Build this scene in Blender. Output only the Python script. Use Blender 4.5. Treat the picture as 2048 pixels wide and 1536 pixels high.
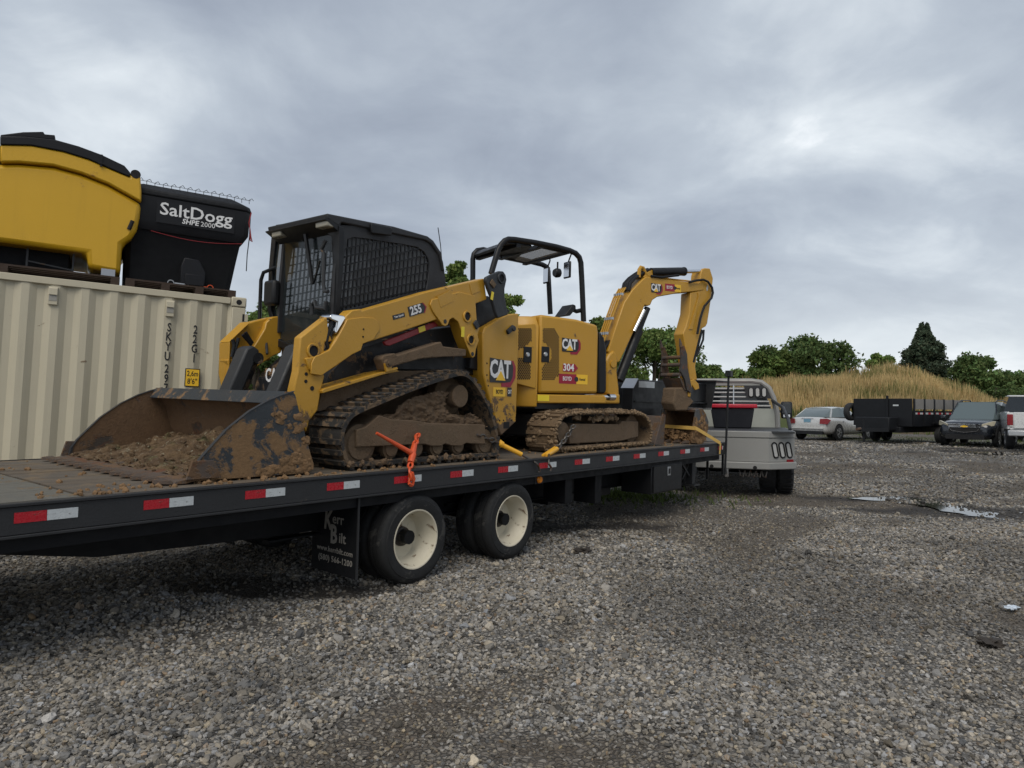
import bpy, bmesh, math, random
import numpy as np
from mathutils import Vector, Matrix, noise
for o in list(bpy.data.objects): bpy.data.objects.remove(o)
random.seed(7)
SC = bpy.context.scene
COL = SC.collection
# ------------------------------------------------------------------ camera
F_PX, HZ, CAM_H, ROLL = 1419.0, 812.0, 1.5, 0.010
PITCH = math.atan((HZ - 768) / F_PX)
cp, sp, cr, sr = math.cos(PITCH), math.sin(PITCH), math.cos(ROLL), math.sin(ROLL)
CAM = Vector((0, 0, CAM_H))
r0, u0, f0 = Vector((1, 0, 0)), Vector((0, -sp, cp)), Vector((0, cp, sp))
RGT, UPV = r0 * cr + u0 * sr, u0 * cr - r0 * sr
cd = bpy.data.cameras.new('camera'); cam = bpy.data.objects.new('camera', cd); COL.objects.link(cam)
cd.sensor_width = 36; cd.lens = 36 * F_PX / 2048; cd.clip_start = 0.05; cd.clip_end = 3000
m4 = Matrix((RGT, UPV, -f0)).transposed().to_4x4(); m4.translation = CAM
cam.matrix_world = m4; SC.camera = cam
# ------------------------------------------------------------------ world: overcast
W = bpy.data.worlds.new('World'); SC.world = W; W.use_nodes = True
wt = W.node_tree; wt.nodes.clear()
def wn(t, **k):
    n = wt.nodes.new(t)
    for a, b in k.items(): setattr(n, a, b)
    return n
def wl(a, b): wt.links.new(a, b)
SUN_EL, SUN_AZ = math.radians(50), math.radians(195)
sky = wn('ShaderNodeTexSky', sky_type='NISHITA', sun_disc=False); sky.sun_elevation = SUN_EL; sky.sun_rotation = SUN_AZ
tc = wn('ShaderNodeTexCoord'); sx = wn('ShaderNodeSeparateXYZ'); wl(tc.outputs['Generated'], sx.inputs[0])
def wm(op, a, b=None, c=None):
    n = wn('ShaderNodeMath', operation=op)
    for i, q in enumerate((a, b, c)):
        if q is None: continue
        if isinstance(q, (int, float)): n.inputs[i].default_value = q
        else: wl(q, n.inputs[i])
    return n.outputs[0]
zc = wm('MAXIMUM', sx.outputs[2], 0.0); den = wm('ADD', zc, 0.34)
cx = wn('ShaderNodeCombineXYZ'); wl(wm('DIVIDE', sx.outputs[0], den), cx.inputs[0]); wl(wm('DIVIDE', sx.outputs[1], den), cx.inputs[1])
def wnoise(scale, detail, rough, dist, off, sc=(1, 1, 1)):
    mp = wn('ShaderNodeMapping'); mp.inputs[1].default_value = off; mp.inputs[3].default_value = sc; wl(cx.outputs[0], mp.inputs[0])
    n = wn('ShaderNodeTexNoise'); n.inputs['Scale'].default_value = scale; n.inputs['Detail'].default_value = detail
    n.inputs['Roughness'].default_value = rough; n.inputs['Distortion'].default_value = dist; wl(mp.outputs[0], n.inputs['Vector']); return n.outputs[0]
n1 = wnoise(1.15, 7, 0.48, 0.3, (7.9, 12.1, 0), (0.9, 1.0, 1)); n2 = wnoise(3.6, 8, 0.58, 0.4, (8, 2, 0), (0.95, 1.0, 1)); n3 = wnoise(0.42, 2, 0.5, 0, (1.4, 5.2, 0))
mixn0 = wm('ADD', wm('ADD', wm('MULTIPLY', n1, 0.62), wm('MULTIPLY', n2, 0.20)), wm('MULTIPLY', n3, 0.18))
mixn = wm('ADD', mixn0, wm('MULTIPLY', wm('SUBTRACT', 0.22, sx.outputs[2]), 0.12))
rp = wn('ShaderNodeValToRGB'); wl(mixn, rp.inputs[0]); e = rp.color_ramp.elements
e[0].position = 0.385; e[0].color = (0.215, 0.245, 0.300, 1); e[1].position = 0.645; e[1].color = (0.78, 0.795, 0.81, 1)
for p_, c_ in ((0.45, (0.265, 0.300, 0.355, 1)), (0.52, (0.345, 0.385, 0.435, 1)), (0.59, (0.50, 0.54, 0.575, 1))):
    q = e.new(p_); q.color = c_
hzf = wn('ShaderNodeMapRange', interpolation_type='SMOOTHSTEP'); wl(sx.outputs[2], hzf.inputs[0]); hzf.inputs[1].default_value = -0.02; hzf.inputs[2].default_value = 0.24; hzf.inputs[3].default_value = 0.75; hzf.inputs[4].default_value = 0.0
hm = wn('ShaderNodeMix', data_type='RGBA'); wl(hzf.outputs[0], hm.inputs[0]); wl(rp.outputs[0], hm.inputs[6]); hm.inputs[7].default_value = (0.525, 0.56, 0.585, 1)
gain = wn('ShaderNodeVectorMath', operation='SCALE'); wl(hm.outputs[2], gain.inputs[0]); gain.inputs['Scale'].default_value = 10.0
fm = wn('ShaderNodeMix', data_type='RGBA'); fm.inputs[0].default_value = 0.97; wl(sky.outputs[0], fm.inputs[6]); wl(gain.outputs[0], fm.inputs[7])
bg = wn('ShaderNodeBackground'); bg.inputs[1].default_value = 0.10; wl(fm.outputs[2], bg.inputs[0])
wo = wn('ShaderNodeOutputWorld'); wl(bg.outputs[0], wo.inputs[0])
# ------------------------------------------------------------------ sun (soft, behind cloud)
sd = bpy.data.lights.new('sun', 'SUN'); sd.energy = 1.3; sd.angle = math.radians(40); sd.color = (1.0, 0.93, 0.82)
so = bpy.data.objects.new('sun', sd); COL.objects.link(so)
sdir = Vector((math.sin(SUN_AZ) * math.cos(SUN_EL), math.cos(SUN_AZ) * math.cos(SUN_EL), math.sin(SUN_EL)))
so.rotation_euler = sdir.to_track_quat('Z', 'Y').to_euler(); so.location = sdir * 60
vs = SC.view_settings; vs.view_transform = 'Standard'; vs.look = 'None'; vs.exposure = 0.60; vs.gamma = 1.0; vs.use_curve_mapping = False
SC.render.engine = 'CYCLES'; SC.cycles.max_bounces = 6; SC.cycles.transparent_max_bounces = 12
# ------------------------------------------------------------------ pixel rays and frames
def ray(x, y):
    return (RGT * ((x - 1024) / F_PX) + UPV * ((768 - y) / F_PX) + f0)
class Frame:
    def __init__(s, O, X, Y, Z): s.O, s.X, s.Y, s.Z = Vector(O), Vector(X).normalized(), Vector(Y).normalized(), Vector(Z).normalized()
    def sub(s, x, y, z=0.0, ang=0.0, tilt=0.0):
        c, q = math.cos(ang), math.sin(ang)
        return Frame(s.O + s.X * x + s.Y * y + s.Z * z, s.X * c + s.Y * q, s.Y * c - s.X * q, s.Z)
    def w(s, x, y, z): return s.O + s.X * x + s.Y * y + s.Z * z
    def l(s, P):
        d = P - s.O; return Vector((d.dot(s.X), d.dot(s.Y), d.dot(s.Z)))
    def _hit(s, px, py, n, P0):
        r = ray(px, py); return s.l(CAM + r * ((P0 - CAM).dot(n) / r.dot(n)))
    def py(s, px, py, y): return s._hit(px, py, s.Y, s.O + s.Y * y)     # hit plane y = const
    def px(s, px, py, x): return s._hit(px, py, s.X, s.O + s.X * x)
    def pz(s, px, py, z): return s._hit(px, py, s.Z, s.O + s.Z * z)
    def prof(s, pts, y): return [(q.x, q.z) for q in (s.py(a, b, y) for a, b in pts)]
    def mat(s):
        m = Matrix((s.X, s.Y, s.Z)).transposed().to_4x4(); m.translation = s.O; return m
def Zm(ox, oy, k): return lambda *pts: [(ox + a / k, oy + b / k) for a, b in pts]
Z1, Z3, Z4, Z5, Z6, Z7 = Zm(0, 230, 3.938), Zm(420, 400, 3.938), Zm(100, 740, 3.657), Zm(580, 560, 3.84), Zm(900, 450, 3.2), Zm(1180, 500, 3.0727)
Z8 = Zm(1440, 620, 3.368); C1, C3, C4, C5 = Zm(300, 560, 6.4), Zm(1300, 720, 5.485), Zm(1560, 760, 8.533), Zm(1680, 770, 5.565)
B3, B6, B7 = Zm(1040, 860, 3.413), Zm(520, 420, 4.04), Zm(640, 430, 6.827)
D1, D2, D3, D4, D5, D6 = Zm(600, 700, 4.995), Zm(1000, 780, 6.4), Zm(1240, 700, 6.983), Zm(430, 620, 8.535), Zm(920, 460, 7.314), Zm(1240, 520, 8.532)
def gpix(px, py, z=0.0):
    r = ray(px, py); return CAM + r * ((z - CAM_H) / r.z)
def heading(O, deg, tilt=0.0, cross=0.0):
    a = math.radians(deg); X = Vector((math.sin(a), math.cos(a), math.tan(tilt))).normalized()
    Y0 = Vector((-math.cos(a), math.sin(a), math.tan(cross))); Z = X.cross(Y0).normalized(); return Frame(O, X, Z.cross(X), Z)
PHI = 0.022
TO = gpix(801.5, 1177); TF = heading(TO, 38.8, 0.0, PHI)     # trailer: x forward, y away from the viewer, z up
def sstep(a, b, x):
    t = min(1.0, max(0.0, (x - a) / (b - a))); return t * t * (3 - 2 * t)
def zg(x, y):                                                # ground height
    d = Vector((x, y, 0)) - TO; u = d.x * TF.X.x + d.y * TF.X.y; v = d.x * TF.Y.x + d.y * TF.Y.y
    k = 1 - sstep(6.5, 11, u)
    z = 0.022 * min(max(v, 0), 9) * k + 0.10 * sstep(2.6, 4.2, v) * k + 0.15 * sstep(15, 27, y) * sstep(5, 10, x)
    return z
# ------------------------------------------------------------------ mesh builder
class MB:
    def __init__(s): s.v, s.f, s.mi = [], [], []; s.cur = 0
    def face(s, *idx): s.f.append(idx); s.mi.append(s.cur)
    def add(s, vs_, fs): 
        b = len(s.v); s.v += [tuple(q) for q in vs_]
        for q in fs: s.f.append(tuple(b + i for i in q)); s.mi.append(s.cur)
        return s
    def box(s, x0, x1, y0, y1, z0, z1):
        return s.add([(x0, y0, z0), (x1, y0, z0), (x1, y1, z0), (x0, y1, z0), (x0, y0, z1), (x1, y0, z1), (x1, y1, z1), (x0, y1, z1)],
                     [(0, 3, 2, 1), (4, 5, 6, 7), (0, 1, 5, 4), (1, 2, 6, 5), (2, 3, 7, 6), (3, 0, 4, 7)])
    def obox(s, c, M3, sx_, sy_, sz_):
        c = Vector(c); pts = [c + M3 @ Vector((a * sx_ / 2, b * sy_ / 2, d * sz_ / 2)) for d in (-1, 1) for a, b in ((-1, -1), (1, -1), (1, 1), (-1, 1))]
        return s.add(pts, [(0, 3, 2, 1), (4, 5, 6, 7), (0, 1, 5, 4), (1, 2, 6, 5), (2, 3, 7, 6), (3, 0, 4, 7)])
    def bar(s, p0, p1, w, h, up=(0, 0, 1)):
        p0, p1 = Vector(p0), Vector(p1); d = (p1 - p0); L = d.length; d.normalize(); u = Vector(up)
        if abs(d.dot(u)) > 0.98: u = Vector((0, 1, 0))
        sdv = d.cross(u).normalized(); u = sdv.cross(d)
        return s.obox((p0 + p1) / 2, Matrix((d, sdv, u)).transposed(), L, w, h)
    def ext(s, pts, vec):
        n = len(pts); a = [Vector(q) for q in pts]; b = [q + Vector(vec) for q in a]
        return s.add(a + b, [tuple(range(n - 1, -1, -1)), tuple(range(n, 2 * n))] + [(i, (i + 1) % n, n + (i + 1) % n, n + i) for i in range(n)])
    def prism(s, poly, y0, y1): return s.ext([(a, y0, b) for a, b in poly], (0, y1 - y0, 0))
    def prismz(s, poly, z0, z1): return s.ext([(a, b, z0) for a, b in poly], (0, 0, z1 - z0))
    def prismx(s, poly, x0, x1): return s.ext([(x0, a, b) for a, b in poly], (x1 - x0, 0, 0))
    def loft(s, rings, cap=True, closed=True):
        n = len(rings[0]); b = len(s.v)
        for r in rings: s.v += [tuple(q) for q in r]
        for i in range(len(rings) - 1):
            for j in range(n if closed else n - 1):
                k = (j + 1) % n; s.face(b + i * n + j, b + i * n + k, b + (i + 1) * n + k, b + (i + 1) * n + j)
        if cap and closed:
            s.face(*[b + j for j in range(n)][::-1]); s.face(*[b + (len(rings) - 1) * n + j for j in range(n)])
        return s
    def tube(s, pts, r, n=8, cap=True, rr=None, closed=False):
        P = [Vector(q) for q in pts]; rings = []; prev = None; L = len(P)
        for i, q in enumerate(P):
            if closed: t = (P[(i + 1) % L] - P[i - 1]).normalized()
            else: t = (P[min(i + 1, L - 1)] - P[max(i - 1, 0)]).normalized()
            if prev is None:
                a = Vector((0, 0, 1)) if abs(t.z) < 0.9 else Vector((1, 0, 0)); prev = (a - t * a.dot(t)).normalized()
            else: prev = (prev - t * prev.dot(t)).normalized()
            w = t.cross(prev); R = rr[i] if rr else r
            rings.append([q + (prev * math.cos(2 * math.pi * k / n) + w * math.sin(2 * math.pi * k / n)) * R for k in range(n)])
        if closed: rings.append(rings[0]); cap = False
        return s.loft(rings, cap)
    def cyl(s, p0, p1, r, r1=None, n=16): return s.tube([p0, p1], r, n, True, [r, r if r1 is None else r1])
    def lathe(s, prof, c, ax=(0, 1, 0), n=24, cap=True):
        ax = Vector(ax).normalized(); a = Vector((0, 0, 1)) if abs(ax.z) < 0.9 else Vector((1, 0, 0)); a = (a - ax * a.dot(ax)).normalized(); b = ax.cross(a); c = Vector(c)
        return s.loft([[c + ax * t + (a * math.cos(2 * math.pi * k / n) + b * math.sin(2 * math.pi * k / n)) * r for k in range(n)] for r, t in prof], cap)
    def blob(s, c, r, seed, sub=2, amp=0.35, sc=(1, 1, 1)):
        bm = bmesh.new(); bmesh.ops.create_icosphere(bm, subdivisions=sub, radius=1.0)
        b = len(s.v); c = Vector(c); of = Vector((seed * 3.7, seed * 1.3, seed * 7.1))
        for q in bm.verts:
            k = 1 + amp * noise.noise(q.co * 1.6 + of) + amp * 0.5 * noise.noise(q.co * 4 + of)
            p = q.co * (r * k); s.v.append((c.x + p.x * sc[0], c.y + p.y * sc[1], c.z + p.z * sc[2]))
        for q in bm.faces: s.face(*[b + w.index for w in q.verts])
        bm.free(); return s
    def mesh(s, name, ang=35, smooth=True):
        me = bpy.data.meshes.new(name); me.from_pydata(s.v, [], s.f); bm = bmesh.new(); bm.from_mesh(me)
        for i, fc in enumerate(bm.faces): fc.material_index = s.mi[i]
        bmesh.ops.recalc_face_normals(bm, faces=bm.faces); bm.to_mesh(me); bm.free()
        if smooth:
            me.polygons.foreach_set('use_smooth', [True] * len(me.polygons)); me.set_sharp_from_angle(angle=math.radians(ang))
        return me
def mkobj(name, me, mat=None, parent=None, loc=None, kind=None, label=None, bevel=0, mats=None):
    if isinstance(me, MB): me = me.mesh(name)
    o = bpy.data.objects.new(name, me); COL.objects.link(o)
    if me is not None and not me.materials:
        for q in (mats or ([mat] if mat else [])): me.materials.append(q)
    if parent: o.parent = parent
    if loc is not None: o.location = loc
    if kind: o['kind'] = kind
    if label: o['label'] = label
    if bevel:
        b = o.modifiers.new('bevel', 'BEVEL'); b.width = bevel; b.segments = 2; b.limit_method = 'ANGLE'; b.angle_limit = math.radians(40)
    return o
def thing(name, label, cat, fr, group=None):
    o = bpy.data.objects.new(name, None); COL.objects.link(o); o.matrix_world = fr.mat(); o.empty_display_size = 0.2
    o['label'] = label; o['category'] = cat
    if group: o['group'] = group
    return o
def solo(name, mb, mat, fr, label, cat, group=None, bevel=0, mats=None):
    o = mkobj(name, mb, mat, bevel=bevel, mats=mats); o.matrix_world = fr.mat(); o['label'] = label; o['category'] = cat
    if group: o['group'] = group
    return o
# ------------------------------------------------------------------ materials
def mk(name):
    m = bpy.data.materials.new(name); m.use_nodes = True; nt = m.node_tree; b = nt.nodes['Principled BSDF']; return m, nt, b
class NT:
    def __init__(s, nt): s.t = nt
    def n(s, t, **k):
        q = s.t.nodes.new(t)
        for a, b in k.items(): setattr(q, a, b)
        return q
    def l(s, a, b): s.t.links.new(a, b)
    def set(s, sock, v):
        if hasattr(v, 'is_linked') or isinstance(v, bpy.types.NodeSocket): s.l(v, sock)
        else: sock.default_value = v
    def math(s, op, a, b=0.0, c=0.0, clamp=False):
        q = s.n('ShaderNodeMath', operation=op); q.use_clamp = clamp
        for i, w in enumerate((a, b, c)): s.set(q.inputs[i], w)
        return q.outputs[0]
    def noise(s, vec, scale, detail=4, rough=0.55, dist=0.0):
        q = s.n('ShaderNodeTexNoise'); s.l(vec, q.inputs['Vector'])
        for k, v in (('Scale', scale), ('Detail', detail), ('Roughness', rough), ('Distortion', dist)): q.inputs[k].default_value = v
        return q.outputs[0]
    def mix(s, f, a, b):
        q = s.n('ShaderNodeMix', data_type='RGBA'); s.set(q.inputs[0], f); s.set(q.inputs[6], a); s.set(q.inputs[7], b); return q.outputs[2]
    def mrange(s, v, a, b, c=0.0, d=1.0, smooth=True):
        q = s.n('ShaderNodeMapRange', interpolation_type='SMOOTHSTEP' if smooth else 'LINEAR'); s.set(q.inputs[0], v)
        for i, w in enumerate((a, b, c, d)): q.inputs[i + 1].default_value = w
        return q.outputs[0]
    def scalev(s, vec, sc):
        q = s.n('ShaderNodeVectorMath', operation='MULTIPLY'); s.l(vec, q.inputs[0]); q.inputs[1].default_value = sc; return q.outputs[0]
def c4(c): return (c[0], c[1], c[2], 1)
MUD = (0.132, 0.086, 0.050)
def MAT(name, col, rough=0.5, metal=0.0, var=0.12, vs_=5, mud=0.0, mudcol=MUD, ms=3.5, mudz=None, bump=0.0, bs=60, coat=0.0, rust=0.0, streak=0.0, gen='Object', spec=0.5):
    m, nt, b = mk(name); N = NT(nt); t = N.n('ShaderNodeTexCoord').outputs[gen]
    nv = N.noise(t, vs_, 5, 0.6); c = N.mix(nv, c4([q * (1 - var) for q in col]), c4([min(1, q * (1 + var)) for q in col]))
    rg = N.mrange(N.noise(t, vs_ * 2.3, 4), 0.25, 0.75, max(0.03, rough - 0.1), min(1, rough + 0.1)); h = None
    if streak:
        st = N.noise(N.scalev(t, (14, 14, 0.8)), 1.0, 3, 0.6); c = N.mix(N.mrange(st, 0.52, 0.8, 0, streak), c, c4([q * 0.55 for q in col]))
    if rust:
        f = N.mrange(N.noise(t, 6, 8, 0.7, 0.5), 0.62 - 0.25 * rust, 0.70 - 0.2 * rust); c = N.mix(f, c, (0.13, 0.055, 0.025, 1)); rg = N.math('MAXIMUM', rg, N.math('MULTIPLY', f, 0.8))
    if mud:
        v = N.noise(t, ms, 9, 0.68, 0.4)
        if mudz:
            z = N.n('ShaderNodeSeparateXYZ'); N.l(t, z.inputs[0]); v = N.math('ADD', v, N.mrange(z.outputs[2], mudz[0], mudz[1], mudz[2], -0.06, False))
        f = N.mrange(v, 0.70 - 0.45 * mud, 0.77 - 0.45 * mud)
        mc = N.mix(N.noise(t, 22, 5, 0.7), c4([q * 0.6 for q in mudcol]), c4([q * 1.35 for q in mudcol]))
        c = N.mix(f, c, mc); rg = N.math('MAXIMUM', rg, N.math('MULTIPLY', f, 0.9)); h = N.math('MULTIPLY', f, 0.5)
    N.l(c, b.inputs['Base Color']); N.set(b.inputs['Roughness'], rg); b.inputs['Metallic'].default_value = metal; b.inputs['Specular IOR Level'].default_value = spec; b.inputs['Coat Weight'].default_value = coat
    if bump or h is not None:
        hh = N.math('MULTIPLY', N.noise(t, bs, 5, 0.65), bump if bump else 0.15)
        if h is not None: hh = N.math('ADD', hh, N.math('MULTIPLY', h, N.noise(t, 30, 6, 0.7)))
        bp = N.n('ShaderNodeBump'); bp.inputs['Strength'].default_value = 0.6; bp.inputs['Distance'].default_value = 0.02; N.l(hh, bp.inputs['Height']); N.l(bp.outputs[0], b.inputs['Normal'])
    return m
def GLASS(name, col=(0.6, 0.7, 0.72), a=0.35, rough=0.03):
    m, nt, b = mk(name); b.inputs['Base Color'].default_value = c4(col); b.inputs['Roughness'].default_value = rough; b.inputs['Alpha'].default_value = a; b.inputs['Specular IOR Level'].default_value = 0.6; return m
YEL = (0.49, 0.262, 0.026)
m_yel = MAT('machine_yellow', YEL, 0.38, var=0.06, vs_=2.5, mud=0.13, ms=7)
m_yelm = MAT('machine_yellow_muddy', YEL, 0.42, var=0.07, vs_=3, mud=0.34, ms=4)
m_yeld = MAT('rear_door_yellow', YEL, 0.42, var=0.07, vs_=3, mud=0.30, ms=6, mudz=(0.10, 0.75, 0.26))
m_blk = MAT('black_paint', (0.012, 0.0125, 0.014), 0.42, var=0.25, vs_=4, spec=0.3)
m_blkm = MAT('black_paint_muddy', (0.014, 0.015, 0.017), 0.45, spec=0.3, var=0.25, mud=0.30, ms=4)
m_char = MAT('charcoal_steel', (0.032, 0.034, 0.037), 0.5, spec=0.35, var=0.15, mud=0.12, ms=6)
m_cab = MAT('cab_grey', (0.030, 0.031, 0.034), 0.55, spec=0.35, var=0.1, bump=0.2, bs=220)
m_bucket = MAT('bucket_steel', (0.028, 0.034, 0.040), 0.45, var=0.25, mud=0.42, mudcol=(0.20, 0.118, 0.055), ms=5, mudz=(0.10, 0.7, 0.12))
m_bucket_in = MAT('bucket_inside', (0.05, 0.040, 0.032), 0.7, var=0.3, mud=0.70, mudcol=(0.13, 0.075, 0.038), ms=4, rust=0.5)
m_worn = MAT('worn_edge_steel', (0.10, 0.075, 0.06), 0.6, 0.3, var=0.3, mud=0.45, mudcol=(0.15, 0.09, 0.05), ms=7, rust=0.4)
m_mud = MAT('mud', MUD, 0.95, var=0.45, vs_=14, bump=1.0, bs=45)
m_muddry = MAT('dry_mud', (0.21, 0.145, 0.085), 0.95, var=0.4, vs_=16, bump=1.0, bs=50)
m_clod = MAT('red_brown_clods', (0.20, 0.118, 0.056), 0.95, var=0.45, vs_=16, bump=1.0, bs=45)
m_rub = MAT('rubber', (0.020, 0.020, 0.021), 0.75, var=0.3, vs_=9, mud=0.10, bump=0.2)
m_track = MAT('track_rubber', (0.022, 0.021, 0.020), 0.8, var=0.3, mud=0.50, mudcol=(0.13, 0.088, 0.052), ms=9, bump=0.6)
m_trackx = MAT('track_rubber_caked', (0.03, 0.026, 0.022), 0.85, var=0.3, mud=0.78, mudcol=(0.15, 0.10, 0.056), ms=7, bump=0.8)
m_trkfr = MAT('track_frame_muddy', (0.13, 0.086, 0.050), 0.85, var=0.25, vs_=5, mud=0.5, mudcol=(0.13, 0.088, 0.052), ms=4, bump=0.4)
m_tire = MAT('tyre_rubber', (0.018, 0.0185, 0.019), 0.7, spec=0.3, var=0.3, vs_=8, mud=0.30, mudcol=(0.060, 0.058, 0.054), ms=5, bump=0.25)
m_rim = MAT('cream_rim', (0.60, 0.55, 0.43), 0.45, var=0.12, vs_=6, mud=0.24, mudcol=(0.20, 0.14, 0.09), ms=9)
m_hub = MAT('hub_grease', (0.035, 0.030, 0.027), 0.5, 0.3, rust=0.35)
m_tsteel = MAT('trailer_steel', (0.026, 0.027, 0.029), 0.5, spec=0.35, var=0.2, vs_=3, mud=0.14, mudcol=(0.10, 0.075, 0.052), ms=4)
m_tdark = MAT('trailer_underframe', (0.008, 0.0085, 0.010), 0.6, var=0.3, spec=0.2)
m_red = MAT('reflector_red', (0.42, 0.012, 0.022), 0.3, var=0.2, vs_=30, mud=0.12, ms=14)
m_wht = MAT('reflector_white', (0.52, 0.55, 0.56), 0.3, var=0.15, vs_=25, mud=0.27, mudcol=(0.05, 0.05, 0.05), ms=22)
m_amb = MAT('amber_lens', (0.75, 0.23, 0.01), 0.2)
m_chr = MAT('chrome', (0.75, 0.76, 0.78), 0.12, 1.0, var=0.03)
m_alu = MAT('aluminium', (0.50, 0.51, 0.52), 0.4, 0.85, var=0.1)
m_steelb = MAT('flatbed_grey_steel', (0.27, 0.268, 0.255), 0.5, 0.15, var=0.08, vs_=2, mud=0.13, mudcol=(0.25, 0.2, 0.13), ms=3)
m_org = MAT('binder_orange', (0.62, 0.085, 0.022), 0.45, var=0.2, mud=0.15, ms=20)
m_ybind = MAT('binder_yellow', (0.78, 0.40, 0.03), 0.4, var=0.12, mud=0.12, ms=20)
m_chain = MAT('chain_steel', (0.12, 0.11, 0.10), 0.45, 0.7, rust=0.5)
m_strap = MAT('strap_yellow', (0.70, 0.44, 0.11), 0.8, var=0.12, vs_=40)
m_wtxt = MAT('white_lettering', (0.72, 0.72, 0.72), 0.5, var=0.04)
m_gtxt = MAT('faded_lettering', (0.27, 0.25, 0.22), 0.7, var=0.3, vs_=20)
m_btxt = MAT('black_lettering', (0.012, 0.012, 0.013), 0.5, var=0.05)
m_lred = MAT('decal_red', (0.30, 0.010, 0.030), 0.4, var=0.05); m_lblk = MAT('decal_black', (0.02, 0.02, 0.022), 0.4, var=0.05); m_lyel = MAT('decal_yellow', (0.83, 0.50, 0.03), 0.4, var=0.05)
m_warn = MAT('warning_sticker', (0.80, 0.62, 0.03), 0.4, var=0.1)
m_hole = MAT('opening_shade', (0.006, 0.006, 0.007), 0.8, var=0.1)  # near-black colour stands in for the shade inside holes, arches and slots
m_maroon = MAT('brace_red', (0.26, 0.018, 0.022), 0.45, var=0.15, mud=0.16)
m_glass = GLASS('window_glass', (0.05, 0.065, 0.07), 0.30); m_dglass = GLASS('dark_glass', (0.02, 0.025, 0.03), 0.93, 0.05)
# ------------------------------------------------------------------ lettering
_tx = {}
def text_mesh(s, size, bold=0.0, ext=0.001, sx_=1.0, sp_=1.0, shear=0.0):
    cu = bpy.data.curves.new('t', 'FONT'); cu.body = s; cu.size = size; cu.align_x = 'CENTER'; cu.align_y = 'CENTER'; cu.offset = bold * size; cu.extrude = ext; cu.resolution_u = 2; cu.space_character = sp_; cu.shear = shear
    o = bpy.data.objects.new('t', cu); COL.objects.link(o); bpy.context.view_layer.update()
    me = bpy.data.meshes.new_from_object(o.evaluated_get(bpy.context.evaluated_depsgraph_get())); bpy.data.objects.remove(o); bpy.data.curves.remove(cu)
    if sx_ != 1: me.transform(Matrix.Diagonal((sx_, 1, 1, 1)))
    me.materials.clear(); return me
def put_text(s, size, pos, mat, parent, X=(1, 0, 0), Y=(0, 0, 1), name='lettering', label=None, **k):
    me = text_mesh(s, size, **k); X, Y = Vector(X).normalized(), Vector(Y).normalized(); Zv = X.cross(Y).normalized(); Y = Zv.cross(X)
    M = Matrix((X, Y, Zv)).transposed().to_4x4(); M.translation = Vector(pos); me.transform(M); return mkobj(name, me, mat, parent, label=label)
def cat_logo(parent, c, h, X=(1, 0, 0), Y=(0, 0, 1), name='brand_decal'):
    X, Y = Vector(X).normalized(), Vector(Y).normalized(); Nn = X.cross(Y).normalized(); c = Vector(c)
    P = lambda a, b, d=0.0: c + X * (a * h) + Y * (b * h) + Nn * d
    def poly(pts, d, mat, nm, par):
        return mkobj(nm, MB().ext([P(a, b, d) for a, b in pts], Nn * 0.0015), mat, par)
    base = poly([(-0.05, -0.75), (0.62, -0.75), (0.98, -0.30), (0.98, 0.22), (0.80, 0.5), (0.55, 0.5), (0.55, -0.3), (-0.05, -0.5)], 0.0004, m_lred, name, parent)
    poly([(-0.9, -0.56), (0.12, -0.56), (0.60, -0.50), (0.76, -0.25), (0.78, 0.2), (0.66, 0.46), (-0.92, 0.56)], 0.0024, m_lblk, 'decal_panel', base)
    put_text('CAT', 1.12 * h, P(-0.17, 0.02, 0.0056), m_wtxt, base, X, Y, bold=0.035, sx_=0.70, sp_=0.93)
    poly([(-0.50, -0.46), (0.20, -0.46), (-0.14, -0.02)], 0.0074, m_lyel, 'triangle', base)
    return base
# ================================================================== GROUND
def zgn(x, y):
    u = (x - TO.x) * TF.X.x + (y - TO.y) * TF.X.y; v = (x - TO.x) * TF.Y.x + (y - TO.y) * TF.Y.y
    st = lambda a, b, q: (lambda t: t * t * (3 - 2 * t))(np.clip((q - a) / (b - a), 0, 1))
    k = 1 - st(6.5, 11, u)
    return 0.022 * np.clip(v, 0, 9) * k + 0.10 * st(2.6, 4.2, v) * k + 0.15 * st(15, 27, y) * st(5, 10, x)
def axis(a, b, step, far, g=1.18):
    c = list(np.arange(a, b + 1e-6, step)); s_ = step
    lo, hi = [a], [b]
    while lo[-1] > far[0]: s_ *= g; lo.append(lo[-1] - s_)
    s_ = step
    while hi[-1] < far[1]: s_ *= g; hi.append(hi[-1] + s_)
    return np.array(lo[:0:-1] + c + hi[1:])
gx, gy = axis(-11, 22, 0.2, (-500, 600)), axis(1.0, 36, 0.2, (-60, 1200))
GX, GY = np.meshgrid(gx, gy); gz = zgn(GX, GY)
def vnoise(x, y, s, seed):
    r = np.random.RandomState(seed); T = r.rand(64, 64); xi, yi = np.floor(x / s).astype(int), np.floor(y / s).astype(int); fx, fy = x / s - xi, y / s - yi
    fx, fy = fx * fx * (3 - 2 * fx), fy * fy * (3 - 2 * fy); g = lambda a, b: T[a % 64, b % 64]
    return (g(xi, yi) * (1 - fx) + g(xi + 1, yi) * fx) * (1 - fy) + (g(xi, yi + 1) * (1 - fx) + g(xi + 1, yi + 1) * fx) * fy
def bumpy(x, y):
    near = np.clip((60 - y) / 30, 0, 1)
    return near * (0.030 * (vnoise(x, y, 0.9, 1) - 0.5) + 0.018 * (vnoise(x, y, 0.37, 2) - 0.5))
SPOTS = [(gpix(a, b), rx, ry) for a, b, rx, ry in ((1780, 998, 1.6, .5), (1930, 1020, 1.7, .45), (2060, 1032, 1.2, .5), (2010, 911, 3.4, .9), (1880, 905, 1.5, .5), (1760, 900, 1.0, .3), (1170, 1058, 1.3, .5), (480, 1175, .9, .35), (610, 1185, .7, .3))]
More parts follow.
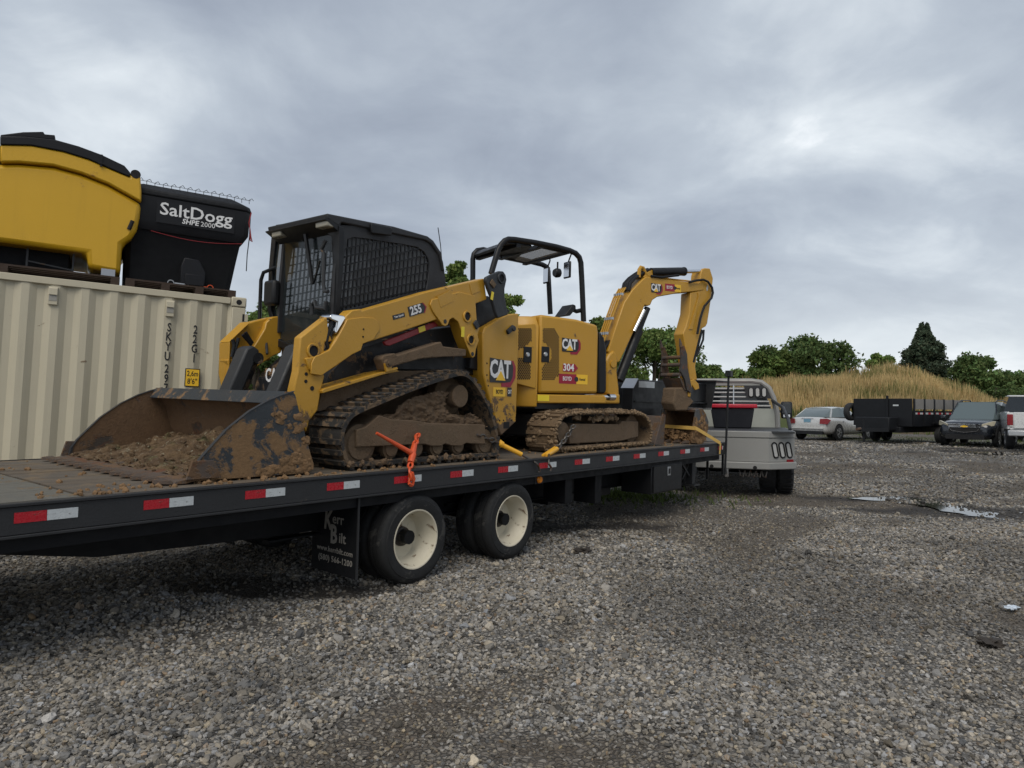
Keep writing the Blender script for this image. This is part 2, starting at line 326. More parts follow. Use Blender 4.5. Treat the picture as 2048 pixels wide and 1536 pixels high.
def ruts(x, y):                                              # compacted tracks, fines and wet mud, all with shapes of their own
    u = (x - TO.x) * TF.X.x + (y - TO.y) * TF.X.y; v = (x - TO.x) * TF.Y.x + (y - TO.y) * TF.Y.y; st = lambda a, b, q: (lambda t: t * t * (3 - 2 * t))(np.clip((q - a) / (b - a), 0, 1))
    w = 0.9 * vnoise(x + 90, y + 90, 3.3, 71) + 0.3 * vnoise(x + 90, y + 90, .8, 74); streak = st(.55, .80, vnoise(u * .16 + 40, v + w + 40, .62, 72)) * st(.3, .6, vnoise(x + 60, y + 60, 2.1, 75))
    dirt = st(.54, .68, .45 * vnoise(x + 70, y + 70, 1.15, 73) + .3 * vnoise(x + 70, y + 70, 3.4, 76) + .25 * vnoise(x + 70, y + 70, .4, 78)); mud = np.zeros_like(x); q = (vnoise(x + 80, y + 80, .55, 77) - .5) * 1.1 + (vnoise(x + 80, y + 80, .2, 79) - .5) * .6
    for c, rx, ry in SPOTS: mud = np.maximum(mud, 1 - st(.6, .95, np.sqrt(((x - c.x) / rx) ** 2 + ((y - c.y) / ry) ** 2) + q))
    return np.clip(np.maximum(streak * .8, dirt), 0, 1), mud
gz = gz + bumpy(GX, GY); RUT, MUDM = ruts(GX, GY); gz = gz - 0.018 * RUT * np.clip((40 - GY) / 10, 0, 1)
ny, nx = GX.shape; ii = np.arange(ny * nx).reshape(ny, nx)
gme = bpy.data.meshes.new('gravel_yard'); gme.from_pydata(np.stack([GX.ravel(), GY.ravel(), gz.ravel()], 1).tolist(), [], np.stack([ii[:-1, :-1], ii[:-1, 1:], ii[1:, 1:], ii[1:, :-1]], -1).reshape(-1, 4).tolist())
ga = gme.color_attributes.new('ruts', 'FLOAT_COLOR', 'POINT'); ga.data.foreach_set('color', np.stack([RUT.ravel(), MUDM.ravel(), 0 * RUT.ravel(), 0 * RUT.ravel() + 1], 1).astype(np.float32).ravel())
gme.polygons.foreach_set('use_smooth', [True] * len(gme.polygons))
m_grav, nt, b = mk('gravel_ground'); N = NT(nt); P = N.n('ShaderNodeNewGeometry').outputs['Position']
def vor(scale, out='Color', feat='F1'):
    q = N.n('ShaderNodeTexVoronoi', feature=feat); N.l(P, q.inputs['Vector']); q.inputs['Scale'].default_value = scale; return q.outputs[out]
def ramp(v, stops):
    q = N.n('ShaderNodeValToRGB'); N.l(v, q.inputs[0]); el = q.color_ramp.elements
    el[0].position, el[0].color = stops[0][0], c4(stops[0][1]); el[1].position, el[1].color = stops[-1][0], c4(stops[-1][1])
    for p_, c_ in stops[1:-1]: w = el.new(p_); w.color = c4(c_)
    return q.outputs[0]
sep = N.n('ShaderNodeSeparateColor'); N.l(vor(34), sep.inputs[0])
stone = ramp(sep.outputs[0], [(0, (0.075, 0.070, 0.063)), (0.3, (0.17, 0.158, 0.140)), (0.65, (0.27, 0.252, 0.225)), (0.9, (0.37, 0.348, 0.312)), (1, (0.56, 0.53, 0.48))])
dist = vor(34, 'Distance', 'DISTANCE_TO_EDGE'); stone = N.mix(N.mrange(dist, 0.0, 0.10, 0.75, 0.0), stone, (0.045, 0.042, 0.038, 1))
grit = N.mix(N.noise(P, 120, 4, 0.8), (0.085, 0.075, 0.062, 1), (0.20, 0.185, 0.16, 1))
patch = N.noise(P, 0.55, 6, 0.6, 0.3); base = N.mix(N.mrange(patch, 0.52, 0.66, 0, 0.62), stone, grit)
wet = N.noise(N.scalev(P, (0.5, 1.6, 1)), 0.5, 7, 0.62, 0.6); wf = N.mrange(wet, 0.60, 0.70)
base = N.mix(N.math('MULTIPLY', wf, 0.72), base, (0.040, 0.031, 0.024, 1))
sxy = N.n('ShaderNodeSeparateXYZ'); N.l(P, sxy.inputs[0])
fargrit = N.noise(N.scalev(P, (3.2, 1.1, 1)), 1.0, 9, 0.78); base = N.mix(N.math('MULTIPLY', N.mrange(sxy.outputs[1], 12, 26), N.mrange(fargrit, 0.38, 0.62, 0.75, 0.0)), base, (0.10, 0.092, 0.080, 1))
ra = N.n('ShaderNodeAttribute', attribute_name='ruts'); rsep = N.n('ShaderNodeSeparateColor'); N.l(ra.outputs['Color'], rsep.inputs[0]); fines = N.mix(N.noise(P, 60, 5, 0.8), (0.058, 0.043, 0.029, 1), (0.165, 0.132, 0.095, 1))
base = N.mix(N.math('MULTIPLY', rsep.outputs[0], 0.85), base, fines); base = N.mix(N.math('MULTIPLY', rsep.outputs[1], 0.9), base, (0.028, 0.022, 0.017, 1))
def mudspot(px_, py_, rx, ry, amt):
    global base
    g = gpix(px_, py_); dx = N.math('DIVIDE', N.math('SUBTRACT', sxy.outputs[0], g.x), rx); dy = N.math('DIVIDE', N.math('SUBTRACT', sxy.outputs[1], g.y), ry)
    d = N.math('SQRT', N.math('ADD', N.math('MULTIPLY', dx, dx), N.math('MULTIPLY', dy, dy))); d = N.math('ADD', d, N.math('MULTIPLY', N.math('SUBTRACT', N.noise(N.scalev(P, (1, 2.2, 1)), 1.6, 7, 0.65), 0.5), 2.2))
    f = N.mrange(d, 0.65, 0.95, amt, 0.0); base = N.mix(f, base, (0.030, 0.025, 0.021, 1)); return f
for a in ((330, 1250, .9, .4, .4), (1500, 1240, .9, .35, .35)): mudspot(*a)
# worn green weeds along the parked row
gy1 = N.mrange(sxy.outputs[1], 25.5, 27.5); gy2 = N.mrange(sxy.outputs[1], 34, 37, 1, 0); gx1 = N.mrange(sxy.outputs[0], 13.5, 16.5)
gf = N.math('MULTIPLY', N.math('MULTIPLY', gy1, gy2), N.math('MULTIPLY', gx1, N.mrange(N.noise(P, 0.9, 6, 0.65), 0.40, 0.56)))
base = N.mix(N.math('MULTIPLY', gf, 0.8), base, (0.085, 0.095, 0.030, 1))
fr = N.mrange(sxy.outputs[1], 42, 60); base = N.mix(fr, base, (0.09, 0.10, 0.035, 1))
N.l(base, b.inputs['Base Color']); N.set(b.inputs['Roughness'], N.mrange(wf, 0, 1, 0.85, 0.38))
bp = N.n('ShaderNodeBump'); bp.inputs['Strength'].default_value = 1.0; bp.inputs['Distance'].default_value = 0.02
hgt = N.math('ADD', N.math('MULTIPLY', N.mrange(dist, 0, 0.22), N.math('ADD', sep.outputs[1], 0.4)), N.math('MULTIPLY', N.noise(P, 90, 4, 0.7), 0.4)); N.l(hgt, bp.inputs['Height']); N.l(bp.outputs[0], b.inputs['Normal'])
mkobj('gravel_yard', gme, m_grav, kind='structure')
# loose stones: one scattered mass
rs = np.random.RandomState(3); PX, PY = [], []
for d0, d1, dens in ((1.9, 4.2, 2500), (4.2, 6.5, 1900), (6.5, 9.5, 1150), (9.5, 14.0, 560), (14.0, 19.0, 260), (19.0, 30.0, 80)):
    n = int(0.80 * (d1 * d1 - d0 * d0) * dens * 1.12); y = np.sqrt(rs.uniform(d0 * d0, d1 * d1, n)); x = (rs.rand(n) * 2 - 1) * 0.80 * y; PX.append(x); PY.append(y)
PX, PY = np.concatenate(PX), np.concatenate(PY)
cl = vnoise(PX, PY, 0.8, 11) * 0.6 + vnoise(PX, PY, 0.33, 12) * 0.4; rt, md_ = ruts(PX, PY); keep = rs.rand(len(PX)) < np.clip(1.75 * cl + 0.05, 0.15, 1) * (1 - .62 * rt) * (1 - .8 * md_); PX, PY, cl, rt, md_ = PX[keep], PY[keep], cl[keep], rt[keep], md_[keep]
n = len(PX); far = np.clip((PY - 4) / 10, 0, 2.2); sc = (0.0085 + 0.0078 * rs.rand(n) ** 2.0) * (1 + 0.55 * far) * (1 + 0.5 * (vnoise(PX, PY, 1.7, 5) - 0.5)) * (1 - .3 * rt); sc[rs.rand(n) < 0.012] *= 1.9
PZ = zgn(PX, PY) + bumpy(PX, PY) - 0.018 * rt + sc * rs.uniform(0.0, 0.65, n)
rot = rs.rand(n, 3) * 6.28; scl = np.stack([sc * rs.uniform(0.8, 1.35, n), sc * rs.uniform(0.75, 1.1, n), sc * rs.uniform(0.5, 0.85, n)], 1); rot[:, 0] = rs.normal(0, 0.4, n); rot[:, 1] = rs.normal(0, 0.4, n)
val = np.clip(rs.normal(0.215, 0.095, n), 0.035, 0.60); val *= 1 - 0.38 * np.clip((vnoise(PX, PY, 1.3, 21) * 0.7 + vnoise(PX, PY, 0.5, 22) * 0.3 - 0.52) * 5, 0, 1)
warm = rs.normal(0.0, 0.05, n) + 0.085; val *= (1 - .30 * rt) * (1 - .6 * md_); warm += .05 * rt; tint = np.stack([val * (1 + warm), val, val * (1 - 1.5 * warm), np.ones(n)], 1); br = rs.rand(n) < 0.035; tint[br, :3] *= np.array([0.95, 0.78, 0.62])
sme = bpy.data.meshes.new('loose_gravel'); sme.from_pydata(np.stack([PX, PY, PZ], 1).tolist(), [], [])
for nm, tp, ar in (('rot', 'FLOAT_VECTOR', rot), ('scl', 'FLOAT_VECTOR', scl), ('tint', 'FLOAT_COLOR', tint)):
    a = sme.attributes.new(nm, tp, 'POINT'); a.data.foreach_set('vector' if tp == 'FLOAT_VECTOR' else 'color', ar.astype(np.float32).ravel())
a = sme.attributes.new('vi', 'INT', 'POINT'); a.data.foreach_set('value', rs.randint(0, 6, n).astype(np.int32))
m_stone, nt, b = mk('stone'); N = NT(nt); at = N.n('ShaderNodeAttribute', attribute_type='INSTANCER', attribute_name='tint'); tco = N.n('ShaderNodeTexCoord').outputs['Object']
N.l(N.mix(N.noise(tco, 2.5, 4, 0.7), at.outputs['Color'], (0.10, 0.095, 0.088, 1)), b.inputs['Base Color']); nt.nodes[-1].inputs if False else None
b.inputs['Roughness'].default_value = 0.82
for q in nt.nodes:
    if q.bl_idname == 'ShaderNodeMix':
        for l in list(q.inputs[0].links): src = l.from_socket; nt.links.remove(l); N.set(q.inputs[0], N.mrange(src, 0.4, 0.75, 0, 0.55)); break
so_ = mkobj('loose_gravel', sme, m_stone, kind='stuff'); so_['label'] = 'loose grey and brown crushed stones covering the yard'; so_['category'] = 'gravel'
ng = bpy.data.node_groups.new('gravel', 'GeometryNodeTree'); ng.interface.new_socket('Geometry', in_out='INPUT', socket_type='NodeSocketGeometry'); ng.interface.new_socket('Geometry', in_out='OUTPUT', socket_type='NodeSocketGeometry')
gi, go = ng.nodes.new('NodeGroupInput'), ng.nodes.new('NodeGroupOutput'); g2i = ng.nodes.new('GeometryNodeGeometryToInstance')
for k in range(6):
    ic = ng.nodes.new('GeometryNodeMeshIcoSphere'); ic.inputs['Radius'].default_value = 1.0; ic.inputs['Subdivisions'].default_value = 2
    ps = ng.nodes.new('GeometryNodeInputPosition'); vm = ng.nodes.new('ShaderNodeVectorMath'); vm.operation = 'ADD'; vm.inputs[1].default_value = (k * 5.3, k * 2.1, k * 9.7); ng.links.new(ps.outputs[0], vm.inputs[0])
    vo = ng.nodes.new('ShaderNodeTexVoronoi'); vo.inputs['Scale'].default_value = 0.9; ng.links.new(vm.outputs[0], vo.inputs['Vector'])
    vs2 = ng.nodes.new('ShaderNodeVectorMath'); vs2.operation = 'SUBTRACT'; ng.links.new(vo.outputs['Color'], vs2.inputs[0]); vs2.inputs[1].default_value = (0.5, 0.5, 0.5)
    vs3 = ng.nodes.new('ShaderNodeVectorMath'); vs3.operation = 'SCALE'; vs3.inputs['Scale'].default_value = 0.75; ng.links.new(vs2.outputs[0], vs3.inputs[0])
    sp_ = ng.nodes.new('GeometryNodeSetPosition'); ng.links.new(ic.outputs[0], sp_.inputs[0]); ng.links.new(vs3.outputs[0], sp_.inputs['Offset'])
    sm = ng.nodes.new('GeometryNodeSetMaterial'); sm.inputs['Material'].default_value = m_stone; ng.links.new(sp_.outputs[0], sm.inputs[0]); ng.links.new(sm.outputs[0], g2i.inputs[0])
iop = ng.nodes.new('GeometryNodeInstanceOnPoints'); iop.inputs['Pick Instance'].default_value = True; ng.links.new(gi.outputs[0], iop.inputs['Points']); ng.links.new(g2i.outputs[0], iop.inputs['Instance'])
for nm, tp, s_ in (('vi', 'INT', 'Instance Index'), ('rot', 'FLOAT_VECTOR', 'Rotation'), ('scl', 'FLOAT_VECTOR', 'Scale')):
    na = ng.nodes.new('GeometryNodeInputNamedAttribute'); na.data_type = tp; na.inputs[0].default_value = nm; ng.links.new(na.outputs[0], iop.inputs[s_])
ng.links.new(iop.outputs[0], go.inputs[0]); md = so_.modifiers.new('gravel', 'NODES'); md.node_group = ng
# puddles
m_water, nt, b = mk('puddle_water'); b.inputs['Base Color'].default_value = (0.035, 0.031, 0.026, 1); b.inputs['Roughness'].default_value = 0.04
def puddle(pts, nm, seed):
    c = [gpix(*q) for q in pts]; k = len(c); out = []; R = random.Random(seed)
    for i in range(k):
        a_, b_ = c[i], c[(i + 1) % k]
        for j in range(5): out.append(a_.lerp(b_, j / 5) + Vector((R.gauss(0, 0.05), R.gauss(0, 0.07), 0)))
    zz = np.mean([float(zgn(q.x, q.y) + bumpy(np.array(q.x), np.array(q.y))) for q in out]) + 0.006
    return mkobj(nm, MB().add([(q.x, q.y, zz) for q in out], [tuple(range(len(out)))]), m_water, kind='structure')
puddle([(1690, 997), (1790, 992), (1860, 1001), (1950, 1016), (2048, 1026), (2130, 1036), (2140, 1048), (2000, 1040), (1930, 1030), (1850, 1012), (1770, 1003)], 'puddle', 1)
puddle([(1900, 912), (1980, 906), (2090, 905), (2120, 914), (1990, 917)], 'puddle', 2)
# ================================================================== TRAILER
tr = thing('flatbed_trailer', 'long black gooseneck flatbed trailer carrying the two yellow machines', 'trailer', TF)
DK = 0.965; X0, X1, WID = -5.4, 6.62, 2.46
rail = MB().box(X0, X1, 0.0, 0.016, 0.800, 0.948).box(X0, X1, -0.012, 0.05, 0.949, 0.968).box(X0, X1, -0.008, 0.055, 0.782, 0.799)
side = mkobj('rub_rail', rail, m_tsteel, tr, bevel=0.004)
mkobj('lower_side_channel', MB().box(X0, X1, 0.056, 0.085, 0.70, 0.93), m_tdark, tr)
mkobj('rub_rail', MB().box(X0, X1, WID - 0.016, WID, 0.80, 0.968), m_tsteel, tr)
mkobj('front_rail', MB().box(X1, X1 + 0.10, -0.006, WID + 0.006, 0.79, 0.972), m_tsteel, tr, bevel=0.006)
tr_r = MB().box(0, 0.150, -0.003, -0.0005, 0.862, 0.918).mesh('reflective_tape'); tr_w = MB().box(0.152, 0.302, -0.003, -0.0005, 0.862, 0.918).mesh('reflective_tape_white'); tr_r.materials.append(m_red); tr_w.materials.append(m_wht)
for k in range(15):
    u = -2.725 + 0.6545 * k
    mkobj('reflective_tape', tr_r, None, tr, (u, 0, 0), label='red reflective tape'); mkobj('reflective_tape', tr_w, None, tr, (u, 0, 0), label='white reflective tape')
m_wood, nt, b = mk('deck_planks'); N = NT(nt); t = N.n('ShaderNodeTexCoord').outputs['Object']; ob = N.n('ShaderNodeObjectInfo').outputs['Random']
gr = N.noise(N.scalev(t, (1.2, 40, 8)), 1.0, 6, 0.7, 0.6); c = N.mix(N.mrange(gr, 0.35, 0.7), (0.165, 0.132, 0.095, 1), (0.062, 0.047, 0.034, 1)); c = N.mix(N.math('MULTIPLY', ob, 0.5), c, (0.10, 0.095, 0.085, 1))
wp = N.n('ShaderNodeNewGeometry').outputs['Position']; df = N.mrange(N.noise(wp, 2.6, 8, 0.68, 0.5), 0.50, 0.62); c = N.mix(N.math('MULTIPLY', df, 0.8), c, (0.175, 0.125, 0.072, 1))
N.l(c, b.inputs['Base Color']); b.inputs['Roughness'].default_value = 0.75; bp = N.n('ShaderNodeBump'); bp.inputs['Distance'].default_value = 0.006; N.l(gr, bp.inputs['Height']); N.l(bp.outputs[0], b.inputs['Normal'])
m_dove = MAT('dovetail_steel', (0.115, 0.112, 0.098), 0.55, var=0.15, mud=0.34, mudcol=(0.18, 0.13, 0.075), ms=4)
npl = 12; pw = (WID - 0.03 - 0.052) / npl; R = random.Random(5)
for si, (a, c_) in enumerate(((-2.36, 0.86), (0.866, 3.9), (3.906, X1 - 0.004))):
    pm = MB().box(a, c_, 0.003, pw - 0.003, 0.915, 0.0 + DK).mesh('deck_plank'); pm.materials.append(m_wood)
    for k in range(npl): mkobj('deck_plank', pm, None, tr, (0, 0.054 + k * pw, R.uniform(-0.003, 0.002)))
dm = MB().box(X0, -2.39, 0.003, 0.396, 0.915, DK + 0.002).mesh('dovetail_plate'); dm.materials.append(m_dove)
for k in range(6): mkobj('dovetail_plate', dm, None, tr, (0, 0.054 + k * 0.399, 0))
cm = MB().box(0, 0.055, 0.09, WID - 0.03, 0.80, 0.912).mesh('crossmember'); cm.materials.append(m_tdark)
for k in range(28): mkobj('crossmember', cm, None, tr, (X0 + 0.2 + k * 0.425, 0, 0))
for yy in (0.50, 1.86):
    pf = [(-4.3, 0.79), (-3.4, 0.74), (-2.1, 0.50), (-0.9, 0.46), (1.7, 0.44), (6.6, 0.44), (6.6, 0.79)]
    mkobj('main_beam', MB().prism(pf, yy + 0.045, yy + 0.057).box(-0.9, 6.6, yy, yy + 0.10, 0.425, 0.439).box(-2.1, 6.6, yy, yy + 0.10, 0.791, 0.799), m_tdark, tr)
# dual wheels
def tyre_prof(R_, r_, w_):
    s_ = R_ - r_; return [(r_, 0.012), (r_ + 0.03 * s_, 0.004), (r_ + 0.35 * s_, -0.006), (r_ + 0.62 * s_, -0.004), (r_ + 0.66 * s_, 0.002), (r_ + 0.82 * s_, 0.008), (r_ + 0.93 * s_, 0.022), (R_ - 0.004, 0.040),
        (R_, 0.052), (R_, w_ * 0.34), (R_ - 0.010, w_ * 0.35), (R_ - 0.010, w_ * 0.38), (R_, w_ * 0.39), (R_, w_ * 0.61), (R_ - 0.010, w_ * 0.62), (R_ - 0.010, w_ * 0.65), (R_, w_ * 0.66), (R_, w_ - 0.052), (r_ + 0.93 * s_, w_ - 0.022), (r_ + 0.35 * s_, w_ + 0.006), (r_, w_ - 0.012)]
RT, RR, WT_ = 0.378, 0.243, 0.205
ty_me = MB().lathe(tyre_prof(RT, RR, WT_), (0, 0, 0), n=48, cap=False).mesh('tyre', 30)
rimA = MB().lathe([(RR, 0.014), (RR + 0.008, 0.004), (RR + 0.006, -0.001), (RR - 0.004, 0.0), (RR - 0.012, 0.012), (RR - 0.012, 0.03), (RR - 0.024, 0.045), (RR - 0.030, 0.075), (RR - 0.046, 0.095), (RR - 0.050, 0.175), (RR - 0.062, 0.195), (0.135, 0.190), (0.085, 0.188), (0.085, 0.20), (0.2, 0.207), (RR, 0.195)], (0, 0, 0), n=48, cap=False).mesh('rim', 40)
hubA = MB().lathe([(0.0, 0.095), (0.026, 0.095), (0.030, 0.102), (0.032, 0.125), (0.055, 0.13), (0.060, 0.14), (0.062, 0.165), (0.082, 0.17), (0.084, 0.2), (0, 0.2)], (0, 0, 0), n=24, cap=False)
hubA = hubA.mesh('hub', 40); ty_me.materials.append(m_tire); rimA.materials.append(m_rim); hubA.materials.append(m_hub)
AX = [TF.py(832, 1087, 0.02), TF.py(1024, 1047, 0.02)]; AX = [AX[0].x, AX[1].x]
for ax in AX:
    for yb, flip in ((0.015, 1), (0.245, 1), (WID - 0.015, -1), (WID - 0.245, -1)):
        w = mkobj('wheel', None, None, tr, (ax, yb, RT - 0.004)) if False else bpy.data.objects.new('wheel', ty_me)
        COL.objects.link(w); w.parent = tr; w.location = (ax, yb, RT - 0.004 + (0.0)); 
        if flip < 0: w.rotation_euler = (0, 0, math.pi)
        w.name = 'tyre'; q = mkobj('rim', rimA, None, w)
        if yb in (0.015, WID - 0.015): mkobj('hub', hubA, None, w)
    mkobj('axle', MB().cyl((ax, 0.1, RT), (ax, WID - 0.1, RT), 0.06, n=12).box(ax - 0.05, ax + 0.05, 0.47, 0.60, 0.40, 0.52).box(ax - 0.42, ax + 0.42, 0.50, 0.56, 0.50, 0.53), m_tdark, tr)
mkobj('spring_hanger', MB().prism([((AX[0] + AX[1]) / 2 - 0.15, 0.72), ((AX[0] + AX[1]) / 2 + 0.15, 0.72), ((AX[0] + AX[1]) / 2 + 0.05, 0.42), ((AX[0] + AX[1]) / 2 - 0.05, 0.42)], 0.49, 0.57), m_tdark, tr)
# mud flap with faded print
q = TF.py(714, 1060, 0.05); xf = q.x
for yy in (0.05, WID - 0.62):
    fl = mkobj('mud_flap', MB().box(xf, xf + 0.010, yy, yy + 0.57, 0.14, 0.775), m_tdark, tr)
    mkobj('flap_edge_strip', MB().box(xf - 0.004, xf + 0.013, yy - 0.012, yy - 0.001, 0.14, 0.775), m_tsteel, fl)
    if yy < 1:
        K = dict(X=(0, -1, 0), Y=(0, 0, 1)); L = lambda s_, sz, y_, z_, **k: put_text(s_, sz, (xf - 0.002, y_, z_), m_gtxt, fl, **K, **k)
        L('K', 0.225, 0.415, 0.555, bold=0.03, sx_=0.7, shear=0.12); L('err', 0.115, 0.285, 0.575, bold=0.01); L('B', 0.205, 0.335, 0.445, bold=0.03, sx_=0.75); L('ilt', 0.115, 0.225, 0.43, bold=0.01)
        L('www.kerrbilt.com', 0.062, 0.32, 0.325, bold=0.006); L('(580) 566-1200', 0.066, 0.31, 0.25, bold=0.012, sp_=1.05)
# toolbox, legs, lamp
q0, q1 = TF.py(1307, 930, 0.03), TF.py(1364, 985, 0.03)
tb = mkobj('tool_box', MB().box(q0.x - 0.01, q1.x + 0.02, 0.05, 0.50, 0.36, 0.74), m_blk, tr, bevel=0.008)
mkobj('tool_box_door', MB().box(q0.x + 0.025, q1.x - 0.012, 0.032, 0.049, 0.375, 0.725), m_blk, tb, bevel=0.006)
qc = TF.py(1338, 942, 0.03); mkobj('latch', MB().box(qc.x - 0.045, qc.x + 0.045, 0.024, 0.0315, qc.z - 0.06, qc.z + 0.06), m_alu, tb, bevel=0.004); mkobj('latch_handle', MB().box(qc.x - 0.022, qc.x + 0.022, 0.018, 0.0235, qc.z - 0.035, qc.z + 0.035), m_blk, tb)
mkobj('tool_box', MB().box(2.75, q0.x - 0.25, 0.52, 0.9, 0.34, 0.43), m_blk, tr)
ql = TF.py(1388, 950, 0.18)
for yy in (0.18, WID - 0.28):
    lg = mkobj('landing_leg', MB().box(ql.x - 0.06, ql.x + 0.06, yy, yy + 0.10, 0.36, 0.93), m_tsteel, tr, bevel=0.006)
    mkobj('leg_foot', MB().box(ql.x - 0.11, ql.x + 0.11, yy - 0.05, yy + 0.15, 0.335, 0.359), m_tsteel, lg); mkobj('leg_brace', MB().bar((ql.x - 0.45, yy + 0.05, 0.78), (ql.x - 0.07, yy + 0.05, 0.48), 0.03, 0.03).bar((ql.x - 0.30, yy + 0.05, 0.45), (ql.x - 0.05, yy + 0.05, 0.70), 0.02, 0.02), m_tsteel, lg)
qd = TF.py(1197, 960, 0.12)
for dx in (0.0, 0.62):
    mkobj('drop_bracket', MB().box(qd.x - 0.07 - dx, qd.x + 0.07 - dx, 0.12, 0.42, 0.42 if dx else 0.36, 0.80), m_tdark, tr, bevel=0.005)
qa = TF.py(1078, 959, 0.05)
mk_l = mkobj('marker_lamp', MB().box(qa.x - 0.075, qa.x + 0.075, 0.048, 0.0555, qa.z - 0.045, qa.z + 0.05), m_blk, tr, bevel=0.004); mkobj('lens', MB().lathe([(0.0, -0.022), (0.03, -0.02), (0.040, -0.006), (0.040, 0.006)], (qa.x, 0.046, qa.z), n=20, cap=False), m_amb, mk_l)
# gooseneck
GY0 = 0.80; g0 = TF.py(1266, 790, GY0); gx0 = g0.x; ztop = TF.py(1290, 760, GY0).z
for yy in (GY0, 1.46):
    pf = [(gx0, 0.80), (gx0, ztop - 0.14), (gx0 + 0.13, ztop), (gx0 + 2.6, ztop + 0.01), (gx0 + 2.6, ztop - 0.30), (gx0 + 1.15, ztop - 0.34), (gx0 + 0.62, 1.15), (gx0 + 0.56, 0.80)]
    gk = mkobj('gooseneck_beam', MB().prism(pf, yy, yy + 0.19), m_blk, tr, bevel=0.01)
    mkobj('beam_flange', MB().box(gx0 + 0.02, gx0 + 2.6, yy - 0.03, yy - 0.001, ztop - 0.335, ztop - 0.310), m_blk, gk)
    mkobj('bevel_sheen', MB().ext([(gx0 - 0.004, yy - 0.01, ztop - 0.136), (gx0 + 0.128, yy - 0.01, ztop + 0.004), (gx0 + 0.128, yy - 0.01, ztop + 0.016), (gx0 - 0.014, yy - 0.01, ztop - 0.13)], (0, 0.21, 0)), m_alu, gk)  # light strip stands in for the sheen on the black beam's bevel
    if yy < 1: mkobj('neck_plate', MB().box(gx0 + 0.16, gx0 + 0.66, yy - 0.004, yy - 0.0008, ztop - 0.115, ztop - 0.02), m_alu, gk)
cxx = gx0 + 2.62
cpl = mkobj('coupler_box', MB().prismx([(0.62, ztop + 0.05), (1.66, ztop + 0.05), (1.60, ztop - 0.42), (0.70, ztop - 0.42)], cxx - 0.05, cxx - 0.02).box(cxx - 0.10, cxx + 0.4, 0.60, 1.68, ztop + 0.052, ztop + 0.075), m_tsteel, tr, bevel=0.004)
mkobj('coupler_lip', MB().box(cxx - 0.075, cxx - 0.051, 0.69, 1.61, ztop - 0.44, ztop - 0.41), m_alu, cpl)
for yy in (0.85, 1.40): mkobj('safety_chain', MB().box(cxx - 0.04, cxx - 0.01, yy, yy + 0.03, 1.15, ztop - 0.42), m_chain, tr)
mkobj('coupler_tube', MB().cyl((cxx + 0.1, 1.15, ztop - 0.3), (cxx + 0.1, 1.15, 1.16), 0.09), m_tdark, tr)
# work lamp on a pole at the front corner
pb, pt = TF.py(1443, 950, -0.03), TF.py(1450, 752, -0.03); pb.x = X1 + 0.03; pt.x = X1 + 0.09
pole = mkobj('lamp_pole', MB().cyl(pb, pt, 0.017, n=10), m_blk, tr)
mkobj('work_lamp', MB().box(pt.x - 0.05, pt.x + 0.05, pt.y - 0.05, pt.y + 0.04, pt.z - 0.01, pt.z + 0.09), m_blk, pole, bevel=0.008); mkobj('lamp_lens', MB().box(pt.x - 0.055, pt.x - 0.051, pt.y - 0.04, pt.y + 0.03, pt.z + 0.0, pt.z + 0.08), m_glass, pole)
for yy, zz in ((0.30, 0.36), (0.05, 0.46)): mkobj('drop_bar', MB().bar((X1 + 0.13, yy, 0.90), (X1 + 0.13, yy, zz), 0.03, 0.03), m_blk, tr)
# ================================================================== CONTAINER AND WHAT STANDS ON IT
P = CAM + ray(493, 597) * 8.75
CF = heading(P, 60, -0.035, 0.018); CF.O = CF.O - CF.Z * 2.59
m_cont = MAT('cream_container', (0.50, 0.455, 0.340), 0.55, var=0.07, vs_=1.2, streak=0.16, mud=0.10, mudcol=(0.22, 0.15, 0.09), ms=5)
m_contg = MAT('vent_grey', (0.30, 0.29, 0.26), 0.6)
m_rustw = MAT('weathered_pallet_wood', (0.045, 0.028, 0.019), 0.85, var=0.3, vs_=7, bump=0.4)
ct = thing('shipping_container', 'cream corrugated shipping container standing behind the trailer', 'container', CF)
CL, CW, CH = 6.06, 2.44, 2.59
def corr(x0, x1, dep):
    pts, x = [], x0
    while x < x1 - 0.02:
        for dx, d in ((0, 0), (0.070, 0), (0.138, dep), (0.208, dep)):
            if x + dx <= x1: pts.append((x + dx, d))
        x += 0.278
    pts.append((x1, 0)); return pts
prof = corr(-CL + 0.16, -0.16, 0.036); mb = MB()
mb.loft([[(a, 0.012 + d, 0.15) for a, d in prof], [(a, 0.012 + d, CH - 0.085) for a, d in prof]], cap=False, closed=False)
mkobj('corrugated_side', mb.mesh('corrugated_side', 20), m_cont, ct)
mkobj('corrugated_side', MB().box(-CL + 0.1, -0.1, CW - 0.05, CW - 0.01, 0.12, CH - 0.06), m_cont, ct)
for yy in (0, CW - 0.06): mkobj('top_rail', MB().box(-CL + 0.178, -0.178, yy, yy + 0.06, CH - 0.088, CH - 0.012), m_cont, ct, bevel=0.006); mkobj('bottom_rail', MB().box(-CL + 0.178, -0.178, yy, yy + 0.06, 0.0, 0.155), m_cont, ct, bevel=0.006)
mkobj('roof_panel', MB().box(-CL + 0.1, -0.1, 0.061, CW - 0.061, CH - 0.05, CH - 0.022), m_cont, ct)
mkobj('end_wall', MB().box(-CL + 0.02, -CL + 0.06, 0.17, CW - 0.17, 0.0, CH - 0.02), m_cont, ct)
dr = mkobj('door', MB().box(-0.06, -0.02, 0.17, CW - 0.17, 0.12, CH - 0.05), m_cont, ct)
for k in range(4): mkobj('lock_rod', MB().cyl((0.01, 0.45 + k * 0.5, 0.15), (0.01, 0.45 + k * 0.5, CH - 0.1), 0.017), m_alu, dr)
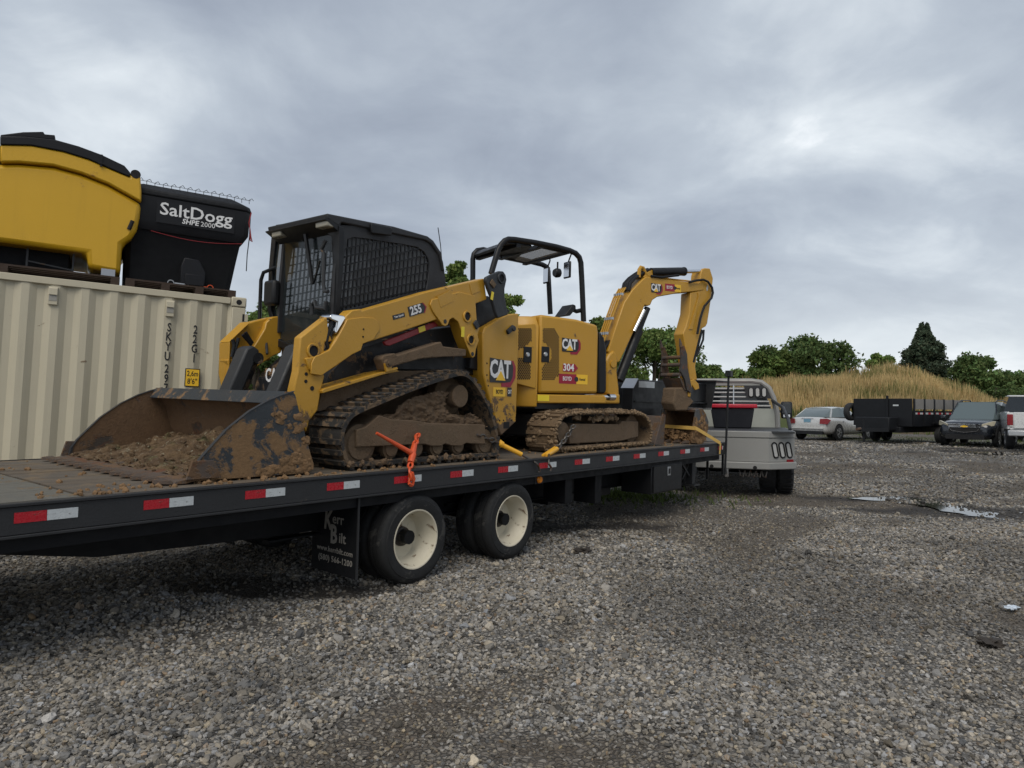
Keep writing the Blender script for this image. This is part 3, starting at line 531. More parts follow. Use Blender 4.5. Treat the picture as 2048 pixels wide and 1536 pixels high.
for xx in (-CL, -0.16):
    for yy in (0, CW - 0.16): mkobj('corner_post', MB().box(xx + 0.002, xx + 0.158, yy + 0.002, yy + 0.158, 0.12, CH - 0.12), m_cont, ct, bevel=0.01)
for xx in (-CL - 0.005, -0.173):
    for yy in (-0.006, CW - 0.156):
        for zz in (0, CH - 0.118):
            cc = mkobj('corner_casting', MB().box(xx, xx + 0.178, yy, yy + 0.162, zz, zz + 0.124), m_cont, ct, bevel=0.018)
            if yy < 0: mkobj('casting_hole', MB().lathe([(0, -0.002), (0.032, -0.002), (0.034, 0.004)], (xx + 0.09, yy, zz + 0.06), n=16, cap=False), m_hole, cc)
kb = CF.py(*C1((1208, 485))[0], 0.0); mkobj('hinge_block', MB().box(-0.030, 0.03, 0.0, 0.05, kb.z - 0.045, kb.z + 0.045), m_cont, ct); mkobj('hinge_slot', MB().box(-0.035, -0.012, -0.004, -0.001, kb.z - 0.045, kb.z + 0.045), m_hole, ct)
for pts in (C1((258, 262), (258, 470)), Zm(0, 540, 3.84)((408, 128), (408, 268))):
    a, c = CF.py(*pts[0], 0.0), CF.py(*pts[1], 0.0); xm = (a.x + c.x) / 2
    v = mkobj('vent', MB().box(xm - 0.045, xm + 0.045, -0.016, 0.02, c.z, a.z), m_cont, ct, bevel=0.006)
    mkobj('vent_grille', MB().box(xm - 0.036, xm + 0.036, -0.020, -0.0165, c.z + 0.045, c.z + 0.105), m_contg, v); mkobj('vent_hood', MB().prismx([(-0.0165, c.z + 0.11), (-0.034, c.z + 0.11), (-0.030, a.z - 0.02), (-0.0165, a.z - 0.01)], xm - 0.038, xm + 0.038), m_cont, v)
def stacked(chars, pts):
    for ch, q in zip(chars, pts):
        c = CF.py(*q, 0.008); put_text(ch, 0.140, (c.x, 0.0075, c.z), m_btxt, ct, sx_=0.68, bold=0.018, name='letter')
stacked('SKYU297', C1((247, 610), (237, 730), (230, 855), (222, 980), (213, 1138), (207, 1265), (200, 1385)))
stacked('22G1', C1((583, 640), (573, 760), (568, 883), (562, 1005)))
a, c = CF.py(*C1((476, 1160))[0], 0.0), CF.py(*C1((608, 1340))[0], 0.0); xm, zm = (a.x + c.x) / 2, (a.z + c.z) / 2
sg = mkobj('height_plate', MB().box(xm - 0.082, xm + 0.082, 0.002, 0.006, zm - 0.108, zm + 0.108), m_btxt, ct); mkobj('plate_face', MB().box(xm - 0.072, xm + 0.072, 0.000, 0.0018, zm - 0.098, zm + 0.098), m_lyel, sg)
put_text('2,6m', 0.088, (xm, -0.0015, zm + 0.046), m_btxt, sg, sx_=0.72, bold=0.006); put_text("8'6\"", 0.092, (xm, -0.0015, zm - 0.046), m_btxt, sg, sx_=0.78, bold=0.006)
# --- pallets on the roof
def pallet(x0, x1, z0, label):
    fr = CF.sub(x0, 0.02, CH + z0); t = thing('wooden_pallet', label, 'pallet', fr, 'pallets on the container roof'); L = x1 - x0
    pm = MB().box(0, L, 0, 0.10, 0.075, 0.095).mesh('board'); pm.materials.append(m_rustw); sm = MB().box(0, 0.09, 0, 2.0, 0, 0.0745).mesh('bearer'); sm.materials.append(m_rustw)
    for k in range(14): mkobj('board', pm, None, t, (0, k * 0.146, 0))
    for k in range(4): mkobj('bearer', sm, None, t, (k * (L - 0.09) / 3, 0, 0))
xs = [CF.py(*q, 0.2).x for q in Z1((940, 1330), (1140, 1345), (1800, 1410))]
pallet(-4.6, xs[0], -0.012, 'dark wooden pallet under the yellow hopper'); pallet(xs[0] + 0.06, xs[2] + 0.06, -0.012, 'dark wooden pallet under the black spreader')
# --- yellow hopper
m_poly = MAT('yellow_polyethylene', (0.60, 0.345, 0.012), 0.42, var=0.06, vs_=1.2, mud=0.10, mudcol=(0.25, 0.10, 0.02), ms=2.2, streak=0.12)
m_pblk = MAT('black_polyethylene', (0.010, 0.0105, 0.013), 0.5, var=0.15, spec=0.25)
m_pblk2 = MAT('black_textured_poly', (0.007, 0.0075, 0.009), 0.65, spec=0.2, var=0.2, bump=0.15, bs=120)
Yh = 0.22
def mirror_prof(pts, xc):                                   # traced right half, mirrored about the hopper's centre
    return pts + [(2 * xc - x, z) for x, z in pts[::-1]]
hp = CF.prof(Z1((180, 1016), (682, 1082), (690, 1195), (830, 1225), (950, 1243), (962, 1015), (1035, 968), (1080, 900), (1102, 800), (1113, 692), (1000, 628), (850, 545), (640, 462), (420, 402), (150, 378), (0, 378)), Yh)
xc = hp[-1][0] - 0.03
yb = thing('yellow_hopper', 'big yellow plastic spreader hopper with black lid on the container', 'spreader', CF.sub(0, 0, CH))
sub = lambda pr: [(x, z - CH) for x, z in pr]
body = sub(hp); lz = body[0][1]
fullp = body + [(2 * xc - x, z) for x, z in body[::-1] if abs(x - xc) > 0.04]
mkobj('hopper_body', MB().prism([p for p in fullp], Yh + 0.03, Yh + 1.75), m_poly, yb, bevel=0.05)
up = sub(CF.prof(Z1((0, 372), (150, 372), (420, 396), (640, 456), (850, 539), (1000, 622), (1114, 686), (1114, 600), (1106, 490), (1085, 445), (1050, 437), (1026, 450), (1022, 492), (900, 440), (700, 352), (500, 290), (250, 242), (0, 236)), Yh))
n_ = len(up); r_up = up + [(2 * xc - x, z) for x, z in up[::-1]]
for nm, pr in (('hopper_rim', up), ('hopper_rim', [(2 * xc - x, z) for x, z in up])):
    mkobj(nm, MB().prism(pr, Yh - 0.01, Yh + 1.78), m_poly, yb, bevel=0.022)
lid = sub(CF.prof(Z1((0, 234), (250, 240), (500, 288), (700, 350), (900, 437), (1022, 489), (1026, 452), (980, 398), (800, 312), (620, 245), (430, 192), (200, 168), (0, 165)), Yh - 0.02))
lo = mkobj('lid', MB().prism(lid, Yh - 0.025, Yh + 1.8), m_pblk, yb, bevel=0.012); mkobj('lid', MB().prism([(2 * xc - x, z) for x, z in lid], Yh - 0.025, Yh + 1.8), m_pblk, yb, bevel=0.012)
hat = sub(CF.prof(Z1((0, 163), (200, 166), (428, 190), (432, 150), (348, 143), (340, 123), (180, 126), (0, 148)), Yh - 0.03)); mkobj('lid_hatch', MB().prism(hat, Yh + 0.0, Yh + 1.7), m_pblk, yb, bevel=0.01)
e_ = CF.py(*Z1((1068, 468))[0], Yh); mkobj('lifting_eye', MB().lathe([(0, -0.001), (0.05, -0.001), (0.055, 0.01)], (e_.x, Yh - 0.012, e_.z - CH), n=20, cap=False), m_hole, yb)
s0, s1 = [CF.py(*q, Yh) for q in Z1((1045, 830), (1015, 898))]; mkobj('grip_slot', MB().tube([(s0.x, Yh + 0.026, s0.z - CH), (s1.x, Yh + 0.026, s1.z - CH)], 0.022, 10), m_hole, yb)
la = CF.py(*Z1((798, 372))[0], Yh); mkobj('lid_latch', MB().box(la.x - 0.01, la.x + 0.012, Yh - 0.035, Yh - 0.026, la.z - CH - 0.06, la.z - CH + 0.08).box(la.x - 0.03, la.x + 0.035, Yh - 0.042, Yh - 0.0355, la.z - CH - 0.03, la.z - CH - 0.015), m_pblk, yb)
b0, b1 = [CF.py(*q, Yh + 0.3) for q in Z1((185, 1040), (575, 1225))]
chx0, chx1 = 2 * xc - b1.x, b1.x
mkobj('chute_box', MB().box(chx0, chx1 - 0.05, Yh + 0.32, Yh + 1.4, 0.085, b0.z - CH + 0.05), m_pblk2, yb)
fr_ = mkobj('chute_frame', MB().bar((b0.x + 0.05, Yh + 0.2, 0.085), (b0.x + 0.05, Yh + 0.2, 0.34), 0.02, 0.02).bar((b1.x, Yh + 0.2, 0.085), (b1.x, Yh + 0.2, 0.34), 0.02, 0.02).bar((b0.x + 0.05, Yh + 0.2, 0.2), (b1.x, Yh + 0.2, 0.15), 0.015, 0.015), m_char, yb)
# --- black spreader
ys = 0.30
bs_ = thing('salt_spreader', 'black plastic salt spreader with white lettering on the container', 'spreader', CF.sub(0, 0, CH))
def zx(q, y=ys): v = CF.py(*Z1(q)[0], y); return v.x, v.z - CH
xl = zx((960, 640))[0]; xr_t, zt = zx((1985, 765)); xr_r, zr = zx((1962, 955)); xr_n, zn = zx((1918, 1020)); xr_m, zmn = zx((1880, 1130)); xr_b, zb_ = zx((1822, 1392)); zt0 = zx((1120, 632))[1]
def ring(xa, xb, ya, yb_, z, bv=0.06):
    return [(xa + bv, ya, z), (xb - bv, ya, z), (xb, ya + bv, z), (xb, yb_ - bv, z), (xb - bv, yb_, z), (xa + bv, yb_, z), (xa, yb_ - bv, z), (xa, ya + bv, z)]
zt = (zt + zt0) / 2; zr_ = zt - 0.30
mkobj('hopper_rim', MB().loft([ring(xl, xr_t - 0.01, ys, ys + 1.5, zt), ring(xl, xr_r, ys + 0.01, ys + 1.49, zr_), ring(xl + 0.04, xr_n, ys + 0.05, ys + 1.44, zr_ - 0.10)]), m_pblk, bs_)
mkobj('hopper_body', MB().loft([ring(xl + 0.06, xr_n - 0.02, ys + 0.07, ys + 1.4, zr_ - 0.098), ring(xl + 0.07, xr_m, ys + 0.13, ys + 1.35, zmn), ring(xl + 0.08, xr_b, ys + 0.16, ys + 1.3, 0.09)]), m_pblk2, bs_)
mkobj('tarp', MB().loft([ring(xl - 0.01, xr_t + 0.004, ys - 0.015, ys + 1.51, zt + 0.003), ring(xl, xr_t - 0.01, ys - 0.012, ys + 1.5, zt + 0.07, 0.08), ring(xl + 0.12, xr_t - 0.14, ys + 0.12, ys + 1.35, zt + 0.16, 0.1)]), MAT('tarp', (0.012, 0.013, 0.015), 0.65, spec=0.25, var=0.2, vs_=8, bump=0.8, bs=14), bs_, bevel=0.02)
R = random.Random(2); wb = MB(); wv = [Vector((xl + (xr_t - xl) * k / 16, ys + 0.10 + R.uniform(-0.03, 0.03), zt + 0.14)) for k in range(17)]
for q in wv: wb.tube([q + Vector((-0.02, 0, 0)), q + Vector((-0.025, 0, 0.05)), q + Vector((0.01, 0, 0.075)), q + Vector((0.03, 0, 0.05))], 0.004, 5)
wb.tube([q + Vector((0, 0, 0.045)) for q in wv], 0.003, 5); mkobj('tarp_wire', wb, m_char, bs_)
c_ = zx((1550, 782)); d_ = zx((1558, 860)); sl = (Vector((zx((1820, 850))[0], 0, zx((1820, 850))[1])) - Vector((zx((1280, 730))[0], 0, zx((1280, 730))[1]))).normalized()
wdt = zx((1835, 850))[0] - zx((1268, 730))[0]; yy = ys - 0.004
lp = mkobj('label_panel', MB().box(c_[0] - wdt * 0.54, c_[0] + wdt * 0.54, ys - 0.001, ys + 0.004, c_[1] - 0.17, c_[1] + 0.10), m_pblk, bs_)
me = text_mesh('SaltDogg', 0.20, bold=0.012); wx = max(v.co.x for v in me.vertices) - min(v.co.x for v in me.vertices); me.transform(Matrix.Diagonal((wdt / wx, 1.05, 1, 1)))
M = Matrix(((1, 0, 0), (0, 0, -1), (0, 1, 0))).transposed(); M = Matrix(((1, 0, 0, c_[0]), (0, 0, -1, yy), (0, 1, 0, c_[1] - 0.005), (0, 0, 0, 1))); me.transform(M); mkobj('lettering', me, m_wtxt, lp)
put_text('SHPE', 0.085, (d_[0] - 0.085, yy, d_[1] + 0.005), m_wtxt, lp, bold=0.025, shear=0.15); put_text('2000', 0.085, (d_[0] + 0.115, yy, d_[1] + 0.005), m_wtxt, lp)
rp_ = MB(); ra, rb = zx((1190, 905), ys - 0.01), zx((1910, 1010), ys - 0.01)
rp_.tube([(ra[0] + (rb[0] - ra[0]) * k / 10, ys + 0.035, ra[1] + (rb[1] - ra[1]) * k / 10 - 0.05 * math.sin(math.pi * k / 10)) for k in range(11)], 0.004, 6)
mkobj('orange_rope', rp_, m_maroon, bs_)
q = [zx(p, ys - 0.03) for p in ((1975, 760), (1970, 860), (1965, 960), (1948, 1100), (1940, 1230))]
hr = mkobj('hanging_cord', MB().tube([(a, ys - 0.03 + 0.01 * (i % 2), b) for i, (a, b) in enumerate(q)], 0.006, 6), m_blk, bs_); q2 = [zx(p, ys - 0.03) for p in ((1978, 770), (1960, 850), (1968, 900), (1975, 960), (1985, 1000), (1970, 990), (1968, 940))]
mkobj('bungee_cord', MB().tube([(a, ys - 0.04, b) for a, b in q2], 0.007, 6), m_maroon, bs_)
m0, m1 = zx((1425, 1130), ys + 0.1), zx((1600, 1370), ys + 0.1)
mo = mkobj('motor_cover', MB().prism([(m0[0], m1[1] + 0.02), (m0[0], m0[1] - 0.1), (m0[0] + 0.03, m0[1]), (m1[0] - 0.08, m0[1] - 0.01), (m1[0], m0[1] - 0.15), (m1[0], m1[1] + 0.02)], ys - 0.02, ys + 0.2), m_pblk, bs_, bevel=0.012)
mkobj('cover_panel', MB().box(m0[0] + 0.05, m1[0] - 0.01, ys - 0.05, ys - 0.021, m1[1] + 0.01, m0[1] - 0.2), m_pblk, mo, bevel=0.006)
for s_ in (0, 1):
    px_ = zx((1345 if s_ == 0 else 1655, 1322 if s_ == 0 else 1362), ys - 0.03); rg_ = [(px_[0] + 0.034 * math.cos(a), ys - 0.03, px_[1] + 0.034 * math.sin(a)) for a in [k * math.pi / 6 for k in range(12)]]
    pin = mkobj('pull_pin', MB().tube(rg_, 0.006, 6, closed=True).bar((px_[0] + (0.04 if s_ == 0 else -0.04), ys - 0.03, px_[1]), (px_[0] + (0.20 if s_ == 0 else -0.12), ys - 0.02, px_[1]), 0.02, 0.02), m_alu if s_ == 0 else m_org, bs_)
sq = zx((850, 1265), 0.25); mkobj('delivery_paper', MB().box(sq[0] - 0.07, sq[0] + 0.07, 0.17, 0.18, 0.09, 0.18), MAT('paper_sheet', (0.32, 0.35, 0.40), 0.7), yb) 
# ================================================================== COMPACT TRACK LOADER
SK = TF.sub(0.35, 1.15, DK + 0.003)
sk = thing('track_loader', 'yellow compact track loader with black cab and muddy bucket', 'loader', SK)
def chaikin(p, n=2, closed=True):
    for _ in range(n):
        q = []; L = len(p)
        for i in range(L if closed else L - 1):
            a, b = p[i], p[(i + 1) % L]; q += [(a[0] * .75 + b[0] * .25, a[1] * .75 + b[1] * .25), (a[0] * .25 + b[0] * .75, a[1] * .25 + b[1] * .75)]
        p = q if closed else [p[0]] + q + [p[-1]]
    return p
def resample(p, n):
    P_ = [Vector((a, b)) for a, b in p]; P_.append(P_[0]); d = [0]
    for i in range(len(P_) - 1): d.append(d[-1] + (P_[i + 1] - P_[i]).length)
    out, j = [], 0
    for k in range(n):
        s_ = d[-1] * k / n
        while d[j + 1] < s_: j += 1
        out.append(P_[j].lerp(P_[j + 1], (s_ - d[j]) / max(1e-9, d[j + 1] - d[j])))
    return out, d[-1]
def make_track(parent, path, y0, y1, mat_belt, mat_bar, barpitch, th=0.032, barh=0.026, barw=0.042, jag=0.0):
    pts, L = resample(chaikin(path), 110); n = len(pts); cen = sum(pts, Vector((0, 0))) / n; rings = []
    area = sum(pts[i].x * pts[(i + 1) % n].y - pts[(i + 1) % n].x * pts[i].y for i in range(n)); sg_ = 1 if area > 0 else -1; nr = []
    for i in range(n):
        t = (pts[(i + 1) % n] - pts[i - 1]).normalized(); nn = Vector((t.y, -t.x)) * sg_; nr.append((t, nn)); o_, i_ = pts[i], pts[i] - nn * th
        rings.append([(o_.x, y0, o_.y), (o_.x, y1, o_.y), (i_.x, y1, i_.y), (i_.x, y0, i_.y)])
    tk = mkobj('track', MB().loft(rings + [rings[0]], cap=False).mesh('track', 50), mat_belt, parent)
    bm_ = MB().box(-barw / 2, barw / 2, y0 + 0.004, y1 - 0.004, -0.003, barh).mesh('tread_bar', smooth=False); bm_.materials.append(mat_bar); m = int(L / barpitch); R_ = random.Random(3)
    for k in range(m):
        i = int(k * n / m); t, nn = nr[i]; o = mkobj('tread_bar', bm_, None, tk, (pts[i].x, 0, pts[i].y)); o.rotation_euler = (0, -math.atan2(nn.x * -1 * -1, nn.y) * -1, 0)
    return tk, pts, nr
pathn = SK.prof(D1((560, 1200), (470, 1120), (415, 980), (405, 860), (430, 760), (490, 660), (570, 600), (800, 505), (1100, 380), (1400, 275), (1580, 222), (1650, 222), (1730, 275), (1820, 400), (1900, 560), (1960, 740), (1990, 900), (1985, 1010), (1940, 1075)), -0.95)
zmin = min(z for x, z in pathn); pathn = [(x, max(0.03, z)) if z > zmin + 0.12 else (x, 0.03) for x, z in pathn]
R = random.Random(9)
def local(fr, pts, y): return [(lambda v: (v.x, v.z))(fr.py(a, b, y)) for a, b in pts]
fx = local(SK, D1((555, 795), (640, 770), (700, 725), (780, 650), (900, 690), (1100, 700), (1300, 730), (1840, 745), (1842, 940), (1700, 935), (1650, 930), (1600, 960), (1500, 955), (1440, 935), (1400, 960), (1300, 960), (1240, 940), (555, 970)), -0.90)
rol = [SK.py(*q, -0.86) for q in D1((585, 960), (895, 985), (1150, 975), (1355, 965), (1568, 950), (1830, 945))]
spk = SK.py(*D1((1595, 462))[0], -0.88)
for s_, (ya, yb_) in ((1, (-0.95, -0.53)), (-1, (0.53, 0.95))):
    tk, tp, tn = make_track(sk, pathn, ya, yb_, m_track, m_track, 0.098)
    f = mkobj('track_frame', MB().prism(fx, ya + 0.035, yb_ - 0.04), m_trkfr, sk, bevel=0.008)
    for i, q in enumerate(rol):
        r_ = (0.165, 0.085, 0.085, 0.085, 0.085, 0.13)[i]; zc_ = max(q.z, 0.035 + r_)
        mkobj('roller', MB().lathe([(0.03, ya + 0.060), (r_ * 0.75, ya + 0.062), (r_ * 0.8, ya + 0.075), (r_, ya + 0.08), (r_, ya + 0.13), (r_ * .7, ya + 0.14), (r_ * .7, yb_ - 0.13), (r_, yb_ - 0.12), (r_, yb_ - 0.05)], (q.x, 0, zc_), n=24), m_trkfr, f)
    fd = mkobj('final_drive', MB().lathe([(0, ya + 0.055), (0.100, ya + 0.055), (0.108, ya + 0.065), (0.108, ya + 0.16), (0.16, ya + 0.19), (0.19, ya + 0.22), (0.19, yb_ - 0.1)], (spk.x, 0, spk.z), n=32), m_trkfr, f)
    mm = MB()
    mp_ = [((x - 600) * 4.995, (y - 700) * 4.995) for x, y in D1((760, 700), (800, 650), (930, 640), (960, 560), (1060, 500), (1150, 470), (1290, 430), (1400, 400), (1470, 420), (1440, 560), (1480, 640), (1600, 650), (1700, 620), (1780, 690), (1850, 760), (1700, 775), (1500, 745), (1320, 740), (1150, 700), (1000, 715), (850, 740))]
    gw, gh_ = 96, 44; vid = {}
    def inp(x, y, P_):
        c_ = False
        for i in range(len(P_)):
            (x1, y1_), (x2, y2_) = P_[i], P_[i - 1]
            if (y1_ > y) != (y2_ > y) and x < (x2 - x1) * (y - y1_) / (y2_ - y1_) + x1: c_ = not c_
        return c_
    def mv(i, j):
        if (i, j) not in vid:
            zx_, zy_ = 750 + 1110 * i / gw, 390 + 395 * j / gh_; q = SK.py(*D1((zx_, zy_))[0], -0.85); nv = Vector((q.x * 9, 1.7, q.z * 9)); d = .5 * noise.noise(nv) + .35 * noise.noise(nv * 2.3) + .3 * noise.noise(nv * 5.1) + .2 * noise.noise(nv * 10)
            vid[(i, j)] = len(mm.v); mm.v.append((q.x, ya + 0.085 - 0.050 * d, q.z))
        return vid[(i, j)]
    for i in range(gw):
        for j in range(gh_):
            if inp(750 + 1110 * (i + .5) / gw + 20 * noise.noise(Vector((i * .4, j * .4, 1))), 390 + 395 * (j + .5) / gh_ + 16 * noise.noise(Vector((i * .4, j * .4, 5))), mp_): mm.face(mv(i, j), mv(i + 1, j), mv(i + 1, j + 1), mv(i, j + 1))
    for i in range(46):
        k = R.random(); mm.blob((-0.78 + 1.6 * k, ya + R.uniform(-0.005, 0.03), 0.035 + R.uniform(0, 0.035)), R.uniform(0.012, 0.03), i + 60, 1, 0.6)
    mkobj('caked_mud', mm.mesh('caked_mud', 60), m_mud, f, kind='stuff')
# chassis
chas = local(SK, Z5((265, 860), (300, 720), (480, 545), (900, 400), (1440, 330), (1490, 420), (1500, 760), (1330, 700), (800, 690)), -0.52)
body = mkobj('chassis', MB().prism(chas, -0.52, 0.52), m_blkm, sk, bevel=0.01)
mkobj('lower_hull', MB().prism([(-0.72, 0.25), (-0.80, 0.62), (0.9, 0.75), (1.05, 0.25)], -0.50, 0.50), m_trkfr, sk, bevel=0.02)
lg_ = local(SK, Z5((235, 850), (250, 835), (680, 712), (800, 690), (830, 700), (690, 730), (370, 830), (240, 870)), -0.72)
mkobj('fender_ledge', MB().prism(lg_, -0.74, -0.50), m_yelm, sk, bevel=0.004)
sill = local(SK, Z5((240, 872), (370, 832), (690, 732), (850, 700), (1280, 690), (1280, 760), (500, 960), (215, 1010)), -0.60)
mkobj('muddy_sill', MB().prism(sill, -0.60, -0.515), m_trkfr, sk, bevel=0.006)
lk = local(SK, Z5((692, 605), (708, 582), (795, 562), (815, 578), (1000, 520), (1150, 474), (1165, 510), (1342, 532), (1342, 586), (1160, 592), (1000, 605), (830, 650), (780, 665), (745, 690), (725, 695)), -0.72)
lkp = mkobj('lift_link', MB().prism(lk, -0.74, -0.62), m_trkfr, sk, bevel=0.01)
v = SK.py(*Z5((748, 640))[0], -0.75); mkobj('link_pin', MB().cyl((v.x, -0.775, v.z), (v.x, -0.7, v.z), 0.035).cyl((v.x, -0.79, v.z), (v.x, -0.7, v.z), 0.018), m_trkfr, lkp)
mkobj('link_bracket', MB().prism(local(SK, Z5((735, 690), (725, 640), (770, 640), (780, 680), (822, 670), (825, 685), (740, 705)), -0.76), -0.765, -0.745), m_yelm, lkp)
# near lift arm
ARM = Z5((1490, -12), (1060, 88), (552, 236), (545, 222), (478, 232), (430, 278), (420, 330), (360, 440), (300, 540), (190, 590), (120, 600), (150, 690), (185, 700), (240, 732), (360, 660), (480, 570), (545, 540), (560, 490), (860, 395), (1130, 303), (1168, 345), (1190, 357), (1212, 345), (1225, 305), (1250, 290), (1290, 320), (1330, 440), (1388, 585), (1402, 598), (1418, 588), (1428, 530), (1450, 465), (1440, 420), (1456, 370), (1435, 335), (1425, 182), (1512, 150), (1500, 60))
LEG = Z5((285, 280), (80, 440), (66, 600), (60, 700), (25, 850), (42, 930), (92, 1090), (128, 1172), (150, 1085), (215, 1000), (240, 850), (268, 735), (240, 690), (300, 540), (262, 545), (270, 480), (330, 470), (300, 400))
YA = -0.73
arm = mkobj('lift_arm', MB().prism(local(SK, ARM, YA), YA, YA + 0.13), m_yel, sk, bevel=0.012, label='yellow lift arm on the near side with decals')
leg = mkobj('arm_front_leg', MB().prism(local(SK, LEG, YA + 0.02), YA + 0.02, YA + 0.11), m_yelm, arm, bevel=0.012)
ov = local(SK, Z5((300, 540), (190, 590), (165, 640), (160, 720), (240, 735), (480, 570), (545, 540), (560, 490), (640, 460), (690, 380), (680, 320), (640, 290), (560, 285), (520, 290), (440, 300), (400, 380), (350, 470)), YA - 0.012)
mkobj('knee_plate', MB().prism(ov, YA - 0.014, YA - 0.0005), m_yel, arm, bevel=0.005)
rp2 = local(SK, Z5((1090, 150), (1075, 190), (1095, 240), (1168, 345), (1190, 357), (1212, 345), (1225, 305), (1250, 290), (1290, 320), (1330, 440), (1388, 585), (1402, 598), (1418, 588), (1428, 530), (1450, 465), (1440, 420), (1456, 370), (1435, 335), (1420, 120), (1300, 90)), YA - 0.012)
mkobj('rear_gusset', MB().prism(rp2, YA - 0.016, YA - 0.0005), m_yel, arm, bevel=0.006)
for q, r_, nm, mt in (((1360, 280), 0.042, 'pivot_bore', m_hole), ((1388, 458), 0.040, 'pivot_bore', m_hole), ((178, 545), 0.044, 'pivot_bore', m_hole), ((1192, 318), 0.020, 'bolt', m_char), ((1402, 568), 0.020, 'bolt', m_char), ((125, 722), 0.014, 'bolt_hole', m_hole), ((122, 778), 0.014, 'bolt_hole', m_hole), ((170, 832), 0.018, 'bolt_hole', m_hole), ((565, 378), 0.008, 'bolt_hole', m_hole), ((562, 436), 0.008, 'bolt_hole', m_hole)):
    yy = YA - 0.018 if q[0] > 1000 else (YA - 0.016 if q[0] > 500 else YA + 0.018); v = SK.py(*Z5(q)[0], yy); o = mkobj(nm, MB().cyl((v.x, yy - 0.002, v.z), (v.x, yy + 0.01, v.z), r_, n=20), mt, arm)
    if r_ > 0.03: mkobj('bore_ring', MB().lathe([(r_, -0.001), (r_, -0.012), (r_ + 0.014, -0.012), (r_ + 0.018, 0.0)], (v.x, yy, v.z), n=24, cap=False), m_yelm, arm)
for pts in (((1135, 170), (1240, 120)), ((1385, 70), (1455, 45))):
    a, c = [SK.py(*q, YA - 0.002) for q in Z5(*pts)]; mkobj('recess_panel', MB().bar((a.x, YA - 0.003 - (0.014 if pts[0][0] < 1300 else 0), a.z), (c.x, YA - 0.003 - (0.014 if pts[0][0] < 1300 else 0), c.z), 0.004, 0.11), m_yel, arm, bevel=0.02)
for pts in (((1412, 318), (1440, 370)),):
    a, c = [SK.py(*q, YA - 0.02) for q in Z5(*pts)]; mkobj('pin_keeper', MB().bar((a.x, YA - 0.028, a.z), (c.x, YA - 0.028, c.z), 0.018, 0.06), m_char, arm, bevel=0.01)
# far lift arm
ya = 0.44
mkobj('lift_arm', MB().prism([(x, z) for x, z in local(SK, ARM, YA)], ya, ya + 0.13), m_yel, sk, bevel=0.012, label='yellow lift arm on the far side')
legl = local(SK, LEG, YA + 0.02); xa = min(x for x, z in legl)
fl_ = local(SK, D4((95, 560), (85, 700), (78, 1085), (130, 1340), (230, 1350), (700, 900), (860, 850), (860, 130), (560, 200), (430, 240)), ya + 0.14)
fa = mkobj('arm_front_leg', MB().prism(fl_, ya + 0.05, ya + 0.15), m_yel, sk, bevel=0.012)
fp = [SK.py(*q, ya + 0.14) for q in D4((95, 560), (85, 700), (78, 1085), (130, 1340), (430, 240))]
mkobj('front_plate', MB().ext([(fp[0].x - 0.006, ya - 0.02, fp[0].z), (fp[2].x - 0.006, ya - 0.02, fp[2].z), (fp[3].x - 0.006, ya + 0.02, fp[3].z), (fp[3].x - 0.006, ya + 0.15, fp[3].z), (fp[2].x - 0.006, ya + 0.15, fp[2].z), (fp[0].x - 0.006, ya + 0.15, fp[0].z)], (0.012, 0, 0)), m_yel, fa, bevel=0.004)
mkobj('top_plate', MB().ext([(fp[0].x - 0.004, ya - 0.02, fp[0].z + 0.004), (fp[0].x - 0.004, ya + 0.15, fp[0].z + 0.004), (fp[4].x, ya + 0.15, fp[4].z + 0.005), (fp[4].x, ya - 0.02, fp[4].z + 0.005)], (0.006, 0, 0.010)), m_yel, fa)
# hose and lamp cluster at the knee
lc = SK.py(*Z3((1000, 920))[0], YA + 0.02)
hd = mkobj('headlamp', MB().prism(local(SK, Z3((945, 912), (965, 898), (1060, 912), (1072, 930), (995, 1060), (985, 1040), (1000, 960), (950, 940)), YA + 0.0), YA - 0.002, YA + 0.15), m_chr, arm, bevel=0.01)
for i, pts in enumerate((((930, 930), (960, 950), (930, 1050), (915, 1120), (935, 1180)), ((960, 950), (975, 1010), (955, 1080), (960, 1140), (915, 1195)), ((910, 1080), (950, 1070), (985, 1100), (950, 1150)))):
    mkobj('hydraulic_hose', MB().tube([(v.x, YA + 0.03 + 0.02 * i, v.z) for v in (SK.py(*q, YA + 0.03) for q in Z3(*pts))], 0.016, 8), m_blk if i != 1 else m_char, arm)
# brace, rear links, rear body
br_ = local(SK, Z5((718, 478), (735, 464), (1130, 310), (1152, 346), (765, 505), (735, 502)), YA + 0.06)
bo = mkobj('arm_brace', MB().prism(br_, YA + 0.055, YA + 0.085), m_maroon, sk, bevel=0.006); v0, v1 = [SK.py(*q, YA + 0.05) for q in Z5((990, 385), (1040, 368))]; mkobj('warning_label', MB().bar((v0.x, YA + 0.053, v0.z), (v1.x, YA + 0.053, v1.z), 0.002, 0.05), m_warn, bo)
ul = local(SK, D5((362, 745), (372, 690), (440, 655), (560, 602), (620, 605), (655, 655), (668, 730), (640, 860), (640, 960), (690, 1240), (540, 1292), (505, 1200), (440, 960), (400, 860)), YA - 0.05)
uo = mkobj('rear_link', MB().prism(ul, YA - 0.065, YA - 0.025), m_char, sk, bevel=0.01)
for q, r_ in (((600, 705), 0.040),): v = SK.py(*D5(q)[0], YA - 0.066); mkobj('pivot_bore', MB().cyl((v.x, YA - 0.068, v.z), (v.x, YA - 0.05, v.z), r_), m_hole, uo); mkobj('bore_ring', MB().lathe([(r_, 0), (r_, -0.014), (r_ + 0.012, -0.014), (r_ + 0.016, 0.0)], (v.x, YA - 0.066, v.z), n=24, cap=False), m_char, uo)
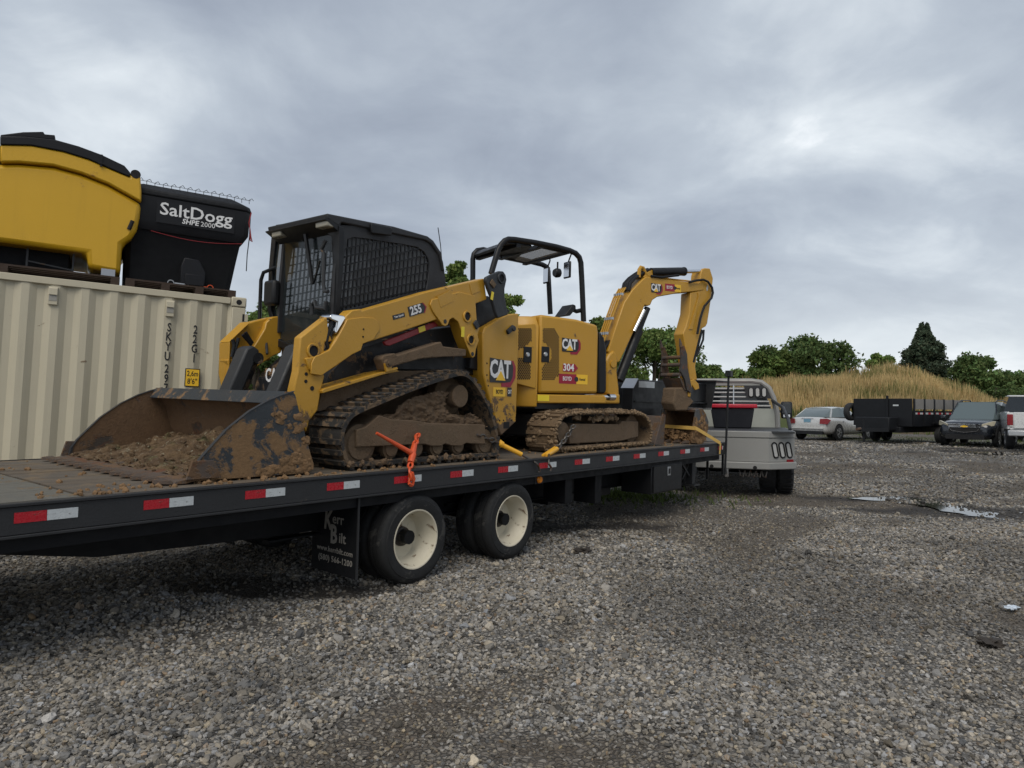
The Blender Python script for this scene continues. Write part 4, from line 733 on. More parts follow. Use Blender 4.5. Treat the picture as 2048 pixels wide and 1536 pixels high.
a, c = [SK.py(*q, YA - 0.07) for q in D5((450, 745), (510, 830))]; mkobj('pin_keeper', MB().bar((a.x, YA - 0.072, a.z), (c.x, YA - 0.072, c.z), 0.014, 0.06), m_trkfr, uo, bevel=0.012)
a, c = [SK.py(*q, YA - 0.07) for q in D5((485, 905), (465, 1020))]; mkobj('warning_label', MB().bar((a.x, YA - 0.0675, a.z), (c.x, YA - 0.0675, c.z), 0.003, 0.035), m_warn, uo)
mkobj('rear_link', MB().prism(ul, 0.60, 0.64), m_char, sk, bevel=0.01)
mkobj('rear_upright', MB().prism(local(SK, Z5((1430, 180), (1520, 120), (1700, 240), (1500, 360), (1470, 700), (1380, 680)), -0.58), -0.58, 0.5), m_blk, sk, bevel=0.01)
rd = local(SK, Z5((1482, 410), (1500, 362), (1672, 262), (1757, 256), (1752, 680), (1737, 1088), (1622, 1197), (1592, 1110), (1520, 860), (1484, 720)), -0.66)
rdo = mkobj('rear_door', MB().prism(rd, -0.66, 0.60), m_yeld, sk, bevel=0.014)
v = SK.py(*Z5((1690, 385))[0], -0.67); mkobj('door_hinge', MB().bar((v.x - 0.05, -0.675, v.z - 0.03), (v.x + 0.05, -0.675, v.z + 0.04), 0.03, 0.05).cyl((v.x + 0.04, -0.70, v.z + 0.02), (v.x + 0.04, -0.66, v.z + 0.02), 0.03), m_char, rdo, bevel=0.006)
for q in ((1512, 640), (1512, 730), (1522, 812), (1640, 1078), (1700, 1078), (1610, 1080)): v = SK.py(*Z5(q)[0], -0.66); mkobj('bolt_hole', MB().cyl((v.x, -0.662, v.z), (v.x, -0.65, v.z), 0.010, n=10), m_hole, rdo)
v = SK.py(*Z5((1662, 1115))[0], -0.66); mkobj('tie_slot', MB().box(v.x - 0.05, v.x + 0.05, -0.662, -0.65, v.z - 0.035, v.z + 0.035), m_hole, rdo)
v0, v1 = SK.py(*Z5((1535, 690))[0], -0.66), SK.py(*Z5((1720, 690))[0], -0.66); hh = (v1.x - v0.x) / 1.75; zc_ = SK.py(*Z5((1610, 695))[0], -0.66).z
cat_logo(rdo, (v0.x + hh * 0.88, -0.662, zc_), hh)
v0, v1 = SK.py(*Z5((1560, 858))[0], -0.66), SK.py(*Z5((1652, 858))[0], -0.66); q_ = mkobj('rental_decal', MB().box(v0.x, v1.x, -0.6635, -0.6610, v0.z - 0.048, v0.z + 0.048), m_lyel, rdo); put_text('BOYD', 0.062, ((v0.x + v1.x) / 2, -0.666, v0.z), m_btxt, q_, sx_=0.7, bold=0.008)
v2, v3 = SK.py(*Z5((1668, 860))[0], -0.66), SK.py(*Z5((1700, 860))[0], -0.66); q_ = mkobj('small_decal', MB().box(v2.x, v3.x, -0.6635, -0.6610, v2.z - 0.048, v2.z + 0.048), m_lblk, rdo); put_text('CAT', 0.058, ((v2.x + v3.x) / 2, -0.666, v2.z), m_wtxt, q_, sx_=0.55, bold=0.02)
# arm decals
a, c = [SK.py(*q, YA) for q in Z5((918, 245), (1030, 210))]; dX = Vector((c.x - a.x, 0, c.z - a.z)).normalized(); dZ = Vector((-dX.z, 0, dX.x))
m_ = (a + c) / 2; m_.y = YA - 0.001; nh = 0.20
pl = lambda s_, t_: m_ + dX * s_ * .62 + dZ * t_ * .66
dcl = mkobj('model_decal', MB().ext([pl(-0.175, -0.065), pl(0.14, -0.07), pl(0.19, 0.0), pl(0.14, 0.07), pl(-0.175, 0.072)], (0, -0.002, 0)), m_lblk, arm)
mkobj('decal_stripe', MB().ext([pl(0.125, -0.072) + Vector((0, -0.0025, 0)), pl(0.145, -0.072) + Vector((0, -0.0025, 0)), pl(0.20, 0.0) + Vector((0, -0.0025, 0)), pl(0.145, 0.072) + Vector((0, -0.0025, 0)), pl(0.125, 0.072) + Vector((0, -0.0025, 0)), pl(0.175, 0) + Vector((0, -0.0025, 0))], (0, -0.001, 0)), m_lred, dcl)
put_text('255', 0.105, pl(-0.03, 0) + Vector((0, -0.006, 0)), m_wtxt, dcl, dX, dZ, bold=0.03, sx_=0.92)
a, c = [SK.py(*q, YA) for q in Z5((788, 290), (880, 265))]; e_ = (a + c) / 2; w_ = (c - a).length
d2 = mkobj('speed_decal', MB().bar((a.x, YA - 0.0015, a.z), (c.x, YA - 0.0015, c.z), 0.002, 0.040), m_lblk, arm); put_text('Two Speed', 0.027, (e_.x, YA - 0.004, e_.z), m_wtxt, d2, dX, dZ, sx_=0.9, bold=0.01)
for q in ((1328, 398),): v = SK.py(*Z5(q)[0], YA - 0.018); mkobj('warning_label', MB().box(v.x - 0.022, v.x + 0.022, YA - 0.0185, YA - 0.0165, v.z - 0.05, v.z + 0.05), m_warn, arm)
# ------------------------------------------------------------------ cab
YC0, YC1 = -0.40, 0.46
def ringpanel(outer, inner, y0, y1):
    mb = MB(); R_ = [[(a, y0, b) for a, b in outer], [(a, y0, b) for a, b in inner], [(a, y1, b) for a, b in inner], [(a, y1, b) for a, b in outer]]; mb.loft(R_ + [R_[0]], cap=False); return mb
OUT = B7((262, 140), (450, 145), (690, 180), (900, 225), (1150, 268), (1400, 310), (1520, 350), (1620, 480), (1680, 640), (1710, 850), (1725, 1080), (1100, 1330), (650, 1500), (170, 1560), (205, 800))
INN = B7((375, 330), (460, 305), (650, 325), (860, 360), (1130, 400), (1330, 440), (1420, 500), (1480, 600), (1500, 680), (1480, 850), (1450, 1020), (1000, 1125), (620, 1230), (262, 1310), (300, 750))
oo, inn = local(SK, OUT, YC0), local(SK, INN, YC0)
for y0, y1 in ((YC0, YC0 + 0.04), (YC1 - 0.04, YC1)):
    sp1 = mkobj('cab_side', ringpanel(oo, inn, y0, y1), m_cab, sk, bevel=0.005)
    mkobj('side_window', MB().prism(inn, (y0 + y1) / 2 + 0.008, (y0 + y1) / 2 + 0.012), GLASS('side_glass_sky_sheen', (0.22, 0.225, 0.23), 0.72, 0.15) if y0 == YC0 else m_glass, sp1)  # near pane's grey colour stands in for sky reflected in the glass
    def inside(x, y, P_):
        c_ = False
        for i in range(len(P_)):
            (x1, y1_), (x2, y2_) = P_[i], P_[i - 1]
            if (y1_ > y) != (y2_ > y) and x < (x2 - x1) * (y - y1_) / (y2_ - y1_) + x1: c_ = not c_
        return c_
    RAW = [((a - 640) * 6.827, (b - 430) * 6.827) for a, b in INN]; mb = MB(); yy = y0 + 0.012
    lines = [((395 + k * 56, 250), (300 + k * 56, 1400)) for k in range(0, 24)] + [((150, 500 + j * 112), (1600, 180 + j * 112)) for j in range(0, 13)]
    for (xa_, ya_), (xb_, yb2) in lines:
        ins = [t for t in [i / 90 for i in range(91)] if inside(xa_ + (xb_ - xa_) * t, ya_ + (yb2 - ya_) * t, RAW)]
        if len(ins) < 3: continue
        p_, q_ = [SK.py(*B7((xa_ + (xb_ - xa_) * t, ya_ + (yb2 - ya_) * t))[0], YC0 + 0.012) for t in (ins[0] - 0.008, ins[-1] + 0.008)]
        mb.bar((p_.x, yy, p_.z), (q_.x, yy, q_.z), 0.013, 0.013)
    mkobj('window_screen', mb.mesh('window_screen', smooth=False), m_blk, sp1, kind='stuff')
rf = local(SK, Z3((922, 104), (1260, 172), (1450, 208), (1715, 284), (1760, 318), (1820, 410), (1850, 560), (1835, 560), (1805, 430), (1745, 345), (1700, 318), (1040, 178), (1010, 205), (930, 150)), YC0 - 0.02)
rfo = mkobj('roof', MB().prism(rf, YC0 - 0.022, YC1 + 0.03), m_cab, sk, bevel=0.012)
a, c = [SK.py(*q, YC0 - 0.03) for q in Z3((1265, 190), (1432, 232))]; mkobj('roof_vent', MB().prism(local(SK, Z3((1265, 185), (1425, 215), (1435, 240), (1425, 282), (1270, 262)), YC0 - 0.04), YC0 - 0.05, YC0 - 0.0225), m_blk, rfo, bevel=0.008)
XF = SK.py(*Z3((1000, 230))[0], YC0).x; XFb = SK.py(*Z3((960, 860))[0], YC0).x
def fr_yz(p, x): v = SK.px(*p, x); return (v.y, v.z)
WO = B6((95, 190), (130, 120), (330, 90), (540, 80), (640, 130), (640, 420), (610, 860), (500, 1010), (250, 1130), (130, 1100), (60, 800), (70, 480))
WI = B6((125, 250), (195, 180), (330, 142), (480, 148), (575, 215), (585, 440), (555, 850), (440, 980), (240, 1090), (150, 1050), (88, 800), (98, 480))
wo_, wi_ = [fr_yz(q, XF) for q in WO], [fr_yz(q, XF) for q in WI]
R4 = [[(XF, a, b) for a, b in wo_], [(XF, a, b) for a, b in wi_], [(XF + 0.05, a, b) for a, b in wi_], [(XF + 0.05, a, b) for a, b in wo_]]
dof = mkobj('cab_door', MB().loft(R4 + [R4[0]], cap=False), m_blk, sk, bevel=0.006)
mkobj('windshield', MB().prismx(wi_, XF + 0.02, XF + 0.026), GLASS('windshield_glass', (0.03, 0.037, 0.04), 0.48), dof)
w0, w1 = [SK.px(*q, XF) for q in B6((385, 172), (440, 600))]; mkobj('wiper', MB().bar((XF - 0.03, w0.y, w0.z), (XF - 0.02, w1.y, w1.z), 0.022, 0.03).bar((XF - 0.02, w1.y - 0.1, w1.z + 0.2), (XF - 0.012, w1.y, w1.z), 0.014, 0.014), m_blk, dof)
lowd = [fr_yz(q, XF + 0.3) for q in B6((130, 880), (355, 820), (560, 870), (560, 1100), (250, 1120))]
mkobj('cab_floor', MB().box(XF + 0.06, 0.75, YC0 + 0.05, YC1 - 0.05, 0.75, 0.80), m_blk, sk); mkobj('cab_rear_wall', MB().prism(local(SK, Z3((1560, 480), (1680, 480), (1780, 680), (1700, 800), (1560, 820)), YC0), YC0 + 0.05, YC1 - 0.05), m_blk, sk)
seat = mkobj('seat', MB().box(0.10, 0.50, -0.20, 0.26, 1.0, 1.14).prism([(0.42, 1.13), (0.55, 1.13), (0.66, 1.72), (0.56, 1.74)], -0.18, 0.24), m_blk, sk, bevel=0.04)
for yy in (-0.30, 0.36): mkobj('armrest', MB().box(-0.10, 0.45, yy - 0.05, yy + 0.05, 1.18, 1.26).cyl((-0.05, yy, 1.25), (-0.08, yy, 1.44), 0.025), m_blk, sk, bevel=0.015)
for q in (((845, 150), (938, 152)), ((500, 228), (570, 228))):
    a, c = [SK.px(*p, XF - 0.10) for p in Z3(*q)]; mkobj('roof_lamp', MB().box(XF - 0.12, XF - 0.04, min(a.y, c.y), max(a.y, c.y), a.z - 0.085, a.z - 0.02), MAT('lamp_lens', (0.30, 0.28, 0.22), 0.3), rfo, bevel=0.01)
# visor underside
mkobj('visor', MB().ext([(XF - 0.14, YC0 - 0.02, rf[0][1] - 0.055), (XF + 0.02, YC0 - 0.02, rf[0][1] - 0.14), (XF + 0.02, YC0 - 0.02, rf[0][1] - 0.05), (XF - 0.14, YC0 - 0.02, rf[0][1] - 0.045)], (0, YC1 - YC0 + 0.05, 0)), m_blk, rfo)
hl = [SK.px(*q, XF - 0.06) for q in ((540, 533), (527, 545), (522, 560), (519, 640), (524, 648), (540, 648))]; mkobj('grab_rail', MB().tube([(XF - 0.06 if 0 < i < 5 else XF, v.y, v.z) for i, v in enumerate(hl)], 0.018, 8), m_blk, sk)
a, c = [SK.px(*q, XF - 0.05) for q in B6((55, 575), (135, 770))]; mkobj('mirror', MB().box(XF - 0.09, XF - 0.01, c.y, a.y, c.z, a.z), m_blk, sk, bevel=0.03)
gr_ = [SK.px(*q, XF - 0.03) for q in B6((540, 250), (505, 320), (525, 350), (520, 600), (530, 660), (560, 660))]; mkobj('door_handle', MB().tube([(XF - 0.04, v.y, v.z) for v in gr_], 0.016, 8).tube([(XF - 0.05, v.y, v.z) for v in [SK.px(*q, XF - 0.03) for q in B6((435, 850), (435, 770), (460, 745), (470, 790), (545, 800), (548, 740))]], 0.02, 8), m_char, sk)
st_ = [SK.px(*q, XF - 0.03) for q in B6((65, 900), (90, 1000), (150, 1170))]; mkobj('door_strut', MB().tube([(XF - 0.03 - 0.06 * i, v.y, v.z) for i, v in enumerate(st_)], 0.012, 8), m_char, sk)
an = [SK.py(*q, 0.2) for q in ((876, 455), (881, 490), (887, 560))]; mkobj('antenna', MB().tube([(v.x, 0.2, v.z) for v in an], 0.005, 6), m_blk, sk)
mkobj('cab_base', MB().box(XF + 0.03, XF + 0.45, YC0 + 0.02, YC1 - 0.02, 0.30, 1.10), m_blkm, sk, bevel=0.02)
# front: tilt-cylinder guards, quick coupler
for yc, top, bot in ((-0.44, D4((1330, 590)), D4((1050, 1390))), (0.18, D4((500, 620)), D4((260, 1340)))):
    t_, b_ = SK.px(*top[0], -1.10 + 0.0), SK.px(*bot[0], -1.22)
    t_, b_ = SK.py(*top[0], yc), SK.py(*bot[0], yc)
    cg = mkobj('cylinder_guard', MB().ext([(b_.x - 0.10, yc - 0.09, b_.z - 0.1), (b_.x + 0.04, yc - 0.09, b_.z - 0.1), (t_.x + 0.10, yc - 0.09, t_.z - 0.03), (t_.x + 0.03, yc - 0.09, t_.z + 0.01), (t_.x - 0.03, yc - 0.09, t_.z - 0.02)], (0, 0.17, 0)), m_char, sk, bevel=0.02)
    mkobj('tilt_cylinder', MB().cyl((b_.x + 0.06, yc, b_.z - 0.1), (t_.x + 0.10, yc, t_.z - 0.06), 0.055, n=14).cyl((t_.x + 0.08, yc - 0.10, t_.z - 0.10), (t_.x + 0.08, yc + 0.10, t_.z - 0.10), 0.05, n=14), m_blkm, cg)
v = SK.py(*D4((1000, 1080))[0], -0.22)
fp_ = mkobj('front_plate', MB().prismx([(-0.42, 0.30), (-0.42, 0.66), (-0.36, 0.74), (0.06, 0.74), (0.10, 0.66), (0.10, 0.30)], v.x + 0.02, v.x + 0.06), m_blkm, sk, bevel=0.02)
for i, pts in enumerate((((300, 500), (330, 600), (290, 800)), ((400, 480), (360, 620), (330, 760), (320, 850)), ((520, 380), (580, 480), (640, 570)), ((470, 420), (560, 520), (620, 600)))):
    mkobj('hydraulic_hose', MB().tube([(w.x, 0.38, w.z) for w in (SK.py(*q, 0.38) for q in D4(*pts))], 0.016, 8), m_blk, fa)
cz = SK.py(*D4((1020, 1125))[0], -0.2); put_text('CAT', 0.16, (v.x + 0.017, -0.19, cz.z), m_wtxt, fp_, (0, -1, 0), (0, 0, 1), bold=0.02, sx_=0.75)
# ------------------------------------------------------------------ bucket
BY0, BY1 = -0.955, 1.13
bsid = local(SK, Z4((1780, 163), (1690, 190), (1590, 230), (1450, 310), (1300, 430), (1200, 540), (1110, 640), (1060, 720), (1040, 815), (1250, 800), (1850, 757), (1928, 728), (1930, 690), (1880, 520), (1830, 330), (1795, 180)), BY0)
z_off = min(z for x, z in bsid); bsid = [(x, z if z > 0.06 else max(0.006, z)) for x, z in bsid]
bk = mkobj('bucket', MB().prism(bsid, BY0, BY0 + 0.022), m_bucket, sk, bevel=0.003, label='muddy black loader bucket')
mkobj('bucket_side', MB().prism(bsid, BY1 - 0.022, BY1), m_bucket_in, bk, bevel=0.003)
edge = bsid[0:9]; mkobj('side_rim', MB().loft([[(x - 0.008, BY0 - 0.006, z - 0.004), (x + 0.010, BY0 - 0.006, z + 0.010), (x + 0.010, BY0 + 0.028, z + 0.010), (x - 0.008, BY0 + 0.028, z - 0.004)] for x, z in edge]), m_char, bk)
mkobj('side_rim', MB().loft([[(x - 0.008, BY1 - 0.028, z - 0.004), (x + 0.010, BY1 - 0.028, z + 0.010), (x + 0.010, BY1 + 0.006, z + 0.010), (x - 0.008, BY1 + 0.006, z - 0.004)] for x, z in edge]), m_char, bk)
xfrt = SK.py(375, 966, BY0).x; heel, top = bsid[11], bsid[0]
shell = [(xfrt, 0.008), (xfrt, 0.03), (bsid[9][0], 0.045), (heel[0] - 0.10, 0.07), (heel[0] - 0.035, 0.14), (bsid[13][0] - 0.03, bsid[13][1]), (bsid[14][0] - 0.03, bsid[14][1]), (top[0] - 0.005, top[1] - 0.12), (top[0] - 0.075, top[1] - 0.035), (top[0] - 0.05, top[1] + 0.004), (top[0] + 0.02, top[1] + 0.004), (bsid[14][0], bsid[14][1]), (bsid[13][0], bsid[13][1]), (heel[0], heel[1] + 0.02), (heel[0] - 0.02, 0.008)]
mkobj('bucket_shell', MB().prism(shell, BY0 + 0.023, BY1 - 0.023), m_bucket_in, bk, bevel=0.004)
tl = local(SK, Z4((1780, 160), (1795, 160)), BY0); mkobj('top_lip', MB().ext([(top[0] - 0.055, 0, top[1] + 0.006), (top[0] - 0.11, 0, top[1] - 0.085), (top[0] - 0.10, 0, top[1] - 0.09), (top[0] - 0.04, 0, top[1] + 0.0)], (0, BY1 - BY0 - 0.06, 0)), m_bucket, bk, bevel=0.003)
bk.children[-1].location = (0, BY0 + 0.03, 0)
mkobj('cutting_edge', MB().ext([(xfrt - 0.10, BY0 - 0.01, 0.006), (xfrt - 0.08, BY0 - 0.01, 0.022), (xfrt + 0.12, BY0 - 0.01, 0.045), (xfrt + 0.12, BY0 - 0.01, 0.031), (xfrt - 0.02, BY0 - 0.01, 0.005)], (0, BY1 - BY0 + 0.02, 0)), m_worn, bk)
tm = MB().prismz([(0.0, -0.075), (-0.045, -0.06), (-0.085, -0.02), (-0.095, 0.0), (-0.085, 0.02), (-0.045, 0.06), (0.0, 0.075)], -0.010, 0.012).mesh('tooth'); tm.materials.append(m_worn)
for k in range(13):
    o = mkobj('tooth', tm, None, bk, (xfrt - 0.095, BY0 + 0.075 + k * (BY1 - BY0 - 0.15) / 12, 0.020)); o.rotation_euler = (R.uniform(-.05, .05), R.uniform(-0.04, 0.02), R.uniform(-.06, .06))
cut = local(SK, Z4((1035, 665), (1190, 660), (1245, 800), (1230, 815), (990, 805)), BY0 - 0.014)
for yy in (BY0 - 0.030, BY1 + 0.008): mkobj('side_cutter', MB().prism([(x, max(z, 0.03)) for x, z in cut], yy, yy + 0.022), m_worn, bk, bevel=0.003)
mm = MB()
for i in range(330):
    sx_, sz_ = R.random(), R.random() ** 1.5; x_ = xfrt + 0.12 + sx_ * (heel[0] - xfrt - 0.16); z_ = 0.03 + sz_ * 0.42
    if z_ > 0.60 * sx_ + 0.10 or noise.noise(Vector((x_ * 4.5, 3.3, z_ * 5.5))) < 0.10 - 0.35 * max(0, sx_ - 0.55) * (1 if z_ < 0.2 else 0): continue
    mm.blob((x_, BY0 - 0.001, z_), R.uniform(0.008, 0.030) * R.uniform(0.6, 1.1), i, 2, 0.9, (1.3, 0.30, 1))
mkobj('caked_mud', mm.mesh('caked_mud', 60), m_clod, bk, kind='stuff')
# --- dirt lying in the bucket
m_heap, nt, b = mk('dirt_and_straw'); N = NT(nt); t = N.n('ShaderNodeTexCoord').outputs['Object']
c = N.mix(N.mrange(N.noise(t, 9, 8, 0.7), 0.35, 0.65), (0.095, 0.056, 0.027, 1), (0.185, 0.118, 0.060, 1)); c = N.mix(N.mrange(N.noise(t, 26, 8, 0.75, 0.8), 0.57, 0.64), c, (0.36, 0.335, 0.24, 1)); c = N.mix(N.mrange(N.noise(t, 5, 5, 0.6), 0.58, 0.70, 0, 0.6), c, (0.10, 0.11, 0.04, 1)); N.l(c, b.inputs['Base Color']); b.inputs['Roughness'].default_value = 0.95
bp = N.n('ShaderNodeBump'); bp.inputs['Distance'].default_value = 0.03; N.l(N.noise(t, 34, 8, 0.75), bp.inputs['Height']); N.l(bp.outputs[0], b.inputs['Normal'])
HX, HY = np.meshgrid(np.linspace(xfrt + 0.02, heel[0] - 0.05, 60), np.linspace(BY0 + 0.03, BY1 - 0.03, 110)); s1 = (HX - HX.min()) / (HX.max() - HX.min()); s2 = (HY - HY.min()) / (HY.max() - HY.min())
HZ_ = 0.035 + 0.24 * np.clip(s1 - 0.08, 0, 1) ** 0.8 * np.exp(-((s2 - 0.50) / 0.23) ** 2) + 0.11 * np.exp(-((s2 - 0.95) / 0.2) ** 2) * np.clip(s1, 0, 1) + 0.05 * s1 + (vnoise(HX * 10, HY * 10, 1.1, 31) - 0.5) * 0.085 * np.clip(s1 * 3, 0.1, 1) + (vnoise(HX * 10, HY * 10, 0.45, 32) - 0.5) * 0.04
HZ_ = np.maximum(HZ_, 0.02); a_, b_ = HX.shape; ii = np.arange(a_ * b_).reshape(a_, b_); hm_ = bpy.data.meshes.new('dirt_heap')
hm_.from_pydata(np.stack([HX.ravel(), HY.ravel(), HZ_.ravel()], 1).tolist(), [], np.stack([ii[:-1, :-1], ii[:-1, 1:], ii[1:, 1:], ii[1:, :-1]], -1).reshape(-1, 4).tolist())
dh = mkobj('dirt_heap', hm_, m_heap, kind='stuff'); dh.matrix_world = SK.mat(); dh['label'] = 'heap of brown dirt and straw lying in the loader bucket'; dh['category'] = 'dirt'
m_straw = MAT('straw', (0.38, 0.31, 0.16), 0.9, var=0.4, vs_=30); mb = MB()
for i in range(420):
    k1, k2 = R.randrange(a_), R.randrange(b_); v = Vector((HX[k1, k2], HY[k1, k2], HZ_[k1, k2] + 0.006)); d = Vector((R.gauss(0, 1), R.gauss(0, 1), R.gauss(0, .35))).normalized() * R.uniform(0.025, 0.08); mb.bar(v - d / 2, v + d / 2, 0.004, 0.002)
for i in range(160):
    k1, k2 = R.randrange(a_), R.randrange(b_); mb.blob((HX[k1, k2], HY[k1, k2], HZ_[k1, k2]), R.uniform(0.012, 0.032), i, 1, 0.6)
dh2 = mkobj('straw_and_clods', mb.mesh('straw_and_clods', smooth=False), m_heap, dh, kind='stuff')
mb = MB()
for i in range(60): mb.blob((cz.x + 0.07 + R.uniform(-.03, .12), -0.16 + R.uniform(-0.18, 0.18), 0.755 + R.uniform(-0.01, 0.05)), R.uniform(0.010, 0.026), i, 2, 0.9)
mkobj('caked_mud', mb, m_clod, sk, kind='stuff')
# crumbs on the deck
mb = MB()
for i in range(260):
    x_ = R.uniform(-2.6, 0.2) if R.random() < 0.75 else R.uniform(0.2, 6.3); y_ = R.choice((R.uniform(0.06, 0.24), R.uniform(0.06, 0.5), R.uniform(0.1, 2.3))); mb.blob((x_, y_, DK + 0.004), R.uniform(0.006, 0.022), i, 1, 0.6)
cr_ = mkobj('deck_crumbs', mb.mesh('deck_crumbs', smooth=False), m_clod, kind='stuff'); cr_.matrix_world = TF.mat(); cr_['label'] = 'crumbs of dry mud scattered on the trailer deck'; cr_['category'] = 'mud'
# ================================================================== MINI EXCAVATOR
ET = TF.sub(3.35, 1.22, DK + 0.004); EANG = math.radians(-20); EX = TF.sub(3.35, 1.22, DK + 0.004, EANG)
ex = thing('mini_excavator', 'yellow mini excavator with open black canopy and folded boom', 'excavator', ET)
def eh(name, mb, mat, parent=None, **k):
    o = mkobj(name, mb, mat, parent or ex, **k)
    if parent is None: o.rotation_euler = (0, 0, EANG)
    return o
L_ = lambda pts, y: local(EX, pts, y)
pe = local(ET, D2((770, 828), (720, 780), (700, 640), (712, 480), (760, 360), (850, 300), (1000, 278), (1400, 272), (1750, 278), (1850, 312), (1910, 400), (1938, 520), (1918, 640), (1850, 728)), -0.97)
pe = [(x, z if z > 0.12 else 0.035) for x, z in pe]
R = random.Random(21)
tfp = local(ET, D2((925, 470), (965, 432), (1555, 442), (1575, 400), (1782, 398), (1782, 600), (1560, 655), (905, 692), (895, 600)), -0.93)
sq_ = ET.py(*D2((788, 548))[0], -0.95)
for ya, yb_ in ((-0.97, -0.57), (0.57, 0.97)):
    tk, tp, tn = make_track(ex, pe, ya, yb_, m_trackx, m_trackx, 0.115, barh=0.022)
    f = mkobj('track_frame', MB().prism(tfp, ya + 0.05, yb_ - 0.05), m_trkfr, ex, bevel=0.012)
    mkobj('sprocket_cover', MB().lathe([(0, ya + 0.02), (0.115, ya + 0.022), (0.125, ya + 0.04), (0.125, ya + 0.2), (0.19, ya + 0.21), (0.19, yb_ - 0.1)], (sq_.x + 0.04, 0, sq_.z), n=28), m_trkfr, f)
    mkobj('idler', MB().lathe([(0.02, ya + 0.09), (0.18, ya + 0.1), (0.18, yb_ - 0.1)], (1.02, 0, 0.24), n=28), m_trkfr, f)
    v = ET.py(*D2((1255, 385))[0], ya); mkobj('carrier_roller', MB().cyl((v.x, ya + 0.06, v.z), (v.x, yb_ - 0.05, v.z), 0.04, n=14), m_trkfr, f)
    rl = MB().lathe([(0.02, 0.08), (0.06, 0.08), (0.06, 0.32), (0.02, 0.32)], (0, 0, 0), n=14).mesh('roller'); rl.materials.append(m_trkfr)
    for k in range(4): mkobj('roller', rl, None, f, (-0.7 + 0.42 * k, ya, 0.13))
    mm = MB(); n_ = len(tp)
    for i in range(620):
        j = R.randrange(n_); t_, nn = tn[j]; p_ = tp[j]
        side_ = R.random() < 0.35
        if side_: mm.blob((p_.x - nn.x * 0.01, ya + R.uniform(-0.012, 0.01), p_.y - nn.y * 0.01), R.uniform(0.010, 0.024), i, 2, 0.9)
        else:
            r_ = R.uniform(0.010, 0.032) * (1.5 if p_.x < -1.0 else 0.85); z_ = p_.y + nn.y * 0.01
            if z_ - r_ * 0.5 < 0.0: z_ = r_ * 0.5
            mm.blob((p_.x + nn.x * 0.01, R.uniform(ya + 0.02, yb_ - 0.02), z_), r_, i, 1 if r_ < .02 else 2, 0.9, (1.3, 1.3, 1) if abs(nn.y) > .7 else (1, 1.3, 1.3))
    for i in range(26): mm.blob((R.uniform(-0.4, 0.6), ya + 0.06, 0.385 + R.uniform(-0.02, 0.03)), R.uniform(0.015, 0.035), i + 300, 2, 0.8)
    mkobj('caked_mud', mm.mesh('caked_mud', 60), m_muddry, tk, kind='stuff')
mkobj('car_body', MB().box(-0.75, 0.85, -0.56, 0.56, 0.16, 0.42).cyl((0, 0, 0.42), (0, 0, 0.62), 0.38, n=28), m_blkm, ex, bevel=0.02)
# dozer blade
bp_ = [(1.50, 0.03), (1.60, 0.02), (1.66, 0.10), (1.67, 0.25), (1.70, 0.40), (1.64, 0.41), (1.61, 0.26), (1.58, 0.12)]
bl = mkobj('dozer_blade', MB().prism(bp_, -0.99, 0.99), m_worn, ex, bevel=0.008); mkobj('blade_end_plate', MB().prism([(1.44, 0.02), (1.70, 0.02), (1.74, 0.42), (1.66, 0.44), (1.54, 0.2)], -1.005, -0.991), m_worn, bl)
for yy in (-0.42, 0.36): mkobj('blade_arm', MB().bar((0.75, yy + 0.03, 0.26), (1.60, yy + 0.03, 0.2), 0.08, 0.12), m_trkfr, bl)
# ---- house
YP = -0.90
sidep = L_(Z6((578, 572), (700, 588), (815, 604), (945, 640), (953, 690), (946, 1078), (572, 1076)), YP)
hood = eh('side_hood', MB().prism(sidep, YP, -0.28), m_yel, bevel=0.028, label='yellow side hood with vents and decals')
zb, zt_ = sidep[-1][1], sidep[0][1]; xs_ = sidep[0][0] - 0.006
plan = [(xs_, YP + 0.004), (xs_ - 0.10, YP + 0.03), (xs_ - 0.24, YP + 0.14), (xs_ - 0.38, YP + 0.36), (xs_ - 0.46, -0.3), (xs_ - 0.48, 0), (xs_ - 0.46, 0.3), (xs_ - 0.38, 0.54), (xs_ - 0.24, 0.76), (xs_ - 0.10, 0.87), (xs_, 0.9)]
ztr = zt_ - 0.02
rear = eh('rear_hood', MB().loft([[(x * 0.985, y * 0.985, zb - 0.16) for x, y in plan], [(x, y, zb - 0.08) for x, y in plan], [(x, y, ztr - 0.12) for x, y in plan], [(xs_ - (xs_ - x) * 0.86, y * 0.92, ztr) for x, y in plan]]), m_yel, bevel=0.012, label='yellow rounded rear hood')
skirt = L_(Z6((562, 1083), (990, 1091), (1003, 1110), (998, 1142), (562, 1140)), YP + 0.01)
eh('skirt', MB().prism(skirt, YP + 0.01, 0.86), m_yel, bevel=0.012)
eh('platform', MB().prismz([(xs_, -0.85), (skirt[1][0], -0.6), (skirt[1][0] + 0.05, 0.86), (xs_, 0.88)], skirt[3][1] - 0.08, skirt[3][1] + 0.03), m_blk)
eh('front_trim', MB().prism(L_(Z6((956, 680), (985, 720), (1000, 800), (1000, 1060), (988, 1080), (948, 1078)), YP + 0.02), YP + 0.012, -0.32), m_blk, bevel=0.02)
eh('floor', MB().box(xs_, 0.62, -0.28, 0.88, skirt[1][1], skirt[1][1] + 0.03), m_blk)
seat = eh('seat', MB().box(-0.35, 0.10, -0.10, 0.38, 1.0, 1.12).box(-0.46, -0.34, -0.10, 0.38, 1.05, 1.50), m_blk, bevel=0.05); eh('seat_base', MB().box(-0.4, 0.05, -0.12, 0.42, 0.72, 0.99), m_blk)
